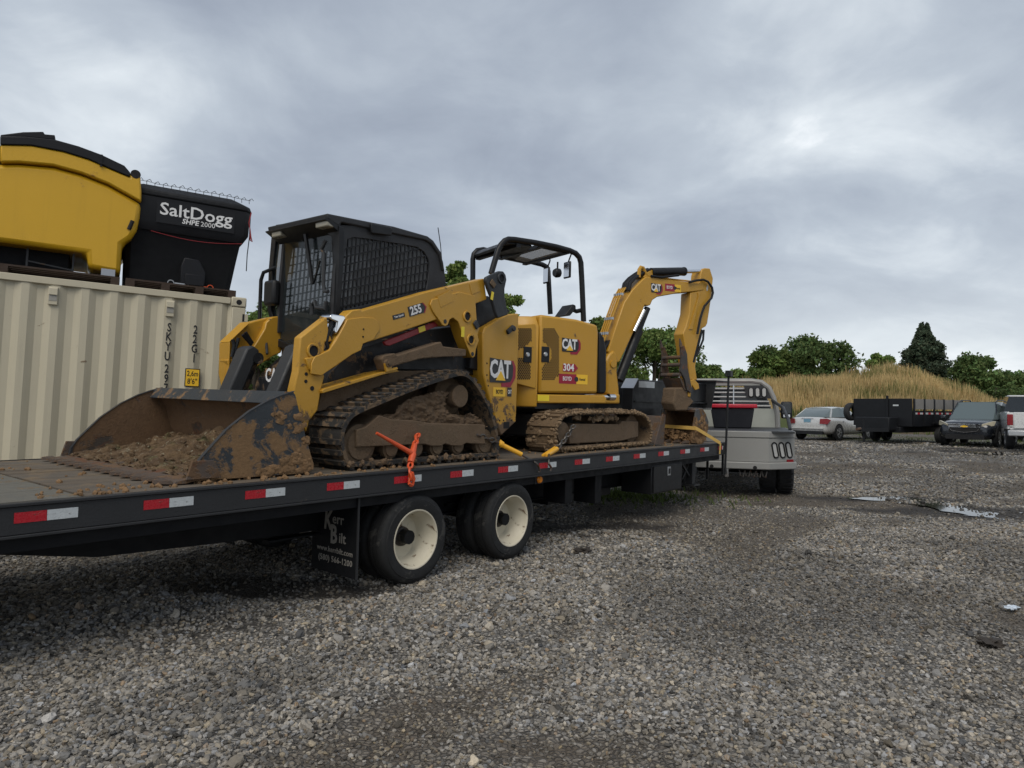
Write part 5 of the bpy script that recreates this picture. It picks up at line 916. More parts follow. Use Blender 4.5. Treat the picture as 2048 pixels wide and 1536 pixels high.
for yy in (-0.20, 0.48): eh('joystick', MB().box(-0.15, 0.18, yy - 0.05, yy + 0.05, 1.12, 1.22).cyl((0.12, yy, 1.2), (0.14, yy, 1.42), 0.022), m_blk)
# vents
def dots(poly, y, nm, par, pitch=12.2, r=0.0108):
    mb = MB(); xs2 = [p[0] for p in poly]; ys2 = [p[1] for p in poly]; j = 0; yv = min(ys2) + 5
    while yv < max(ys2):
        xv = min(xs2) + (pitch / 2 if j % 2 else 0) + 3
        while xv < max(xs2):
            if inside(xv, yv, poly):
                v = EX.py(*Z6((xv, yv))[0], y); k = len(mb.v); pts_ = [(v.x + r * math.cos(a), y - 0.0015, v.z + r * math.sin(a)) for a in [i * math.pi / 3 for i in range(6)]]; mb.add(pts_, [(0, 1, 2, 3, 4, 5)])
            xv += pitch
        yv += pitch * 0.88; j += 1
    o = mkobj(nm, mb.mesh(nm, smooth=False), m_hole, par, kind='stuff'); return o
dots([(592, 660), (660, 660), (700, 705), (700, 960), (665, 992), (588, 992), (588, 905), (650, 860), (650, 790), (592, 745)], YP, 'vent_holes', hood)
for poly in ([(437, 795), (437, 665), (520, 660), (520, 742), (465, 792)], [(430, 850), (465, 850), (514, 900), (514, 985), (430, 990)]):
    # on the curved rear hood: lay the grille on the chord of the rounded corner
    dots(poly, YP + 0.0, 'vent_holes', hood)
dp = L_(Z6((425, 640), (546, 632), (546, 1048), (425, 1015)), YP + 0.008); rdr = mkobj('rear_access_door', MB().prism(dp, YP + 0.001, YP + 0.03), m_yel, hood, bevel=0.008)
for q, par in (((609, 828), hood), ((495, 830), rdr)):
    v = EX.py(*Z6(q)[0], YP); h_ = mkobj('latch', MB().box(v.x - 0.055, v.x + 0.055, YP - 0.010, YP - 0.001, v.z - 0.09, v.z + 0.09), m_blk, par, bevel=0.008); mkobj('latch_button', MB().lathe([(0, -0.012), (0.02, -0.012), (0.028, 0.0)], (v.x, YP - 0.010, v.z), n=16, cap=False), m_alu, h_) if par is hood else mkobj('latch_button', MB().lathe([(0, -0.012), (0.02, -0.012), (0.028, 0.0)], (v.x, YP - 0.010, v.z), n=16, cap=False), m_alu, par)
a, c = [EX.py(*q, YP) for q in Z6((716, 770), (834, 770))]; hh = (c.x - a.x) / 1.85; cat_logo(hood, (a.x + hh * 0.9, YP - 0.001, EX.py(*Z6((765, 768))[0], YP).z), hh)
a, c = [EX.py(*q, YP) for q in Z6((722, 912), (815, 912))]; q_ = mkobj('model_decal', MB().ext([(a.x, YP - 0.001, a.z - 0.045), (c.x - 0.04, YP - 0.001, a.z - 0.05), (c.x + 0.01, YP - 0.001, a.z), (c.x - 0.04, YP - 0.001, a.z + 0.05), (a.x, YP - 0.001, a.z + 0.045)], (0, -0.0015, 0)), m_lred, hood); put_text('304', 0.118, ((a.x + c.x) / 2 - 0.025, YP - 0.004, a.z), m_wtxt, q_, bold=0.025, sx_=0.9)
def rental(par, a, c, y, hgt, X=(1, 0, 0), Y=(0, 0, 1), ts=1.0):
    X, Y = Vector(X), Vector(Y); w_ = (c - a).length; m_ = a + X * (w_ * 0.30)
    P_ = lambda s_, t_, d=0: a + X * (s_ * w_) + Y * (t_ * hgt) + X.cross(Y) * d
    q_ = mkobj('rental_decal', MB().ext([P_(0, -.5, .0005), P_(.6, -.5, .0005), P_(.6, .5, .0005), P_(0, .5, .0005)], X.cross(Y) * 0.0012), m_lred, par); mkobj('decal_half', MB().ext([P_(.605, -.5, .0005), P_(1, -.5, .0005), P_(1, .5, .0005), P_(.605, .5, .0005)], X.cross(Y) * 0.0012), m_lyel, q_)
    put_text('BOYD', hgt * 0.62, P_(.28, 0, .003), m_wtxt, q_, X, Y, bold=0.012, sx_=0.66); mkobj('decal_dot', MB().lathe([(0, 0.0005), (hgt * 0.26, 0.0005)], P_(.6, 0, 0.003), X.cross(Y), 16, False), m_lblk, q_); put_text('Rental', hgt * 0.38, P_(.81, 0, .003), m_btxt, q_, X, Y, bold=0.01, sx_=0.8)
a, c = [EX.py(*q, YP) for q in Z6((697, 985), (880, 988))]; a.z = c.z = (a.z + c.z) / 2; rental(hood, a, c, YP, 0.115)
v = EX.py(*Z6((600, 1107))[0], YP); wl_ = mkobj('warning_label', MB().box(v.x - 0.08, v.x + 0.08, YP + 0.006, YP + 0.009, v.z - 0.035, v.z + 0.035), m_warn, hood)
# ---- canopy
def tube3(pts, r, y0, n=12): return MB().tube([(v.x, y0, v.z) for v in (EX.py(*q, y0) for q in pts)], r, n)
yn, yf = -0.48, 0.55
fr1 = [(455, 640), (510, 450), (560, 290), (600, 215), (650, 160), (710, 135), (800, 140), (1100, 185), (1400, 245), (1600, 300), (1690, 340), (1745, 400), (1768, 480), (1785, 800), (1808, 1340)]
pts = [EX.py(*q, yn) for q in D5(*fr1)]
post = eh('canopy_frame', MB().tube([(v.x, yn, v.z) for v in pts], 0.035, 12), m_blk, label='near canopy frame tube')
fr2 = [EX.py(*q, yf) for q in D5((188, 660), (188, 430), (205, 350), (250, 300), (340, 285), (700, 380), (1000, 455), (1200, 505), (1270, 540), (1290, 600), (1305, 900), (1322, 1230))]
post2 = eh('canopy_frame', MB().tube([(fr2[0].x, yf, 1.3)] + [(v.x, yf, v.z) for v in fr2], 0.035, 12), m_blk)
xr0, xr1, zr = pts[4].x, pts[9].x, pts[7].z
Pn = [pts[3], pts[4], pts[5], pts[7].lerp(pts[6], 0.1)]; Pf = [fr2[2], fr2[3], fr2[4], fr2[5].lerp(fr2[6], 0.25)]
roof = eh('canopy_roof', MB().loft([[(q.x - 0.02, yn + 0.02, q.z - 0.02) for q in Pn] + [(q.x, yn + 0.02, q.z - 0.05) for q in Pn[::-1]], [(q.x - 0.02, yf - 0.02, q.z - 0.02) for q in Pf] + [(q.x, yf - 0.02, q.z - 0.05) for q in Pf[::-1]]]), m_blk, bevel=0.004)
mkobj('skylight', MB().ext([(xr0 + 0.57, yn + 0.09, pts[7].z - 0.015), (xr1 - 0.06, yn + 0.09, pts[9].z - 0.01), (xr1 - 0.06, yn + 0.09, pts[9].z - 0.016), (xr0 + 0.57, yn + 0.09, pts[7].z - 0.021)], (0, yf - yn - 0.18, 0)), GLASS('grey_polycarbonate', (0.30, 0.30, 0.29), 0.55, 0.4), roof)
for xq, zq in ((xr0 + 0.54, pts[7].z - 0.02), (xr1 - 0.02, pts[9].z - 0.015), (xr0 + 0.2, pts[6].z - 0.06)): mkobj('roof_crossbar', MB().box(xq - 0.03, xq + 0.03, yn, yf, zq - 0.025, zq + 0.02), m_blk, roof)
for yy in (yn + 0.055, yf - 0.06): mkobj('roof_side_bar', MB().bar((xr0 + 0.5, yy, pts[7].z - 0.02), (xr1, yy, pts[9].z - 0.015), 0.05, 0.03), m_blk, roof)
for q, y_, r_ in (((1285, 668), 0.42, 0), ((1590, 588), -0.1, 0)):
    v = EX.py(*D5(q)[0], y_); mr = eh('mirror', MB().box(v.x - 0.035, v.x - 0.008, v.y - 0.075, v.y + 0.075, v.z - 0.11, v.z + 0.11), m_blk, bevel=0.03); mkobj('mirror_glass', MB().box(v.x - 0.040, v.x - 0.0355, v.y - 0.058, v.y + 0.058, v.z - 0.092, v.z + 0.092), m_chr, mr); mkobj('mirror_stem', MB().tube([(v.x - 0.02, v.y, v.z + 0.08), (v.x - 0.01, v.y - 0.06, v.z + 0.2), (v.x, v.y - 0.03, v.z + 0.26)], 0.010, 6), m_blk, mr)
v = EX.py(*D5((1425, 628))[0], 0.2); eh('work_lamp', MB().lathe([(0, -0.05), (0.05, -0.05), (0.065, -0.02), (0.06, 0.03), (0.02, 0.06)], v, (1, 0, 0.1), 16, False).cyl((v.x, v.y, v.z), (v.x, v.y, v.z + 0.15), 0.012), m_blk)
v = EX.py(*D5((1570, 1180))[0], -0.42); a = [EX.py(*q, -0.42) for q in D5((1478, 1262), (1600, 1092), (1640, 1110), (1645, 1160), (1560, 1262))]; mo_ = eh('display', MB().prism([(q.x, q.z) for q in a], -0.50, -0.26), m_blk, bevel=0.01); b_ = [EX.py(*q, -0.45) for q in D5((1640, 1160), (1700, 1190), (1790, 1170))]; mkobj('display_bracket', MB().tube([(q.x, -0.45, q.z) for q in b_], 0.028, 8), m_blk, mo_)
# ---- boom
YB0, YB1 = -0.14, 0.08
boom_px = Z7((112, 620), (160, 470), (212, 320), (262, 245), (320, 185), (345, 163), (395, 166), (520, 186), (640, 200), (692, 206), (700, 246), (640, 256), (560, 262), (470, 278), (415, 288), (385, 308), (372, 338), (356, 344), (338, 338), (318, 385), (270, 500), (215, 620), (180, 690), (140, 690))
boom = eh('boom', MB().prism(L_(boom_px, YB0), YB0, YB1), m_yel, bevel=0.012)
sp_px = Z7((100, 660), (118, 640), (150, 610), (178, 680), (172, 760), (180, 860), (178, 945), (60, 945), (100, 880))
eh('swing_post', MB().prism(L_(Z7((98, 680), (120, 640), (150, 615), (172, 660), (168, 750), (180, 850), (182, 900), (150, 910), (100, 880), (112, 760)), YB0 - 0.03), YB0 - 0.03, YB1 + 0.04), m_yelm, bevel=0.025)
v = EX.py(*Z7((140, 700))[0], YB0 - 0.03); eh('boom_pin', MB().cyl((v.x, YB0 - 0.05, v.z), (v.x, YB1 + 0.06, v.z), 0.05), m_yelm)
eh('swing_bracket', MB().prism(L_(Z7((90, 890), (185, 885), (185, 945), (60, 945), (70, 905)), YB0 - 0.08), YB0 - 0.08, YB1 + 0.10), m_yelm, bevel=0.02)
a, c = [EX.py(*q, -0.55) for q in Z7((95, 905), (160, 905))]; eh('swing_cylinder', MB().cyl((a.x - 0.3, -0.5, a.z), (c.x, -0.40, c.z), 0.028).cyl((c.x - 0.02, -0.41, c.z), (c.x + 0.1, -0.38, c.z), 0.045), m_chr)
lug = eh('lifting_eye', MB().tube([(q.x, -0.1, q.z) for q in (EX.py(*p, -0.1) for p in Z7((300, 168), (303, 120), (312, 106), (325, 110), (332, 128), (350, 160)))], 0.028, 8), m_yel)
for k in range(4):
    yy = YB0 + 0.035 + 0.045 * k; s_ = 0.0
    q = [EX.py(*p, YB0) for p in Z7((95, 605), (150, 450), (205, 300), (240, 240))]
    pp = MB().tube([(w.x - 0.035, yy, w.z + 0.02) for w in q], 0.012, 8); pi_ = mkobj('hydraulic_pipe', pp, m_yel, boom)
    for j in range(3):
        w = q[0].lerp(q[1], 0.55) if j == 0 else (q[1].lerp(q[2], 0.15) if j == 1 else q[2].lerp(q[3], 0.35)); mkobj('pipe_clamp', MB().box(w.x - 0.055, w.x - 0.02, yy - 0.018, yy + 0.018, w.z + 0.0, w.z + 0.035), m_alu, pi_)
q = [EX.py(*p, -0.1) for p in Z7((238, 250), (248, 205), (275, 175), (310, 150), (345, 128), (370, 122))]
for k in range(4): mkobj('hydraulic_hose', MB().tube([(w.x, YB0 + 0.04 + 0.045 * k, w.z + 0.012 * (k % 2)) for w in q], 0.024, 8), m_blk, boom)
q = [EX.py(*p, -0.08) for p in Z7((90, 660), (80, 620), (95, 590), (120, 560))]
for k in range(3): mkobj('hydraulic_hose', MB().tube([(w.x, YB0 + 0.05 + 0.05 * k, w.z) for w in q], 0.025, 8), m_blk, boom)
q = [EX.py(*p, YB0) for p in Z7((345, 172), (400, 175), (520, 192), (600, 200), (640, 205))]; mkobj('hydraulic_pipe', MB().tube([(w.x, YB0 + 0.03, w.z + 0.03) for w in q], 0.013, 8), m_yel, boom)
t_, b_ = EX.py(*Z7((356, 348))[0], -0.08), EX.py(*Z7((176, 800))[0], -0.08); bc = eh('boom_cylinder', MB().cyl(t_.lerp(b_, 0.02), t_.lerp(b_, 0.42), 0.045).cyl(t_.lerp(b_, 0.33), b_, 0.07), m_blk)
t2, b2 = EX.py(*Z7((332, 370))[0], -0.19), EX.py(*Z7((270, 500))[0], -0.19); mkobj('piston_rod', MB().cyl(t2, b2, 0.026), m_chr, bc)
a, c, d = [EX.py(*q, -0.08) for q in Z7((372, 136), (578, 132), (712, 128))]; sc_ = eh('stick_cylinder', MB().cyl(a, c, 0.062).cyl(c.lerp(a, 0.03), c.lerp(a, -0.01), 0.066), m_blk); mkobj('piston_rod', MB().cyl(c, d, 0.03), m_chr, sc_)
mkobj('cylinder_lug', MB().prism(L_(D6((410, 290), (470, 220), (520, 165), (575, 165), (590, 290), (520, 310)), YB0 + 0.01), YB0 + 0.02, YB1 - 0.02), m_yel, boom, bevel=0.008)
mkobj('cylinder_hose', MB().tube([(w.x, -0.15, w.z) for w in (EX.py(*p, -0.15) for p in Z7((375, 160), (440, 168), (500, 160), (545, 155)))], 0.018, 8), m_blk, sc_)
stick_px = Z7((690, 118), (708, 111), (738, 113), (757, 175), (745, 300), (722, 450), (712, 470), (690, 482), (665, 580), (648, 720), (660, 800), (610, 800), (602, 700), (572, 515), (590, 470), (612, 390), (618, 262), (672, 250), (680, 150))
st = eh('stick', MB().prism(L_(stick_px, YB0 + 0.01), YB0 + 0.01, YB1 - 0.01), m_yel, bevel=0.012)
mkobj('stick_slot', MB().prism(L_(D6((1500, 420), (1510, 460), (1500, 520), (1480, 525), (1478, 480), (1488, 430)), YB0 + 0.005), YB0 + 0.007, YB0 + 0.009), m_wht, st) 
mkobj('stick_rib', MB().prism(L_(D6((1330, 560), (1340, 620), (1180, 1180), (1240, 1180), (1300, 900), (1370, 560)), YB0 - 0.002), YB0 - 0.002, YB0 + 0.0095), m_yel, st)
mkobj('hydraulic_hose', MB().tube([(w.x, YB0 - 0.03, w.z) for w in (EX.py(*p, YB0 - 0.03) for p in D6((1180, 380), (1300, 350), (1420, 335), (1500, 370), (1570, 470), (1585, 560), (1560, 650), (1500, 720), (1440, 790), (1405, 880), (1370, 1000), (1340, 1150), (1320, 1260)))], 0.018, 8), m_blk, st)
a, c, d = [EX.py(*q, YB0 - 0.05) for q in Z7((706, 488), (655, 690), (632, 800))]; bcy = eh('bucket_cylinder', MB().cyl((a.x, -0.08, a.z), (c.x, -0.08, c.z), 0.055).tube([(a.x + .05, -0.12, a.z), (a.x + 0.02, -0.14, a.z - 0.15), (c.x + .06, -0.13, c.z + 0.1)], 0.016, 8), m_blk); mkobj('piston_rod', MB().cyl((c.x, -0.08, c.z), (d.x, -0.08, d.z), 0.03), m_chr, bcy)
hl_ = L_(Z7((612, 800), (640, 795), (665, 822), (670, 852), (645, 862), (625, 830), (615, 905), (600, 900)), YB0 - 0.02)
eh('bucket_link', MB().prism(hl_, YB0 - 0.03, YB0 + 0.0), m_yel, bevel=0.008); eh('bucket_link', MB().prism(hl_, YB1, YB1 + 0.03), m_yel, bevel=0.008)
eh('quick_coupler', MB().prism(L_(D3((770, 530), (900, 520), (960, 620), (1000, 680), (1040, 720), (960, 800), (940, 850), (780, 850), (740, 740), (760, 640)), YB0 - 0.02), YB0 - 0.02, YB1 + 0.02), m_trkfr, bevel=0.02)
# thumb (left plate is the far one: the whole frame spans the stick's width)
yt0, yt1 = -0.20, 0.20
thp = L_(D3((855, -60), (900, -60), (940, 60), (948, 250), (1005, 540), (990, 600), (940, 560), (905, 400), (850, 300), (862, 120)), yt0)
th = eh('thumb', MB().prism(thp, yt0, yt0 + 0.04), MAT('thumb_steel', (0.05, 0.045, 0.042), 0.6, var=0.2, mud=0.35, mudcol=(0.10, 0.052, 0.028), rust=0.3, ms=5), bevel=0.004); mkobj('thumb_plate', MB().prism([(x, z) for x, z in thp], yt1, yt1 + 0.025), m_worn, th, bevel=0.004)
for q in ((870, 100), (865, 205), (855, 345)): v = EX.py(*D3(q)[0], yt0); mkobj('thumb_crossbar', MB().cyl((v.x, yt0 + 0.02, v.z), (v.x, yt1, v.z), 0.028, n=10), m_worn, th)
v0, v1 = EX.py(*D3((850, 390))[0], yt0), EX.py(*D3((920, 560))[0], yt0); mkobj('thumb_web', MB().ext([(v0.x, yt0 + 0.026, v0.z), (v1.x, yt0 + 0.026, v1.z), (v1.x + 0.03, yt0 + 0.026, v1.z), (v0.x + 0.03, yt0 + 0.026, v0.z)], (0, yt1 - yt0 - 0.03, 0)), m_worn, th)
for yy in (yt0 + 0.012, yt1 + 0.012): v = EX.py(*D3((875, -60))[0], yt0); mkobj('thumb_tooth', MB().cyl((v.x - 0.02, yy, v.z - 0.02), (v.x - 0.05, yy, v.z + 0.10), 0.03, 0.008, 8), m_worn, th)
# digging bucket
yk0, yk1 = -0.22, 0.42
kp = L_(D3((1060, 838), (1150, 815), (1200, 890), (1238, 1000), (1232, 1110), (1195, 1240), (1165, 1302), (1000, 1306), (985, 1250), (1020, 1080), (1045, 930)), yk0); kp = [(x, max(z, 0.012)) for x, z in kp]
m_bk2 = MAT('dig_bucket_steel', (0.085, 0.085, 0.085), 0.45, 0.4, var=0.3, mud=0.45, mudcol=(0.17, 0.10, 0.05), ms=6, mudz=(0.05, 0.6, 0.18), rust=0.25)
kb_ = eh('dig_bucket', MB().prism(kp, yk0, yk0 + 0.022), m_bk2, bevel=0.003, label='worn steel digging bucket resting on the deck'); mkobj('bucket_side', MB().prism(kp, yk1 - 0.022, yk1), m_bucket_in, kb_, bevel=0.003)
shell = kp[0:8] + [(x - 0.03 if i else x, z + (0.025 if z < 0.1 else 0)) for i, (x, z) in enumerate([(kp[7][0] + .03, kp[7][1]), (kp[6][0] - 0.0, 0.02), (kp[5][0], kp[5][1]), (kp[4][0], kp[4][1]), (kp[3][0], kp[3][1]), (kp[2][0], kp[2][1] - 0.02), (kp[1][0], kp[1][1] - 0.03), (kp[0][0] + 0.03, kp[0][1] - 0.03)])]
mkobj('bucket_shell', MB().prism(shell, yk0 + 0.023, yk1 - 0.023), m_bucket_in, kb_)
mkobj('mouth_rim', MB().prism([(kp[9][0] - 0.03, 0.02), (kp[0][0] - 0.05, kp[0][1]), (kp[0][0] - 0.01, kp[0][1] + 0.02), (kp[9][0] + 0.02, 0.02)], yk1 + 0.001, yk1 + 0.03), m_bk2, kb_, bevel=0.006)
tmk = MB().loft([[(0, -0.04, 0.012), (0, 0.04, 0.012), (0, 0.04, 0.05), (0, -0.04, 0.05)], [(-0.12, -0.025, 0.005), (-0.12, 0.025, 0.005), (-0.12, 0.025, 0.016), (-0.12, -0.025, 0.016)]]).mesh('bucket_tooth'); tmk.materials.append(m_worn)
for k in range(4): mkobj('bucket_tooth', tmk, None, kb_, (kp[8][0] + 0.0, yk0 + 0.07 + k * (yk1 - yk0 - 0.14) / 3, 0))
mm = MB()
for i in range(70): mm.blob((kp[7][0] + R.uniform(-0.04, 0.22), R.uniform(yk0 + 0.03, yk1 - 0.03), 0.05 + R.random() ** 2 * 0.12), R.uniform(0.015, 0.045), i, 3, 1.0)
for i in range(46): mm.blob((kp[7][0] + R.uniform(0.0, 0.30), yk0 - 0.004, 0.03 + R.random() ** 1.6 * 0.36), R.uniform(0.008, 0.026), i + 99, 2, 1.0, (1.1, 0.3, 1.5))
mkobj('caked_mud', mm.mesh('caked_mud', 60), m_clod, kb_, kind='stuff')
# boom decals
a, c = [EX.py(*q, YB0) for q in D6((530, 470), (725, 490))]; dX = Vector((c.x - a.x, 0, c.z - a.z)).normalized(); dZ = Vector((-dX.z, 0, dX.x)); hh = (c - a).length / 1.85; p_ = a + dX * hh * 0.9; p_.y = YB0 - 0.001; cat_logo(boom, p_, hh, dX, dZ)
a, c = [EX.py(*q, YB0) for q in D6((768, 462), (1040, 482))]; a.y = c.y = YB0 - 0.0005; rental(boom, a, c, YB0, 0.105, dX, dZ)
# ================================================================== TIE-DOWNS
def chain(parent, p0, p1, mat, pitch=0.045, r=0.007, sag=0.0):
    p0, p1 = Vector(p0), Vector(p1); n = max(2, int((p1 - p0).length / pitch)); a, b_ = pitch * 0.62, pitch * 0.40
    ring = [(a * math.cos(t) , b_ * math.sin(t), 0) for t in [k * math.pi / 5 for k in range(10)]]; me = MB().tube(ring, r, 6, closed=True).mesh('link'); me.materials.append(mat)
    d = (p1 - p0).normalized(); q = d.to_track_quat('X', 'Z')
    for k in range(n):
        t = (k + 0.5) / n; o = mkobj('link', me, None, parent, p0.lerp(p1, t) + Vector((0, 0, -sag * math.sin(math.pi * t)))); o.rotation_mode = 'QUATERNION'; from mathutils import Quaternion; o.rotation_quaternion = q @ Quaternion((1, 0, 0), math.pi / 2 * (k % 2) + 0.3)
G = 'load binders tying the machines to the deck'
b0 = TF.py(822, 945, -0.03); fo = TF.sub(b0.x, b0.y, b0.z); T = lambda px_, py_, y: fo.l(TF.O + TF.X * TF.py(px_, py_, y).x + TF.Y * y + TF.Z * TF.py(px_, py_, y).z)
lb = thing('lever_binder', 'orange lever chain binder hooked over the rail beside the loader track', 'load binder', fo, G)
mkobj('lever', MB().cyl(T(753, 866, 0.10), T(826, 908, 0.06), 0.012, 0.024, 10), m_org, lb); mkobj('lever_fork', MB().cyl(T(826, 908, 0.06), T(821, 925, 0.03), 0.03, 0.028, 10).cyl(T(829, 890, 0.10), T(824, 910, 0.06), 0.024, 0.03, 10), m_org, lb)
chain(lb, T(836, 868, 0.22), T(828, 896, 0.09), m_org, 0.05, 0.012); chain(lb, T(821, 925, 0.03), T(820, 948, -0.03), m_org, 0.05, 0.010); chain(lb, T(820, 948, -0.03), T(823, 970, -0.03), m_org, 0.05, 0.010)
mkobj('grab_hook', MB().tube([T(824, 945, -0.035), T(828, 958, -0.035), T(825, 970, -0.03), T(818, 966, -0.03)], 0.014, 8), m_org, lb)
b0 = TF.py(1072, 927, -0.02); fo = TF.sub(b0.x, b0.y, b0.z)
yb1 = thing('ratchet_binder', 'long yellow ratchet binder stretched from the loader rear to the rail', 'load binder', fo, G)
mkobj('barrel', MB().cyl(T(1000, 888, 0.22), T(1043, 909, 0.10), 0.024, n=14).cyl(T(996, 884, 0.23), T(1004, 890, 0.21), 0.036, n=12), m_ybind, yb1); mkobj('screw_rod', MB().cyl(T(1043, 909, 0.10), T(1063, 920, 0.03), 0.012, n=8), m_chain, yb1)
mkobj('end_fitting', MB().lathe([(0.014, 0), (0.03, 0.01), (0.03, 0.03), (0.014, 0.04)], T(997, 886, 0.22), (T(1043, 909, 0.10) - T(1000, 888, 0.22)), 12), m_ybind, yb1)
chain(yb1, T(951, 868, 0.25), T(997, 885, 0.22), m_chain, 0.055, 0.010); mkobj('hook', MB().tube([T(1063, 920, 0.03), T(1071, 925, -0.02), T(1077, 932, -0.035), T(1080, 942, -0.03), T(1076, 945, -0.025)], 0.011, 8), m_chain, yb1)
b0 = TF.py(1098, 925, -0.02); fo = TF.sub(b0.x, b0.y, b0.z)
yb2_ = thing('ratchet_binder', 'short yellow ratchet binder behind the excavator track', 'load binder', fo, G)
mkobj('barrel', MB().cyl(T(1090, 912, 0.12), T(1113, 898, 0.20), 0.028, n=14), m_ybind, yb2_); mkobj('handle', MB().bar(T(1086, 911, 0.12), T(1112, 894, 0.24), 0.03, 0.02), m_ybind, yb2_)
chain(yb2_, T(1114, 897, 0.2), T(1148, 850, 0.24), m_chain, 0.06, 0.011, 0.02); mkobj('hook', MB().tube([T(1098, 909, 0.10), T(1097, 918, 0.0), T(1098, 928, -0.03), T(1103, 936, -0.035), T(1101, 942, -0.03)], 0.011, 8), m_chain, yb2_)
A_ = EX.w(kp[9][0] - 0.02, yk1 - 0.05, 0.34); A_ = EX.O + EX.X * (kp[9][0] - 0.005) + EX.Y * (yk1 - 0.06) + EX.Z * EX.py(*D3((640, 1080))[0], 0.0).z
B_ = EX.O + EX.X * (kp[9][0] - 0.04) + EX.Y * (yk0 - 0.10) + EX.Z * EX.py(*D3((1010, 1088))[0], yk0).z
q = TF.py(1444, 893, -0.03); C_ = TF.w(q.x - 0.06, -0.03, 0.965); D_ = TF.w(q.x - 0.06, -0.022, 0.80)
fo = Frame(D_, TF.X, TF.Y, TF.Z); P4 = [fo.l(p) for p in (A_, B_, C_, D_)]; mb = MB(); wv = Vector((0, 0, 0.026))
for a, c, wv in ((P4[0], P4[1], Vector((0, 0, 0.026))), (P4[1], P4[2], Vector((0.0, 0, 0.026))), (P4[2], P4[3], Vector((0.026, 0, 0)))):
    th_ = (c - a).cross(wv).normalized() * 0.0015; mb.add([a - wv - th_, a + wv - th_, c + wv - th_, c - wv - th_, a - wv + th_, a + wv + th_, c + wv + th_, c - wv + th_], [(0, 1, 2, 3), (7, 6, 5, 4), (0, 4, 5, 1), (3, 2, 6, 7), (1, 5, 6, 2), (0, 3, 7, 4)])
solo('tie_down_strap', mb, m_strap, fo, 'yellow webbing strap from the digging bucket to the rail corner', 'strap')
# ================================================================== VEHICLES
m_tyre2 = MAT('vehicle_tyre', (0.018, 0.018, 0.019), 0.75, var=0.3, mud=0.15, mudcol=(0.08, 0.065, 0.05), bump=0.4)
m_alloy = MAT('alloy_wheel', (0.42, 0.43, 0.44), 0.35, 0.6)
m_tail = MAT('tail_lamp', (0.20, 0.006, 0.010), 0.2, var=0.3, vs_=20); m_head = MAT('head_lamp', (0.50, 0.46, 0.34), 0.15, var=0.2, vs_=12)
def paint(name, c, r=0.25): return MAT(name, c, r, 0.25, var=0.04, coat=0.8)
def wheel(par, x, y, r, w, out, spokes=5, mt=None):
    t = bpy.data.objects.new('wheel', None); 
    prof = [(r * .62, -w / 2 + .015), (r * .8, -w / 2), (r * .93, -w / 2 + .012), (r, -w / 2 + .04), (r, w / 2 - .04), (r * .93, w / 2 - .012), (r * .8, w / 2), (r * .62, w / 2 - .015)]
    o = mkobj('wheel', MB().lathe(prof, (x, y, r), n=28, cap=False), mt or m_tyre2, par); s_ = -1 if out < 0 else 1; yf_ = y + s_ * (w / 2 - 0.03)
    mkobj('wheel_well', MB().lathe([(0, 0), (r * 0.63, 0)], (x, yf_ - s_ * 0.06, r), n=20, cap=False), m_hole, o); mb = MB().lathe([(r * .64, 0.0), (r * .63, s_ * .02), (r * .56, s_ * .018), (r * .55, -s_ * .02)], (x, yf_, r), n=28, cap=False)
    for k in range(spokes):
        for d in (-0.12, 0.12): a = 2 * math.pi * k / spokes + d; mb.bar((x, yf_ + s_ * .012, r), (x + math.cos(a) * r * .58, yf_ + s_ * .008, r + math.sin(a) * r * .58), 0.025, 0.05, (0, 1, 0))
    mkobj('rim', mb, m_alloy, o); bpy.data.objects.remove(t); return o
m_cglass = GLASS('car_glass', (0.10, 0.13, 0.135), 0.97, 0.04)
def smo(o):
    q = o.modifiers.new('smooth', 'SUBSURF'); q.levels = 1; q.render_levels = 1; return o
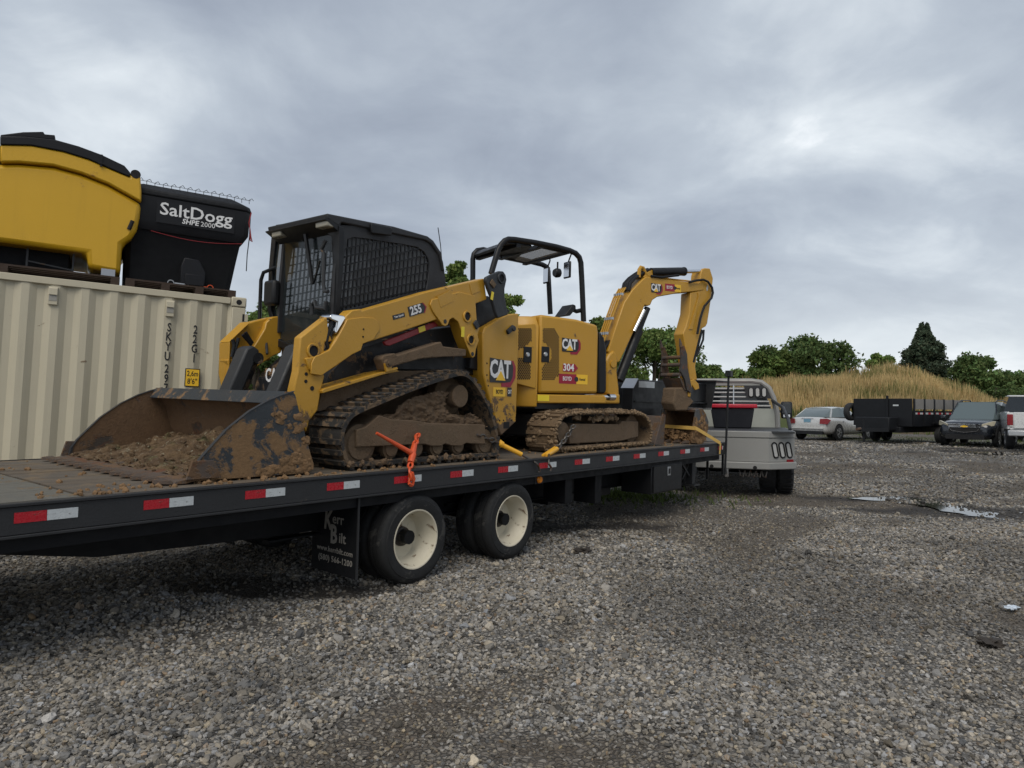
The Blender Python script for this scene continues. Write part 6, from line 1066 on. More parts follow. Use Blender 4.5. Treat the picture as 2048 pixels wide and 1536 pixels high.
def car(name, label, fr, low, gh, pmat, wx, wr, hw, cat='car', group=None, roofmat=None, pillars=(), spokes=5):
    """low: (x, z0, z1, half width); gh: (x, zbelt, zroof, half width belt, half width roof)"""
    t = thing(name, label, cat, fr, group); rings = []
    for x, z0, z1, w in low:
        h = z1 - z0; half = [(w * .90, z0), (w * .985, z0 + .18 * h), (w, z0 + .45 * h), (w * .985, z0 + .75 * h), (w * .93, z1 - .02), (w * .55, z1 + .015)]
        rings.append([(x, -a, z) for a, z in half] + [(x, a, z) for a, z in half[::-1]])
    body = smo(mkobj('body', MB().loft(rings).mesh('body', 70), pmat, t)); rings, top = [], []
    for x, zb, zr, wb, wr_ in gh:
        rings.append([(x, -wb, zb), (x, -(wb * .35 + wr_ * .65), zb + (zr - zb) * .7), (x, -wr_, zr - .02), (x, -wr_ * .6, zr), (x, wr_ * .6, zr), (x, wr_, zr - .02), (x, (wb * .35 + wr_ * .65), zb + (zr - zb) * .7), (x, wb, zb)])
        top.append([(x, -wr_ - .012, zr - .035), (x, -wr_ - .006, zr - .012), (x, -wr_ * .6, zr + .008), (x, wr_ * .6, zr + .008), (x, wr_ + .006, zr - .012), (x, wr_ + .012, zr - .035)])
    mkobj('windows', MB().loft(rings).mesh('windows', 25), m_cglass, t)
    full = [r for r, g in zip(top, gh) if g[2] - g[1] > 0.25]; rf_ = mkobj('roof', MB().loft(full), roofmat or pmat, t)
    for s_ in (-1, 1):
        k0 = 0
        for (xa, ia), (xb, ib) in pillars:                        # (x at belt, station), (x at roof, station)
            a, b_ = gh[ia], gh[ib]; mkobj('pillar', MB().bar((xa, s_ * (a[3] - .012), a[1] - .01), (xb, s_ * (b_[4] - .008), b_[2] - .03), 0.035, 0.075, (1, 0, 0)), roofmat or pmat, t)
    for x in wx:
        for s_ in (-1, 1):
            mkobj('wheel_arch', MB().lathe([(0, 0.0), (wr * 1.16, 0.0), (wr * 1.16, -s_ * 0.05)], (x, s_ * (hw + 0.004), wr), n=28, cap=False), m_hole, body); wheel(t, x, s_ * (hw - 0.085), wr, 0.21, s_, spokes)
    return t, body
def at(px, py, z=0.15): return gpix(px, py, z)
# ---- silver sedan
L0, R0 = at(1604.5, 878), at(1673, 879.8); Mc = (L0 + R0) / 2
SD = heading(Mc, 51); m_silver = paint('silver_paint', (0.56, 0.56, 0.545))
sd_, sb = car('sedan', 'silver four-door sedan seen from behind beside the dump trailer', SD,
  [(-1.02, .42, .92, .74), (-.96, .28, .98, .84), (-.6, .22, 1.02, .90), (0, .2, 1.03, .91), (1.2, .2, 1.0, .915), (2.2, .2, .97, .91), (3.0, .2, .88, .88), (3.6, .28, .76, .80), (3.78, .36, .62, .66)],
  [(-.80, 1.0, 1.02, .72, .62), (-.05, 1.0, 1.40, .80, .58), (.5, 1.0, 1.455, .82, .60), (1.2, .99, 1.44, .82, .60), (2.15, .96, .98, .76, .66)], m_silver, (0, 2.73), 0.335, 0.905, 'car', 'vehicles parked along the grassy mound', pillars=(((-.55, 1), (-.02, 1)), ((.75, 2), (.72, 2)), ((1.95, 4), (1.25, 3))))
for s_ in (-1, 1): mkobj('tail_lamp', MB().ext([(-1.035, s_ * .56, .72), (-1.03, s_ * .58, .93), (-.97, s_ * .86, .95), (-.72, s_ * .915, .88), (-.97, s_ * .88, .70)], (-.03, s_ * .01, 0)), m_tail, sd_)
mkobj('licence_plate', MB().box(-1.035, -1.022, -.15, .16, .78, .92), MAT('plate_blue', (0.16, 0.30, 0.40), 0.4), sd_); mkobj('bumper_trim', MB().box(-1.06, -1.0, -.72, .72, .50, .54), m_silver, sd_); mkobj('lower_valance', MB().box(-1.03, -.9, -.68, .68, .26, .40), m_blk, sd_); mkobj('chrome_bar', MB().box(-1.03, -1.01, -.28, .28, .94, .96), m_chr, sd_); mkobj('door_handle', MB().box(.28, .42, -.925, -.905, .82, .85), m_silver, sd_)
# ---- dark SUV facing the camera
w1, w2 = at(1893, 892), at(1990, 894); lat = (w2 - w1); Mc = (w1 + w2) / 2
SV = heading(Mc, math.degrees(math.atan2(-lat.y * -1, lat.x)) * 0 + 180 + 33 + 12); m_navy = paint('charcoal_blue_paint', (0.012, 0.015, 0.021))
sv_, sb = car('suv', 'dark blue SUV facing the camera with a chrome-edged grille', SV,
  [(-3.7, .45, .95, .78), (-3.6, .3, 1.06, .88), (-2.86, .26, 1.08, .92), (-1.5, .25, 1.06, .925), (-.75, .25, 1.04, .92), (.2, .25, 1.02, .90), (.72, .27, .94, .85), (.86, .34, .84, .74), (.9, .40, .70, .64)],
  [(-3.62, 1.04, 1.10, .78, .70), (-3.3, 1.05, 1.60, .82, .62), (-2.2, 1.05, 1.70, .84, .64), (-1.1, 1.05, 1.68, .84, .64), (-.15, 1.02, 1.04, .78, .70)], m_navy, (-2.86, 0), 0.365, 0.915, 'suv', 'vehicles parked along the grassy mound', pillars=(((-.35, 4), (-1.02, 3)), ((-1.6, 2), (-1.62, 2)), ((-2.7, 2), (-2.72, 2))))
for s_ in (-1, 1):
    mkobj('head_lamp', MB().ext([(.80, s_ * .52, .74), (.86, s_ * .54, .86), (.62, s_ * .82, .97), (.45, s_ * .90, .97), (.60, s_ * .87, .82)], (.05, s_ * .012, -.01)), m_head, sv_); mkobj('roof_rail', MB().tube([(-3.0, s_ * .60, 1.69), (-2.8, s_ * .60, 1.755), (-1.4, s_ * .60, 1.75), (-1.2, s_ * .60, 1.69)], 0.02, 6), m_blk, sv_); mkobj('mirror', MB().box(-.45, -.33, s_ * 1.0 - .09, s_ * 1.0 + .09, 1.02, 1.16), m_navy, sv_, bevel=0.03)
gl = mkobj('grille', MB().box(.87, .915, -.50, .50, .56, .86), m_hole, sv_)
for z, w in ((.85, .52), (.79, .50), (.745, .50)): mkobj('grille_bar', MB().box(.916, .935, -w, w, z - .012, z + .012), m_chr, gl)
mkobj('grille_lower_bar', MB().tube([(.925, -.50, .74), (.928, -.40, .60), (.93, 0, .55), (.928, .40, .60), (.925, .50, .74)], 0.013, 6), m_chr, gl)
mkobj('emblem', MB().ext([(.937, -.12, .75), (.937, -.05, .75), (.937, -.04, .735), (.937, .04, .735), (.937, .05, .75), (.937, .13, .75), (.937, .10, .79), (.937, .05, .79), (.937, .04, .805), (.937, -.04, .805), (.937, -.05, .79), (.937, -.10, .79)], (.006, 0, 0)), m_lyel, gl); mkobj('lower_intake', MB().box(.86, .90, -.62, .62, .30, .48), m_hole, sv_)
# ---- white pickup at the right edge
pc = at(2016, 898); PK = heading(pc, 30); PK.O = PK.O + PK.Y * -0.86 * 1.0; m_white = paint('white_paint', (0.62, 0.62, 0.61), 0.3)
pk = thing('pickup_truck', 'white pickup truck with red tail lamps cut off by the right edge', 'pickup', PK, 'vehicles parked along the grassy mound')
bd = mkobj('cargo_bed', MB().box(-1.15, .95, -.98, -.90, .72, 1.32).box(-1.15, .95, .90, .98, .72, 1.32).box(-1.15, .95, -.9, .9, .70, .78), m_white, pk, bevel=0.02)
tg_ = mkobj('tailgate', MB().box(-1.22, -1.152, -.80, .80, .76, 1.31), m_white, pk, bevel=0.02); mkobj('tailgate_recess', MB().box(-1.226, -1.221, -.55, .55, .90, 1.12), m_white, tg_, bevel=0.01); mkobj('tailgate_handle', MB().box(-1.235, -1.222, -.12, .12, 1.18, 1.25), m_blk, tg_)
for s_ in (-1, 1): mkobj('tail_lamp', MB().box(-1.21, -1.13, s_ * .895 - .085, s_ * .895 + .085, .86, 1.24), m_tail, pk, bevel=0.02)
mkobj('bumper', MB().box(-1.42, -1.24, -.98, .98, .50, .70), m_alu, pk, bevel=0.03); mkobj('bumper_step', MB().box(-1.425, -1.30, -.45, .45, .702, .712), m_blk, pk); mkobj('frame', MB().box(-1.2, 4.0, -.45, .45, .42, .69), m_blk, pk)
mkobj('licence_plate', MB().box(-1.435, -1.422, -.16, .16, .53, .68), MAT('plate_pale', (0.35, 0.42, 0.5), 0.4), pk)
mkobj('cab', MB().loft([[(1.0, -.97, .5), (1.0, -.97, 1.3), (1.0, .97, 1.3), (1.0, .97, .5)], [(2.9, -.97, .5), (2.9, -.97, 1.25), (2.9, .97, 1.25), (2.9, .97, .5)], [(4.1, -.93, .55), (4.1, -.9, 1.15), (4.1, .9, 1.15), (4.1, .93, .55)]]), m_white, pk, bevel=0.03); mkobj('cab_windows', MB().loft([[(1.02, -.9, 1.3), (1.1, -.72, 1.88), (1.1, .72, 1.88), (1.02, .9, 1.3)], [(2.85, -.9, 1.26), (2.2, -.72, 1.9), (2.2, .72, 1.9), (2.85, .9, 1.26)]]), m_dglass, pk); mkobj('cab_roof', MB().box(1.08, 2.22, -.74, .74, 1.87, 1.93), m_white, pk, bevel=0.03)
for x in (0, 3.5):
    for s_ in (-1, 1): wheel(pk, x, s_ * .82, .40, .27, s_, 6)
# ---- two more roofs behind
c_ = gpix(2085, 884, .15); car('suv', 'silver SUV roof showing above the white pickup', heading(c_, 225), [(-3.6, .45, .95, .78), (-2.8, .26, 1.08, .92), (-.75, .25, 1.05, .92), (.7, .28, .94, .84), (.9, .4, .7, .64)], [(-3.6, 1.04, 1.1, .78, .7), (-3.2, 1.05, 1.66, .82, .62), (-1.1, 1.05, 1.74, .84, .64), (-.15, 1.02, 1.04, .78, .7)], m_silver, (-2.8, 0), .36, .91, 'suv', 'vehicles parked along the grassy mound')
c_ = gpix(1322, 858, .0); car('suv', 'dark SUV with pale roof seen under the gooseneck neck', heading(c_, 15 - 90), [(-2.3, .45, .95, .80), (-2.2, .3, 1.06, .90), (-1.4, .26, 1.06, .92), (0, .25, 1.06, .925), (1.4, .25, 1.04, .90), (2.2, .3, .95, .84), (2.3, .4, .8, .7)], [(-2.2, 1.04, 1.1, .78, .7), (-1.95, 1.05, 1.66, .82, .66), (-.6, 1.05, 1.72, .84, .68), (.5, 1.05, 1.70, .84, .68), (1.2, 1.02, 1.04, .78, .7)], m_blk, (-1.4, 1.35), .36, .915, 'suv', 'vehicles parked along the grassy mound', roofmat=m_silver, pillars=(((-1.1, 2), (-1.1, 2)), ((-.1, 2), (-.1, 2)), ((1.0, 4), (.5, 3))))
# ---- black dump trailer
P = CAM + ray(1824, 888) * 27.6; P.z = 0.15; DT = heading(P, 55); m_dumpb = MAT('dump_black', (0.010, 0.011, 0.013), 0.5, var=0.3, mud=0.06, spec=0.3)
m_board = MAT('grey_boards', (0.20, 0.19, 0.175), 0.85, var=0.3, vs_=5, bump=0.4)
dt = thing('dump_trailer', 'black dump trailer with grey board sides and a spare tyre', 'trailer', DT); DW, DL = 2.35, 4.4
zt_ = 1.80; zb_ = .80
mkobj('front_wall', MB().box(0, .06, 0, DW, zb_ - .1, zt_), m_dumpb, dt, bevel=0.01); mkobj('front_rib', MB().box(-.05, -.001, DW * .38, DW * .38 + .08, zb_ - .1, zt_ + .12), m_dumpb, dt)
mkobj('frame', MB().box(-.2, DL, .35, DW - .35, .45, .68), m_dumpb, dt, bevel=0.02); mkobj('hoist_box', MB().box(-.75, -.02, .5, DW - .5, .55, 1.05), m_dumpb, dt, bevel=0.03); mkobj('floor', MB().box(.06, DL, .02, DW - .02, .70, .78), m_dumpb, dt)
for yy in (0, DW - .05):
    mkobj('side_panel', MB().box(.062, DL, yy, yy + .05, .70, 1.32), m_dumpb, dt)
    for k in range(6): mkobj('stake_post', MB().box(.10 + k * .82, .19 + k * .82, yy - .05, yy - .001, .72, zt_), m_dumpb, dt)
    for k in range(5): mkobj('side_board', MB().box(.20 + k * .82, .91 + k * .82, yy - .03, yy + .01, 1.38, zt_ - .02), m_board, dt)
    for k in range(9): mkobj('reflective_tape', MB().box(.22 + k * .44, .44 + k * .44, yy - .006, yy - .001, 1.18, 1.25), m_wht, dt, label='white tape'); mkobj('reflective_tape', MB().box(.445 + k * .44, .655 + k * .44, yy - .006, yy - .001, 1.18, 1.25), m_red, dt, label='red tape')
    mkobj('fender', MB().box(1.5, 3.5, yy - .02 if yy else -.28, (yy + .30) if yy else -.06, .82, .87), m_dumpb, dt)
    for x in (2.0, 2.9): wheel(dt, x, (yy + .18) if yy else -.16, .36, .22, 1 if yy else -1, 5)
for k, yy in enumerate((.5, 1.0, 1.85)): mkobj('marker_decal', MB().box(-.008, -.001, yy, yy + .22, .84 if k else 1.50, .88 if k else 1.56), m_wht, dt)
mkobj('tongue', MB().bar((-.7, .55, .56), (-1.6, DW / 2, .56), .10, .14).bar((-.7, DW - .55, .56), (-1.6, DW / 2, .56), .10, .14), m_dumpb, dt); jk = mkobj('jack', MB().cyl((-1.35, DW / 2, .08), (-1.35, DW / 2, .95), .045).box(-1.47, -1.23, DW / 2 - .12, DW / 2 + .12, 0.0, .03), m_dumpb, dt); mkobj('coupler', MB().cyl((-1.6, DW / 2, .60), (-1.85, DW / 2, .58), .06, .05), m_worn, dt)
sp_t = mkobj('spare_tyre', MB().lathe([(.2, -.1), (.30, -.12), (.37, -.08), (.38, 0), (.37, .08), (.30, .12), (.2, .1)], (.1, DW + .16, 1.25), (0.15, 1, 0), 28, False), m_tyre2, dt)
# ================================================================== TOW TRUCK
TK = heading((3.58, 12.15, 0.0), 17.5)
tk_ = thing('flatbed_truck', 'grey flatbed truck with headache rack hitched to the trailer', 'truck', TK); FW, HWD, BL = 0.77, 1.20, 2.75
bed_pl = [(0, -FW), (.34, -HWD), (BL, -HWD), (BL, HWD), (.34, HWD), (0, FW)]
bedo = mkobj('bed_skirt', MB().prismz(bed_pl, .60, 1.0), m_steelb, tk_, bevel=0.006)
mkobj('bed_top_rail', MB().prismz([(x - .012 if x == 0 else x, y * 1.012) for x, y in bed_pl], 1.003, 1.115), m_steelb, bedo, bevel=0.012)
mkobj('bumper_ledge', MB().prismz([(-.05, -FW - .01), (.32, -HWD - .03), (.5, -HWD - .03), (.5, HWD + .03), (.32, HWD + .03), (-.05, FW + .01)], .475, .597), m_steelb, bedo, bevel=0.015)
for yy in (-.55, .15, .55): mkobj('plug_hole', MB().lathe([(0, 0), (.033, 0)], (-.052, yy, .505), (1, 0, 0), 14, False), m_hole, bedo)
dcor = Vector((.34, -(HWD - FW), 0)).normalized(); nc = Vector((dcor.y, -dcor.x, 0)); zc_ = Vector((0, 0, 1))
for s_ in (1, -1):
    dc = Vector((dcor.x, dcor.y * s_, 0)); nn = Vector((-abs(nc.x), -abs(nc.y) * s_, 0)); c0 = Vector((.17, -(FW + HWD) / 2 * s_, .80))
    for k in range(3):
        c = c0 + dc * (.145 * (k - 1)); el = [c + nn * .006 + dc * (.052 * math.cos(t)) + zc_ * (.052 * math.sin(t) + (.075 if math.sin(t) > 0 else -.075)) + dc * (-.02 * (1 if math.sin(t) > 0 else -1)) for t in [i * math.pi / 9 + .01 for i in range(18)]]
        lo_ = mkobj('lamp_surround', MB().tube(el, .014, 6, closed=True), m_blk, bedo); mkobj('lamp_lens', MB().ext([p - nn * .004 for p in el], nn * .003), MAT('clear_lens', (0.42, 0.42, 0.41), 0.25) if k == 0 and s_ == 1 else bpy.data.materials['clear_lens'], lo_)
    mkobj('side_marker', MB().bar(c0 + dc * .10 + nn * .006 - zc_ * .19, c0 + dc * .24 + nn * .006 - zc_ * .19, .01, .06), m_tail, bedo)
cw = c0; put_text('NORSTAR', 0.05, Vector((.17, -(FW + HWD) / 2, .80)) + Vector((-abs(nc.x), -abs(nc.y), 0)) * .008 - zc_ * .16, m_btxt, bedo, dcor, (0, 0, 1), bold=0.01, sx_=1.2) if False else None
# treads
for s_ in (-1, 1):
    for k, yy in enumerate((1.07, .79)):
        r, w = .425, .29; prof = [(.22, -w / 2 + .02), (.33, -w / 2), (.385, -w / 2 + .015), (r, -w / 2 + .05), (r, w / 2 - .05), (.385, w / 2 - .015), (.33, w / 2), (.22, w / 2 - .02)]
        t_ = mkobj('tyre', MB().lathe(prof, (1.0, s_ * yy, r), n=40, cap=False), m_tyre2, tk_); lugm = MB().box(-.022, .022, -w / 2 + .02, w / 2 - .02, 0, .012).mesh('tread_lug') if (s_ == -1 and k == 0) else bpy.data.meshes['tread_lug']
        if not lugm.materials: lugm.materials.append(m_tyre2)
        for j in range(26): a = 2 * math.pi * j / 26; o = mkobj('tread_lug', lugm, None, t_, (1.0 + math.sin(a) * (r - .002), s_ * yy, r + math.cos(a) * (r - .002))); o.rotation_euler = (0, a, .25 if k else -.25)
    wheel(tk_, 4.65, s_ * .86, .40, .27, s_, 6)
mkobj('bed_deck', MB().box(.02, BL - .02, -HWD + .02, HWD - .02, 1.085, 1.118), m_char, tk_)
mkobj('chassis', MB().box(.2, 5.2, -.42, .42, .50, .72).cyl((1.0, -.9, .42), (1.0, .9, .42), .09), m_tdark, tk_)
for i, (x, y, z) in enumerate(((-.02, -.10, .38), (-.04, .22, .36), (.0, .42, .4))): mkobj('hitch', MB().bar((x - .18, y, z), (x + .4, y, z + .02), .06, .06).cyl((x - .15, y, z), (x - .15, y, z + .1), .03), m_char if i else m_chr, tk_)
for k in range(5): y = -.3 - .09 * k; mkobj('chain_loop', MB().tube([(.05, y, .45), (.03, y - .02, .36), (.03, y - .06, .34), (.05, y - .08, .44)], .012, 6), m_chain, tk_)
# headache rack
m_rail = MAT('rack_rail_grey', (0.36, 0.36, 0.355), 0.5, 0.2)
hx = BL - .12; zt2 = 2.06
rk = mkobj('headache_rack', MB().tube([(hx, -1.05, 1.12), (hx, -1.04, 1.40), (hx, -.97, 1.72), (hx, -.88, 1.92), (hx, -.74, 2.03), (hx, -.55, zt2), (hx, .55, zt2), (hx, .74, 2.03), (hx, .88, 1.92), (hx, .97, 1.72), (hx, 1.04, 1.40), (hx, 1.05, 1.12)], .055, 10), m_steelb, tk_)
mkobj('rack_top', MB().box(hx - .03, hx + .05, -.72, .72, 1.96, 2.05), m_steelb, rk, bevel=0.01); mkobj('rack_panel', MB().prismx([(-1.0, 1.12), (-.99, 1.50), (.99, 1.50), (1.0, 1.12)], hx - .02, hx + .02), MAT('rack_panel_grey', (0.33, 0.345, 0.31), 0.55, var=0.1), rk)
for i, z in enumerate((1.55, 1.64, 1.73, 1.82, 1.90)): mkobj('rack_rail', MB().cyl((hx - .03, -.92 + .03 * i, z), (hx - .03, .92 - .03 * i, z), .018, n=10), m_rail, rk)
mkobj('rack_upright', MB().cyl((hx - .045, -.20, 1.5), (hx - .045, -.20, 1.97), .012), m_chr, rk)
for s_ in (-1, 1):
    lp_ = mkobj('rack_lamp_panel', MB().prismx([(s_ * .40, 1.96), (s_ * .45, 1.72), (s_ * .93, 1.70), (s_ * .84, 1.90), (s_ * .74, 1.97)], hx - .07, hx - .055), m_cab, rk)
    for k in range(3):
        yc = s_ * (.54 + .125 * k); el = [(hx - .075, yc + .045 * math.cos(t), 1.83 + .045 * math.sin(t) + (.05 if math.sin(t) > 0 else -.05)) for t in [i * math.pi / 8 + .01 for i in range(16)]]; mkobj('lamp_surround', MB().tube(el, .011, 6, closed=True), m_blk, lp_); mkobj('lamp_lens', MB().ext(el, (.004, 0, 0)), bpy.data.materials['clear_lens'], lp_)
    mkobj('rack_side_bar', MB().tube([(hx - .05, s_ * .95, 1.66), (hx - .55, s_ * 1.12, 1.52), (hx - 1.2, s_ * 1.17, 1.30), (hx - 1.55, s_ * 1.18, 1.12)], .032, 8), m_char, rk)
# cab and mirrors
cabm = paint('truck_dark_paint', (0.03, 0.032, 0.036)); mkobj('cab', MB().loft([[(hx + .12, -.98, .55), (hx + .12, -1.0, 1.32), (hx + .2, -.78, 1.93), (hx + .2, .78, 1.93), (hx + .12, 1.0, 1.32), (hx + .12, .98, .55)], [(hx + 1.6, -1.0, .5), (hx + 1.6, -1.0, 1.32), (hx + 1.4, -.78, 1.97), (hx + 1.4, .78, 1.97), (hx + 1.6, 1.0, 1.32), (hx + 1.6, 1.0, .5)], [(hx + 2.5, -1.0, .5), (hx + 2.5, -1.0, 1.25), (hx + 2.45, -.9, 1.30), (hx + 2.45, .9, 1.30), (hx + 2.5, 1.0, 1.25), (hx + 2.5, 1.0, .5)], [(hx + 3.5, -.95, .55), (hx + 3.5, -.92, 1.12), (hx + 3.45, -.8, 1.2), (hx + 3.45, .8, 1.2), (hx + 3.5, .92, 1.12), (hx + 3.5, .95, .55)]]), cabm, tk_, bevel=0.03); mkobj('rear_window', MB().prismx([(-.72, 1.38), (-.62, 1.85), (.62, 1.85), (.72, 1.38)], hx + .11, hx + .135), m_dglass, tk_)
for s_ in (-1, 1):
    mr = mkobj('mirror', MB().box(4.35, 4.45, s_ * 1.33 - .12, s_ * 1.33 + .12, 1.28, 1.66), m_blk, tk_, bevel=0.04); mkobj('mirror_glass', MB().box(4.342, 4.349, s_ * 1.33 - .09, s_ * 1.33 + .09, 1.40, 1.62), m_dglass, mr); mkobj('mirror_spot', MB().box(4.340, 4.349, s_ * 1.33 - .07, s_ * 1.33 + .07, 1.31, 1.37), m_chr, mr); mkobj('mirror_arm', MB().bar((4.4, s_ * .98, 1.42), (4.4, s_ * 1.22, 1.44), .05, .06), m_blk, mr)
# storage totes on the bed
m_tote = MAT('tote_black', (0.012, 0.013, 0.018), 0.4, var=0.1); m_tlid = MAT('tote_red', (0.42, 0.012, 0.03), 0.35, var=0.06)
for (x, y), lab in (((1.75, -.18), 'black storage tote with red lid, the right one on the truck bed'), ((1.85, .95), 'black storage tote with red lid, the left one behind the digging bucket')):
    f_ = TK.sub(x, y, 1.12); to_ = thing('storage_tote', lab, 'tote', f_, 'red-lidded totes on the truck bed'); mkobj('tub', MB().loft([[(-.20, -.34, 0), (.20, -.34, 0), (.20, .34, 0), (-.20, .34, 0)], [(-.25, -.40, .38), (.25, -.40, .38), (.25, .40, .38), (-.25, .40, .38)]]), m_tote, to_, bevel=0.02); mkobj('lid', MB().box(-.29, .29, -.45, .45, .382, .46), m_tlid, to_, bevel=0.02)
# ================================================================== MOUND, GRASS, TREES
P = None
def hill_z(x, y):
    # long mound behind the parked row, built from the silhouette the photograph shows
    px_ = 1024 + F_PX * x / y
    crest = np.interp(px_, [1380, 1450, 1540, 1640, 1700, 1780, 1850, 1930, 1990, 2060, 2200], [0.2, 1.9, 2.75, 2.9, 3.1, 4.0, 3.2, 2.1, 1.3, 0.5, 0.0]) + .55 * (vnoise(x + 30, y + 30, 4.1, 81) - .5) + .3 * (vnoise(x + 30, y + 30, 1.9, 82) - .5)
    t = np.clip((y - 41) / 13, 0, 1); t = t * t * (3 - 2 * t); bank = np.clip((y - 39.5) / 2.0, 0, 1) * 0.9 * np.clip(crest, 0, 1)
    back = 1 - np.clip((y - 62) / 25, 0, 1); return (bank + np.maximum(crest - 0.9, 0) * t) * back
HXa, HYa = np.meshgrid(np.arange(8, 75, 0.6), np.arange(38.5, 90, 0.6)); HZa = hill_z(HXa, HYa) + 0.10 + 0.30 * (vnoise(HXa, HYa, 3.1, 41) - 0.5) * np.clip(hill_z(HXa, HYa), 0, 1); HZa = np.where(hill_z(HXa, HYa) < 0.02, -0.4, HZa)
a_, b_ = HXa.shape; ii = np.arange(a_ * b_).reshape(a_, b_); hme = bpy.data.meshes.new('mound'); hme.from_pydata(np.stack([HXa.ravel(), HYa.ravel(), HZa.ravel()], 1).tolist(), [], np.stack([ii[:-1, :-1], ii[:-1, 1:], ii[1:, 1:], ii[1:, :-1]], -1).reshape(-1, 4).tolist()); hme.polygons.foreach_set('use_smooth', [True] * len(hme.polygons))
m_hill, nt, b = mk('mound_soil'); N = NT(nt); Pp = N.n('ShaderNodeNewGeometry').outputs['Position']; sx3 = N.n('ShaderNodeSeparateXYZ'); N.l(Pp, sx3.inputs[0])
soil = N.mix(N.noise(Pp, 1.6, 7, 0.7), (0.055, 0.036, 0.022, 1), (0.115, 0.095, 0.055, 1)); soil = N.mix(N.mrange(N.noise(Pp, 0.35, 5, 0.6), 0.5, 0.6), soil, (0.06, 0.075, 0.022, 1)); gcol = N.mix(N.noise(Pp, 0.8, 6, 0.6), (0.20, 0.145, 0.055, 1), (0.29, 0.215, 0.085, 1))
N.l(N.mix(N.mrange(N.math('ADD', sx3.outputs[1], N.math('MULTIPLY', N.noise(Pp, 0.5, 4), 2.5)), 42.5, 43.4), soil, gcol), b.inputs['Base Color']); b.inputs['Roughness'].default_value = 0.95
mkobj('mound', hme, m_hill, kind='structure')
def quads(name, base, tip, wid, mat, parent=None, cols=None):
    """thin upright blades from numpy arrays: base (n,3), tip (n,3), wid (n,)"""
    n = len(base); d = np.stack([np.cos(np.arange(n) * 2.4), np.sin(np.arange(n) * 2.4), np.zeros(n)], 1) * wid[:, None] / 2; V = np.stack([base - d, base + d, tip + d * 0.25, tip - d * 0.25], 1).reshape(-1, 3)
    me = bpy.data.meshes.new(name); me.vertices.add(len(V)); me.vertices.foreach_set('co', V.astype(np.float32).ravel()); me.loops.add(4 * n); me.loops.foreach_set('vertex_index', np.arange(4 * n, dtype=np.int32)); me.polygons.add(n); me.polygons.foreach_set('loop_start', np.arange(0, 4 * n, 4, dtype=np.int32)); me.update(calc_edges=True)
    if cols is not None: ca = me.color_attributes.new('tint', 'FLOAT_COLOR', 'POINT'); ca.data.foreach_set('color', np.repeat(cols, 4, 0).astype(np.float32).ravel())
    return mkobj(name, me, mat, parent)
def tint_mat(name, rough=0.8, trans=0.25):
    m, nt, b = mk(name); N = NT(nt); at_ = N.n('ShaderNodeAttribute', attribute_name='tint'); N.l(at_.outputs['Color'], b.inputs['Base Color']); b.inputs['Roughness'].default_value = rough; b.inputs['Specular IOR Level'].default_value = 0.2
    if trans:
        tr_ = N.n('ShaderNodeBsdfTranslucent'); N.l(at_.outputs['Color'], tr_.inputs[0]); mx = N.n('ShaderNodeMixShader'); mx.inputs[0].default_value = trans; N.l(b.outputs[0], mx.inputs[1]); N.l(tr_.outputs[0], mx.inputs[2]); N.l(mx.outputs[0], nt.nodes['Material Output'].inputs[0])
    return m
m_grass, m_leaf = tint_mat('dry_grass'), tint_mat('leaf')
rg = np.random.RandomState(17); n = 150000; xg, yg = rg.uniform(10, 62, n), rg.uniform(42.3, 62, n); hz = hill_z(xg, yg); k = (hz > 0.45) & (rg.rand(n) < 1.2 * (vnoise(xg, yg, 1.6, 51) ** 1.3 + 0.12)); xg, yg, hz = xg[k], yg[k], hz[k]; n = len(xg)
zb2 = hz + 0.05; hgt_ = rg.uniform(0.45, 1.15, n) * (0.45 + 1.0 * vnoise(xg, yg, 1.5, 52)); base = np.stack([xg, yg, zb2], 1); tip = base + np.stack([rg.normal(0, 0.12, n), rg.normal(0, 0.12, n), hgt_], 1)
vv = rg.uniform(0.75, 1.25, n) * (0.8 + 0.4 * vnoise(xg, yg, 3.0, 53)); cc = np.stack([0.50 * vv, 0.375 * vv, 0.18 * vv, np.ones(n)], 1); gg = rg.rand(n) < np.clip((vnoise(xg, yg, 2.6, 54) - .5) * 2.2, .03, .8); cc[gg, :3] = np.array([0.20, 0.20, 0.075]) * vv[gg][:, None]
go_ = quads('tall_grass', base, tip, rg.uniform(0.03, 0.075, n), m_grass, cols=cc); go_['kind'] = 'stuff'; go_['label'] = 'tall dry golden grass growing over the mound'; go_['category'] = 'grass'
# low weeds along the parked row and under the trailer, bank greens
n = 16000; xw, yw = rg.uniform(12, 46, n), rg.uniform(25.5, 43, n); kk = (rg.rand(n) < np.clip((vnoise(xw, yw, 1.4, 61) - 0.42) * 3, 0, 1)) & ((yw > 38) | (xw > 14.5)); xw, yw = xw[kk], yw[kk]
pu = gpix(1130, 1005); xu, yu = rg.normal(pu.x + .5, 0.9, 1500), rg.normal(pu.y + .6, 0.45, 1500); xw, yw = np.concatenate([xw, xu]), np.concatenate([yw, yu]); n = len(xw)
base = np.stack([xw, yw, zgn(xw, yw) + np.where(yw > 39.5, hill_z(xw, np.maximum(yw, 1)), 0) + 0.005], 1); tall = np.where(yw > 38.5, rg.uniform(0.15, 0.7, n), rg.uniform(0.03, 0.12, n)); tip = base + np.stack([rg.normal(0, .04, n), rg.normal(0, .04, n), tall], 1); vv = rg.uniform(0.7, 1.3, n); cc = np.stack([0.085 * vv, 0.115 * vv, 0.032 * vv, np.ones(n)], 1)
we = quads('weeds', base, tip, np.where(yw > 38.5, 0.06, 0.03), m_grass, cols=cc); we['kind'] = 'stuff'; we['label'] = 'low green weeds growing through the gravel'; we['category'] = 'weeds'
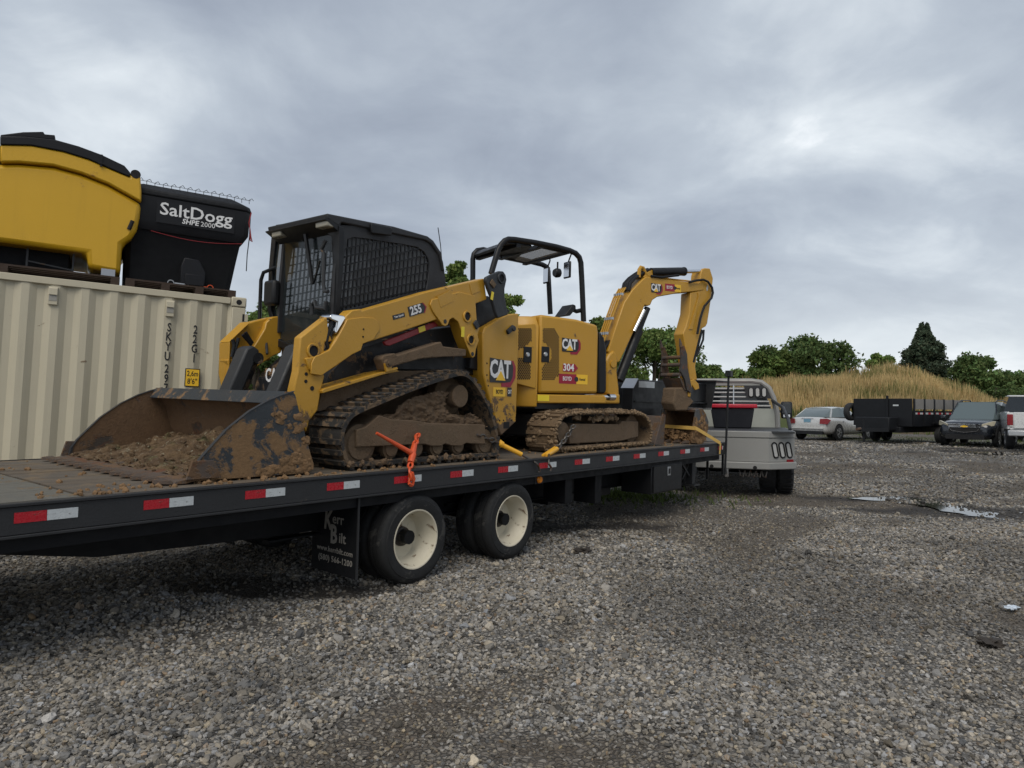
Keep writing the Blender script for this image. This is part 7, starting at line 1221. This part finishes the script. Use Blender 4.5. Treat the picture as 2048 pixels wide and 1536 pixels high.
# ---- trees
m_bark = MAT('bark', (0.075, 0.06, 0.045), 0.9, var=0.3, vs_=6, bump=0.8, bs=12)
def tree(name, label, px_, depth, top_py, width_px, kind, seed, base_z=0.0, group='trees behind the yard', lo=0.10, dark=1.0):
    r = np.random.RandomState(seed); R_ = random.Random(seed); rr_ = ray(px_, 815); X = rr_.x * depth; Y = depth; H_ = (CAM + ray(px_, top_py) * depth).z - base_z; Wd = width_px * depth / F_PX / 2
    fr = Frame((X, Y, base_z), (1, 0, 0), (0, 1, 0), (0, 0, 1)); t = thing(name, label, 'tree', fr, group)
    tr_ = MB().tube([(0, 0, -0.3), (0.1, 0.05, H_ * .2), (0.0, 0.1, H_ * .45), (0.1, 0, H_ * .8)], .2, 8, True, [H_ * .035, H_ * .026, H_ * .018, H_ * .005]); centers, radii = [], []
    if kind == 'cedar':
        for i in range(70):
            z = lo + (1 - lo) * (i / 70); w = Wd * (1 - z) ** 0.60 * R_.uniform(.6, 1.05); a = i * 2.4; centers.append((w * .68 * math.cos(a), w * .68 * math.sin(a), z * H_ * .97)); radii.append((max(.25, w * .42), max(.25, w * .42), H_ * .07))
    else:
        nc = 30
        for i in range(nc):
            a, z = i * 2.399 + R_.uniform(-.4, .4), R_.uniform(lo, .93); prof = math.sin(math.pi * min(1, max(0.02, (z - lo * .6) / (1.04 - lo * .6)))) ** .6; w = Wd * prof * R_.uniform(.30, .88); centers.append((w * math.cos(a), w * .8 * math.sin(a), z * H_ * .96)); s_ = R_.uniform(.17, .30) * min(Wd * 1.3, H_ * .75); radii.append((s_ * 1.15, s_ * 1.1, s_ * .78))
        for i in range(0, nc, 3):
            c = centers[i]; tr_.tube([(0, 0, H_ * .22 + .1 * i / nc), (c[0] * .5, c[1] * .5, c[2] * .75), c], .1, 5, True, [H_ * .014, H_ * .009, H_ * .003])
    mkobj('trunk', tr_.mesh('trunk'), m_bark, t)
    per = 760 if kind != 'cedar' else 420; C = np.repeat(np.array(centers), per, 0); Rr = np.repeat(np.array(radii), per, 0); n = len(C); d = r.normal(size=(n, 3)); d /= np.linalg.norm(d, axis=1)[:, None]; rad = (0.62 + 0.42 * r.rand(n)) * (0.85 + 0.35 * r.rand(n) ** 3); P_ = C + d * Rr * rad[:, None]
    keep = vnoise(P_[:, 0] + 50, P_[:, 2] + P_[:, 1] + 50, Wd * .13, seed) > 0.27; P_, d = P_[keep], d[keep]; n = len(P_); cid = np.repeat(r.rand(len(centers)), per)[keep]
    s_ = r.uniform(.5, 1.15, n) * depth * (.0029 if kind != 'cedar' else .0026); u1 = r.normal(size=(n, 3)); u1 += d * 0.0; u1 /= np.linalg.norm(u1, axis=1)[:, None]; u2 = np.cross(u1, r.normal(size=(n, 3))); u2 /= np.linalg.norm(u2, axis=1)[:, None]
    V = np.stack([P_ - u1 * s_[:, None], P_ + u2 * (s_ * .62)[:, None], P_ + u1 * s_[:, None], P_ - u2 * (s_ * .62)[:, None]], 1).reshape(-1, 3); V[:, 2] = np.maximum(V[:, 2], 0.05)
    g0 = {'oak': (.145, .215, .062), 'bright': (.19, .275, .075), 'cedar': (.060, .084, .052), 'dark': (.110, .168, .058)}[kind]; vv = r.uniform(.65, 1.35, n) * (.75 + .5 * cid) * dark; cc = np.stack([g0[0] * vv * r.uniform(.85, 1.2, n), g0[1] * vv, g0[2] * vv, np.ones(n)], 1)
    me = bpy.data.meshes.new('crown'); me.vertices.add(len(V)); me.vertices.foreach_set('co', V.astype(np.float32).ravel()); me.loops.add(4 * n); me.loops.foreach_set('vertex_index', np.arange(4 * n, dtype=np.int32)); me.polygons.add(n); me.polygons.foreach_set('loop_start', np.arange(0, 4 * n, 4, dtype=np.int32)); me.update(calc_edges=True)
    ca = me.color_attributes.new('tint', 'FLOAT_COLOR', 'POINT'); ca.data.foreach_set('color', np.repeat(cc, 4, 0).astype(np.float32).ravel()); mkobj('crown', me, m_leaf, t); return t
TR = [('broadleaf_tree', 'round green tree directly behind the container corner', 505, 34, 572, 150, 'oak', 1, 0, .1, .9),
 ('broadleaf_tree', 'thin pale tree top showing behind the loader cab', 900, 42, 488, 90, 'bright', 2, 0, .3, .8),
 ('broadleaf_tree', 'bright green tree between the loader arm and the canopy', 1012, 40, 566, 100, 'bright', 3, 0, .1, 1),
 ('broadleaf_tree', 'green tree left of the excavator boom', 1205, 44, 622, 120, 'oak', 4, 0, .1, .95),
 ('broadleaf_tree', 'large dense green tree framed under the excavator boom', 1308, 46, 648, 190, 'oak', 5, 0, .08, .9),
 ('broadleaf_tree', 'small green tree right of the excavator stick', 1405, 54, 715, 120, 'oak', 6, 0, .05, .85),
 ('broadleaf_tree', 'tree at the left end of the row above the golden mound', 1538, 80, 700, 120, 'oak', 7, 1.6, .05, .75),
 ('broadleaf_tree', 'tallest broad tree above the left part of the golden mound', 1590, 82, 670, 170, 'dark', 8, 1.6, .05, .9),
 ('broadleaf_tree', 'dark tree third from the left above the golden mound', 1655, 84, 680, 150, 'dark', 9, 1.6, .05, .8),
 ('broadleaf_tree', 'low small tree between the broad trees and the cedar', 1765, 86, 697, 70, 'oak', 10, 1.6, .05, 1.0),
 ('cedar_tree', 'dark pointed cedar rising behind the mound peak', 1848, 72, 648, 165, 'cedar', 11, 1.0, .04, 1.0),
 ('broadleaf_tree', 'green tree right of the cedar', 1945, 66, 706, 130, 'dark', 12, 0.5, .03, .95),
 ('broadleaf_tree', 'green tree at the right edge of the photo', 2035, 64, 722, 140, 'dark', 13, 0.3, .03, .9),
 ('broadleaf_tree', 'dark bushy tree low behind the silver SUV roof', 1990, 58, 755, 180, 'dark', 14, 0.2, .02, .75)]
for a in TR: tree(a[0], a[1], a[2], a[3], a[4], a[5], a[6], a[7], a[8], lo=a[9], dark=a[10])
# more trees close the view beyond the frame and behind the machines
for i, (px_, dp, tp, w) in enumerate(((560, 60, 700, 260), (700, 58, 690, 240), (850, 62, 705, 250), (1060, 60, 715, 260), (1170, 58, 712, 220), (1450, 90, 742, 200), (300, 48, 690, 220), (60, 44, 690, 220), (2180, 62, 715, 200), (2320, 60, 705, 220))):
    tree('broadleaf_tree', ['tree far behind the loader bucket pivot', 'tree far behind the loader cab', 'tree far behind the loader arm', 'tree far behind the excavator rear hood', 'tree far behind the excavator boom foot', 'low far tree behind the truck lamp pole', 'tree hidden behind the container middle', 'tree hidden behind the container left end', 'tree just beyond the right edge of the photo', 'tree well beyond the right edge of the photo'][i], px_, dp, tp, w, 'oak' if i % 2 else 'dark', 30 + i, 0.0, group='trees in the far row', lo=.03, dark=.85)
# dirt clods and a scrap of litter on the gravel
R = random.Random(77)
cl_px = [(1985, 1292, .05), (1165, 1105, .05)]
for i, (a, c, s_) in enumerate(cl_px):
    g = gpix(a, c); f_ = Frame((g.x, g.y, float(zgn(g.x, g.y)) + s_ * .4), (1, 0, 0), (0, 1, 0), (0, 0, 1)); solo('mud_clod', MB().blob((0, 0, 0), s_, i, 3, .8, (1.5, 1.1, .6)), MAT('wet_clod', (.035, .028, .022), .8, var=.3, bump=.8) if i == 0 else bpy.data.materials['wet_clod'], f_, ['dark lump of mud lying near the right edge of the gravel', 'mud lump right of the trailer wheels'][i], 'clod', 'mud clods on the gravel')
g = gpix(2022, 1224); f_ = Frame((g.x, g.y, .02), (1, 0, 0), (0, 1, 0), (0, 0, 1)); solo('litter_scrap', MB().blob((0, 0, .015), .028, 5, 3, .9, (1.6, .8, .6)).blob((.03, .01, .015), .02, 8, 3, .9, (1, 1, .7)), MAT('white_plastic_scrap', (.55, .62, .70), .3), f_, 'crumpled white plastic scrap on the gravel at right', 'litter')
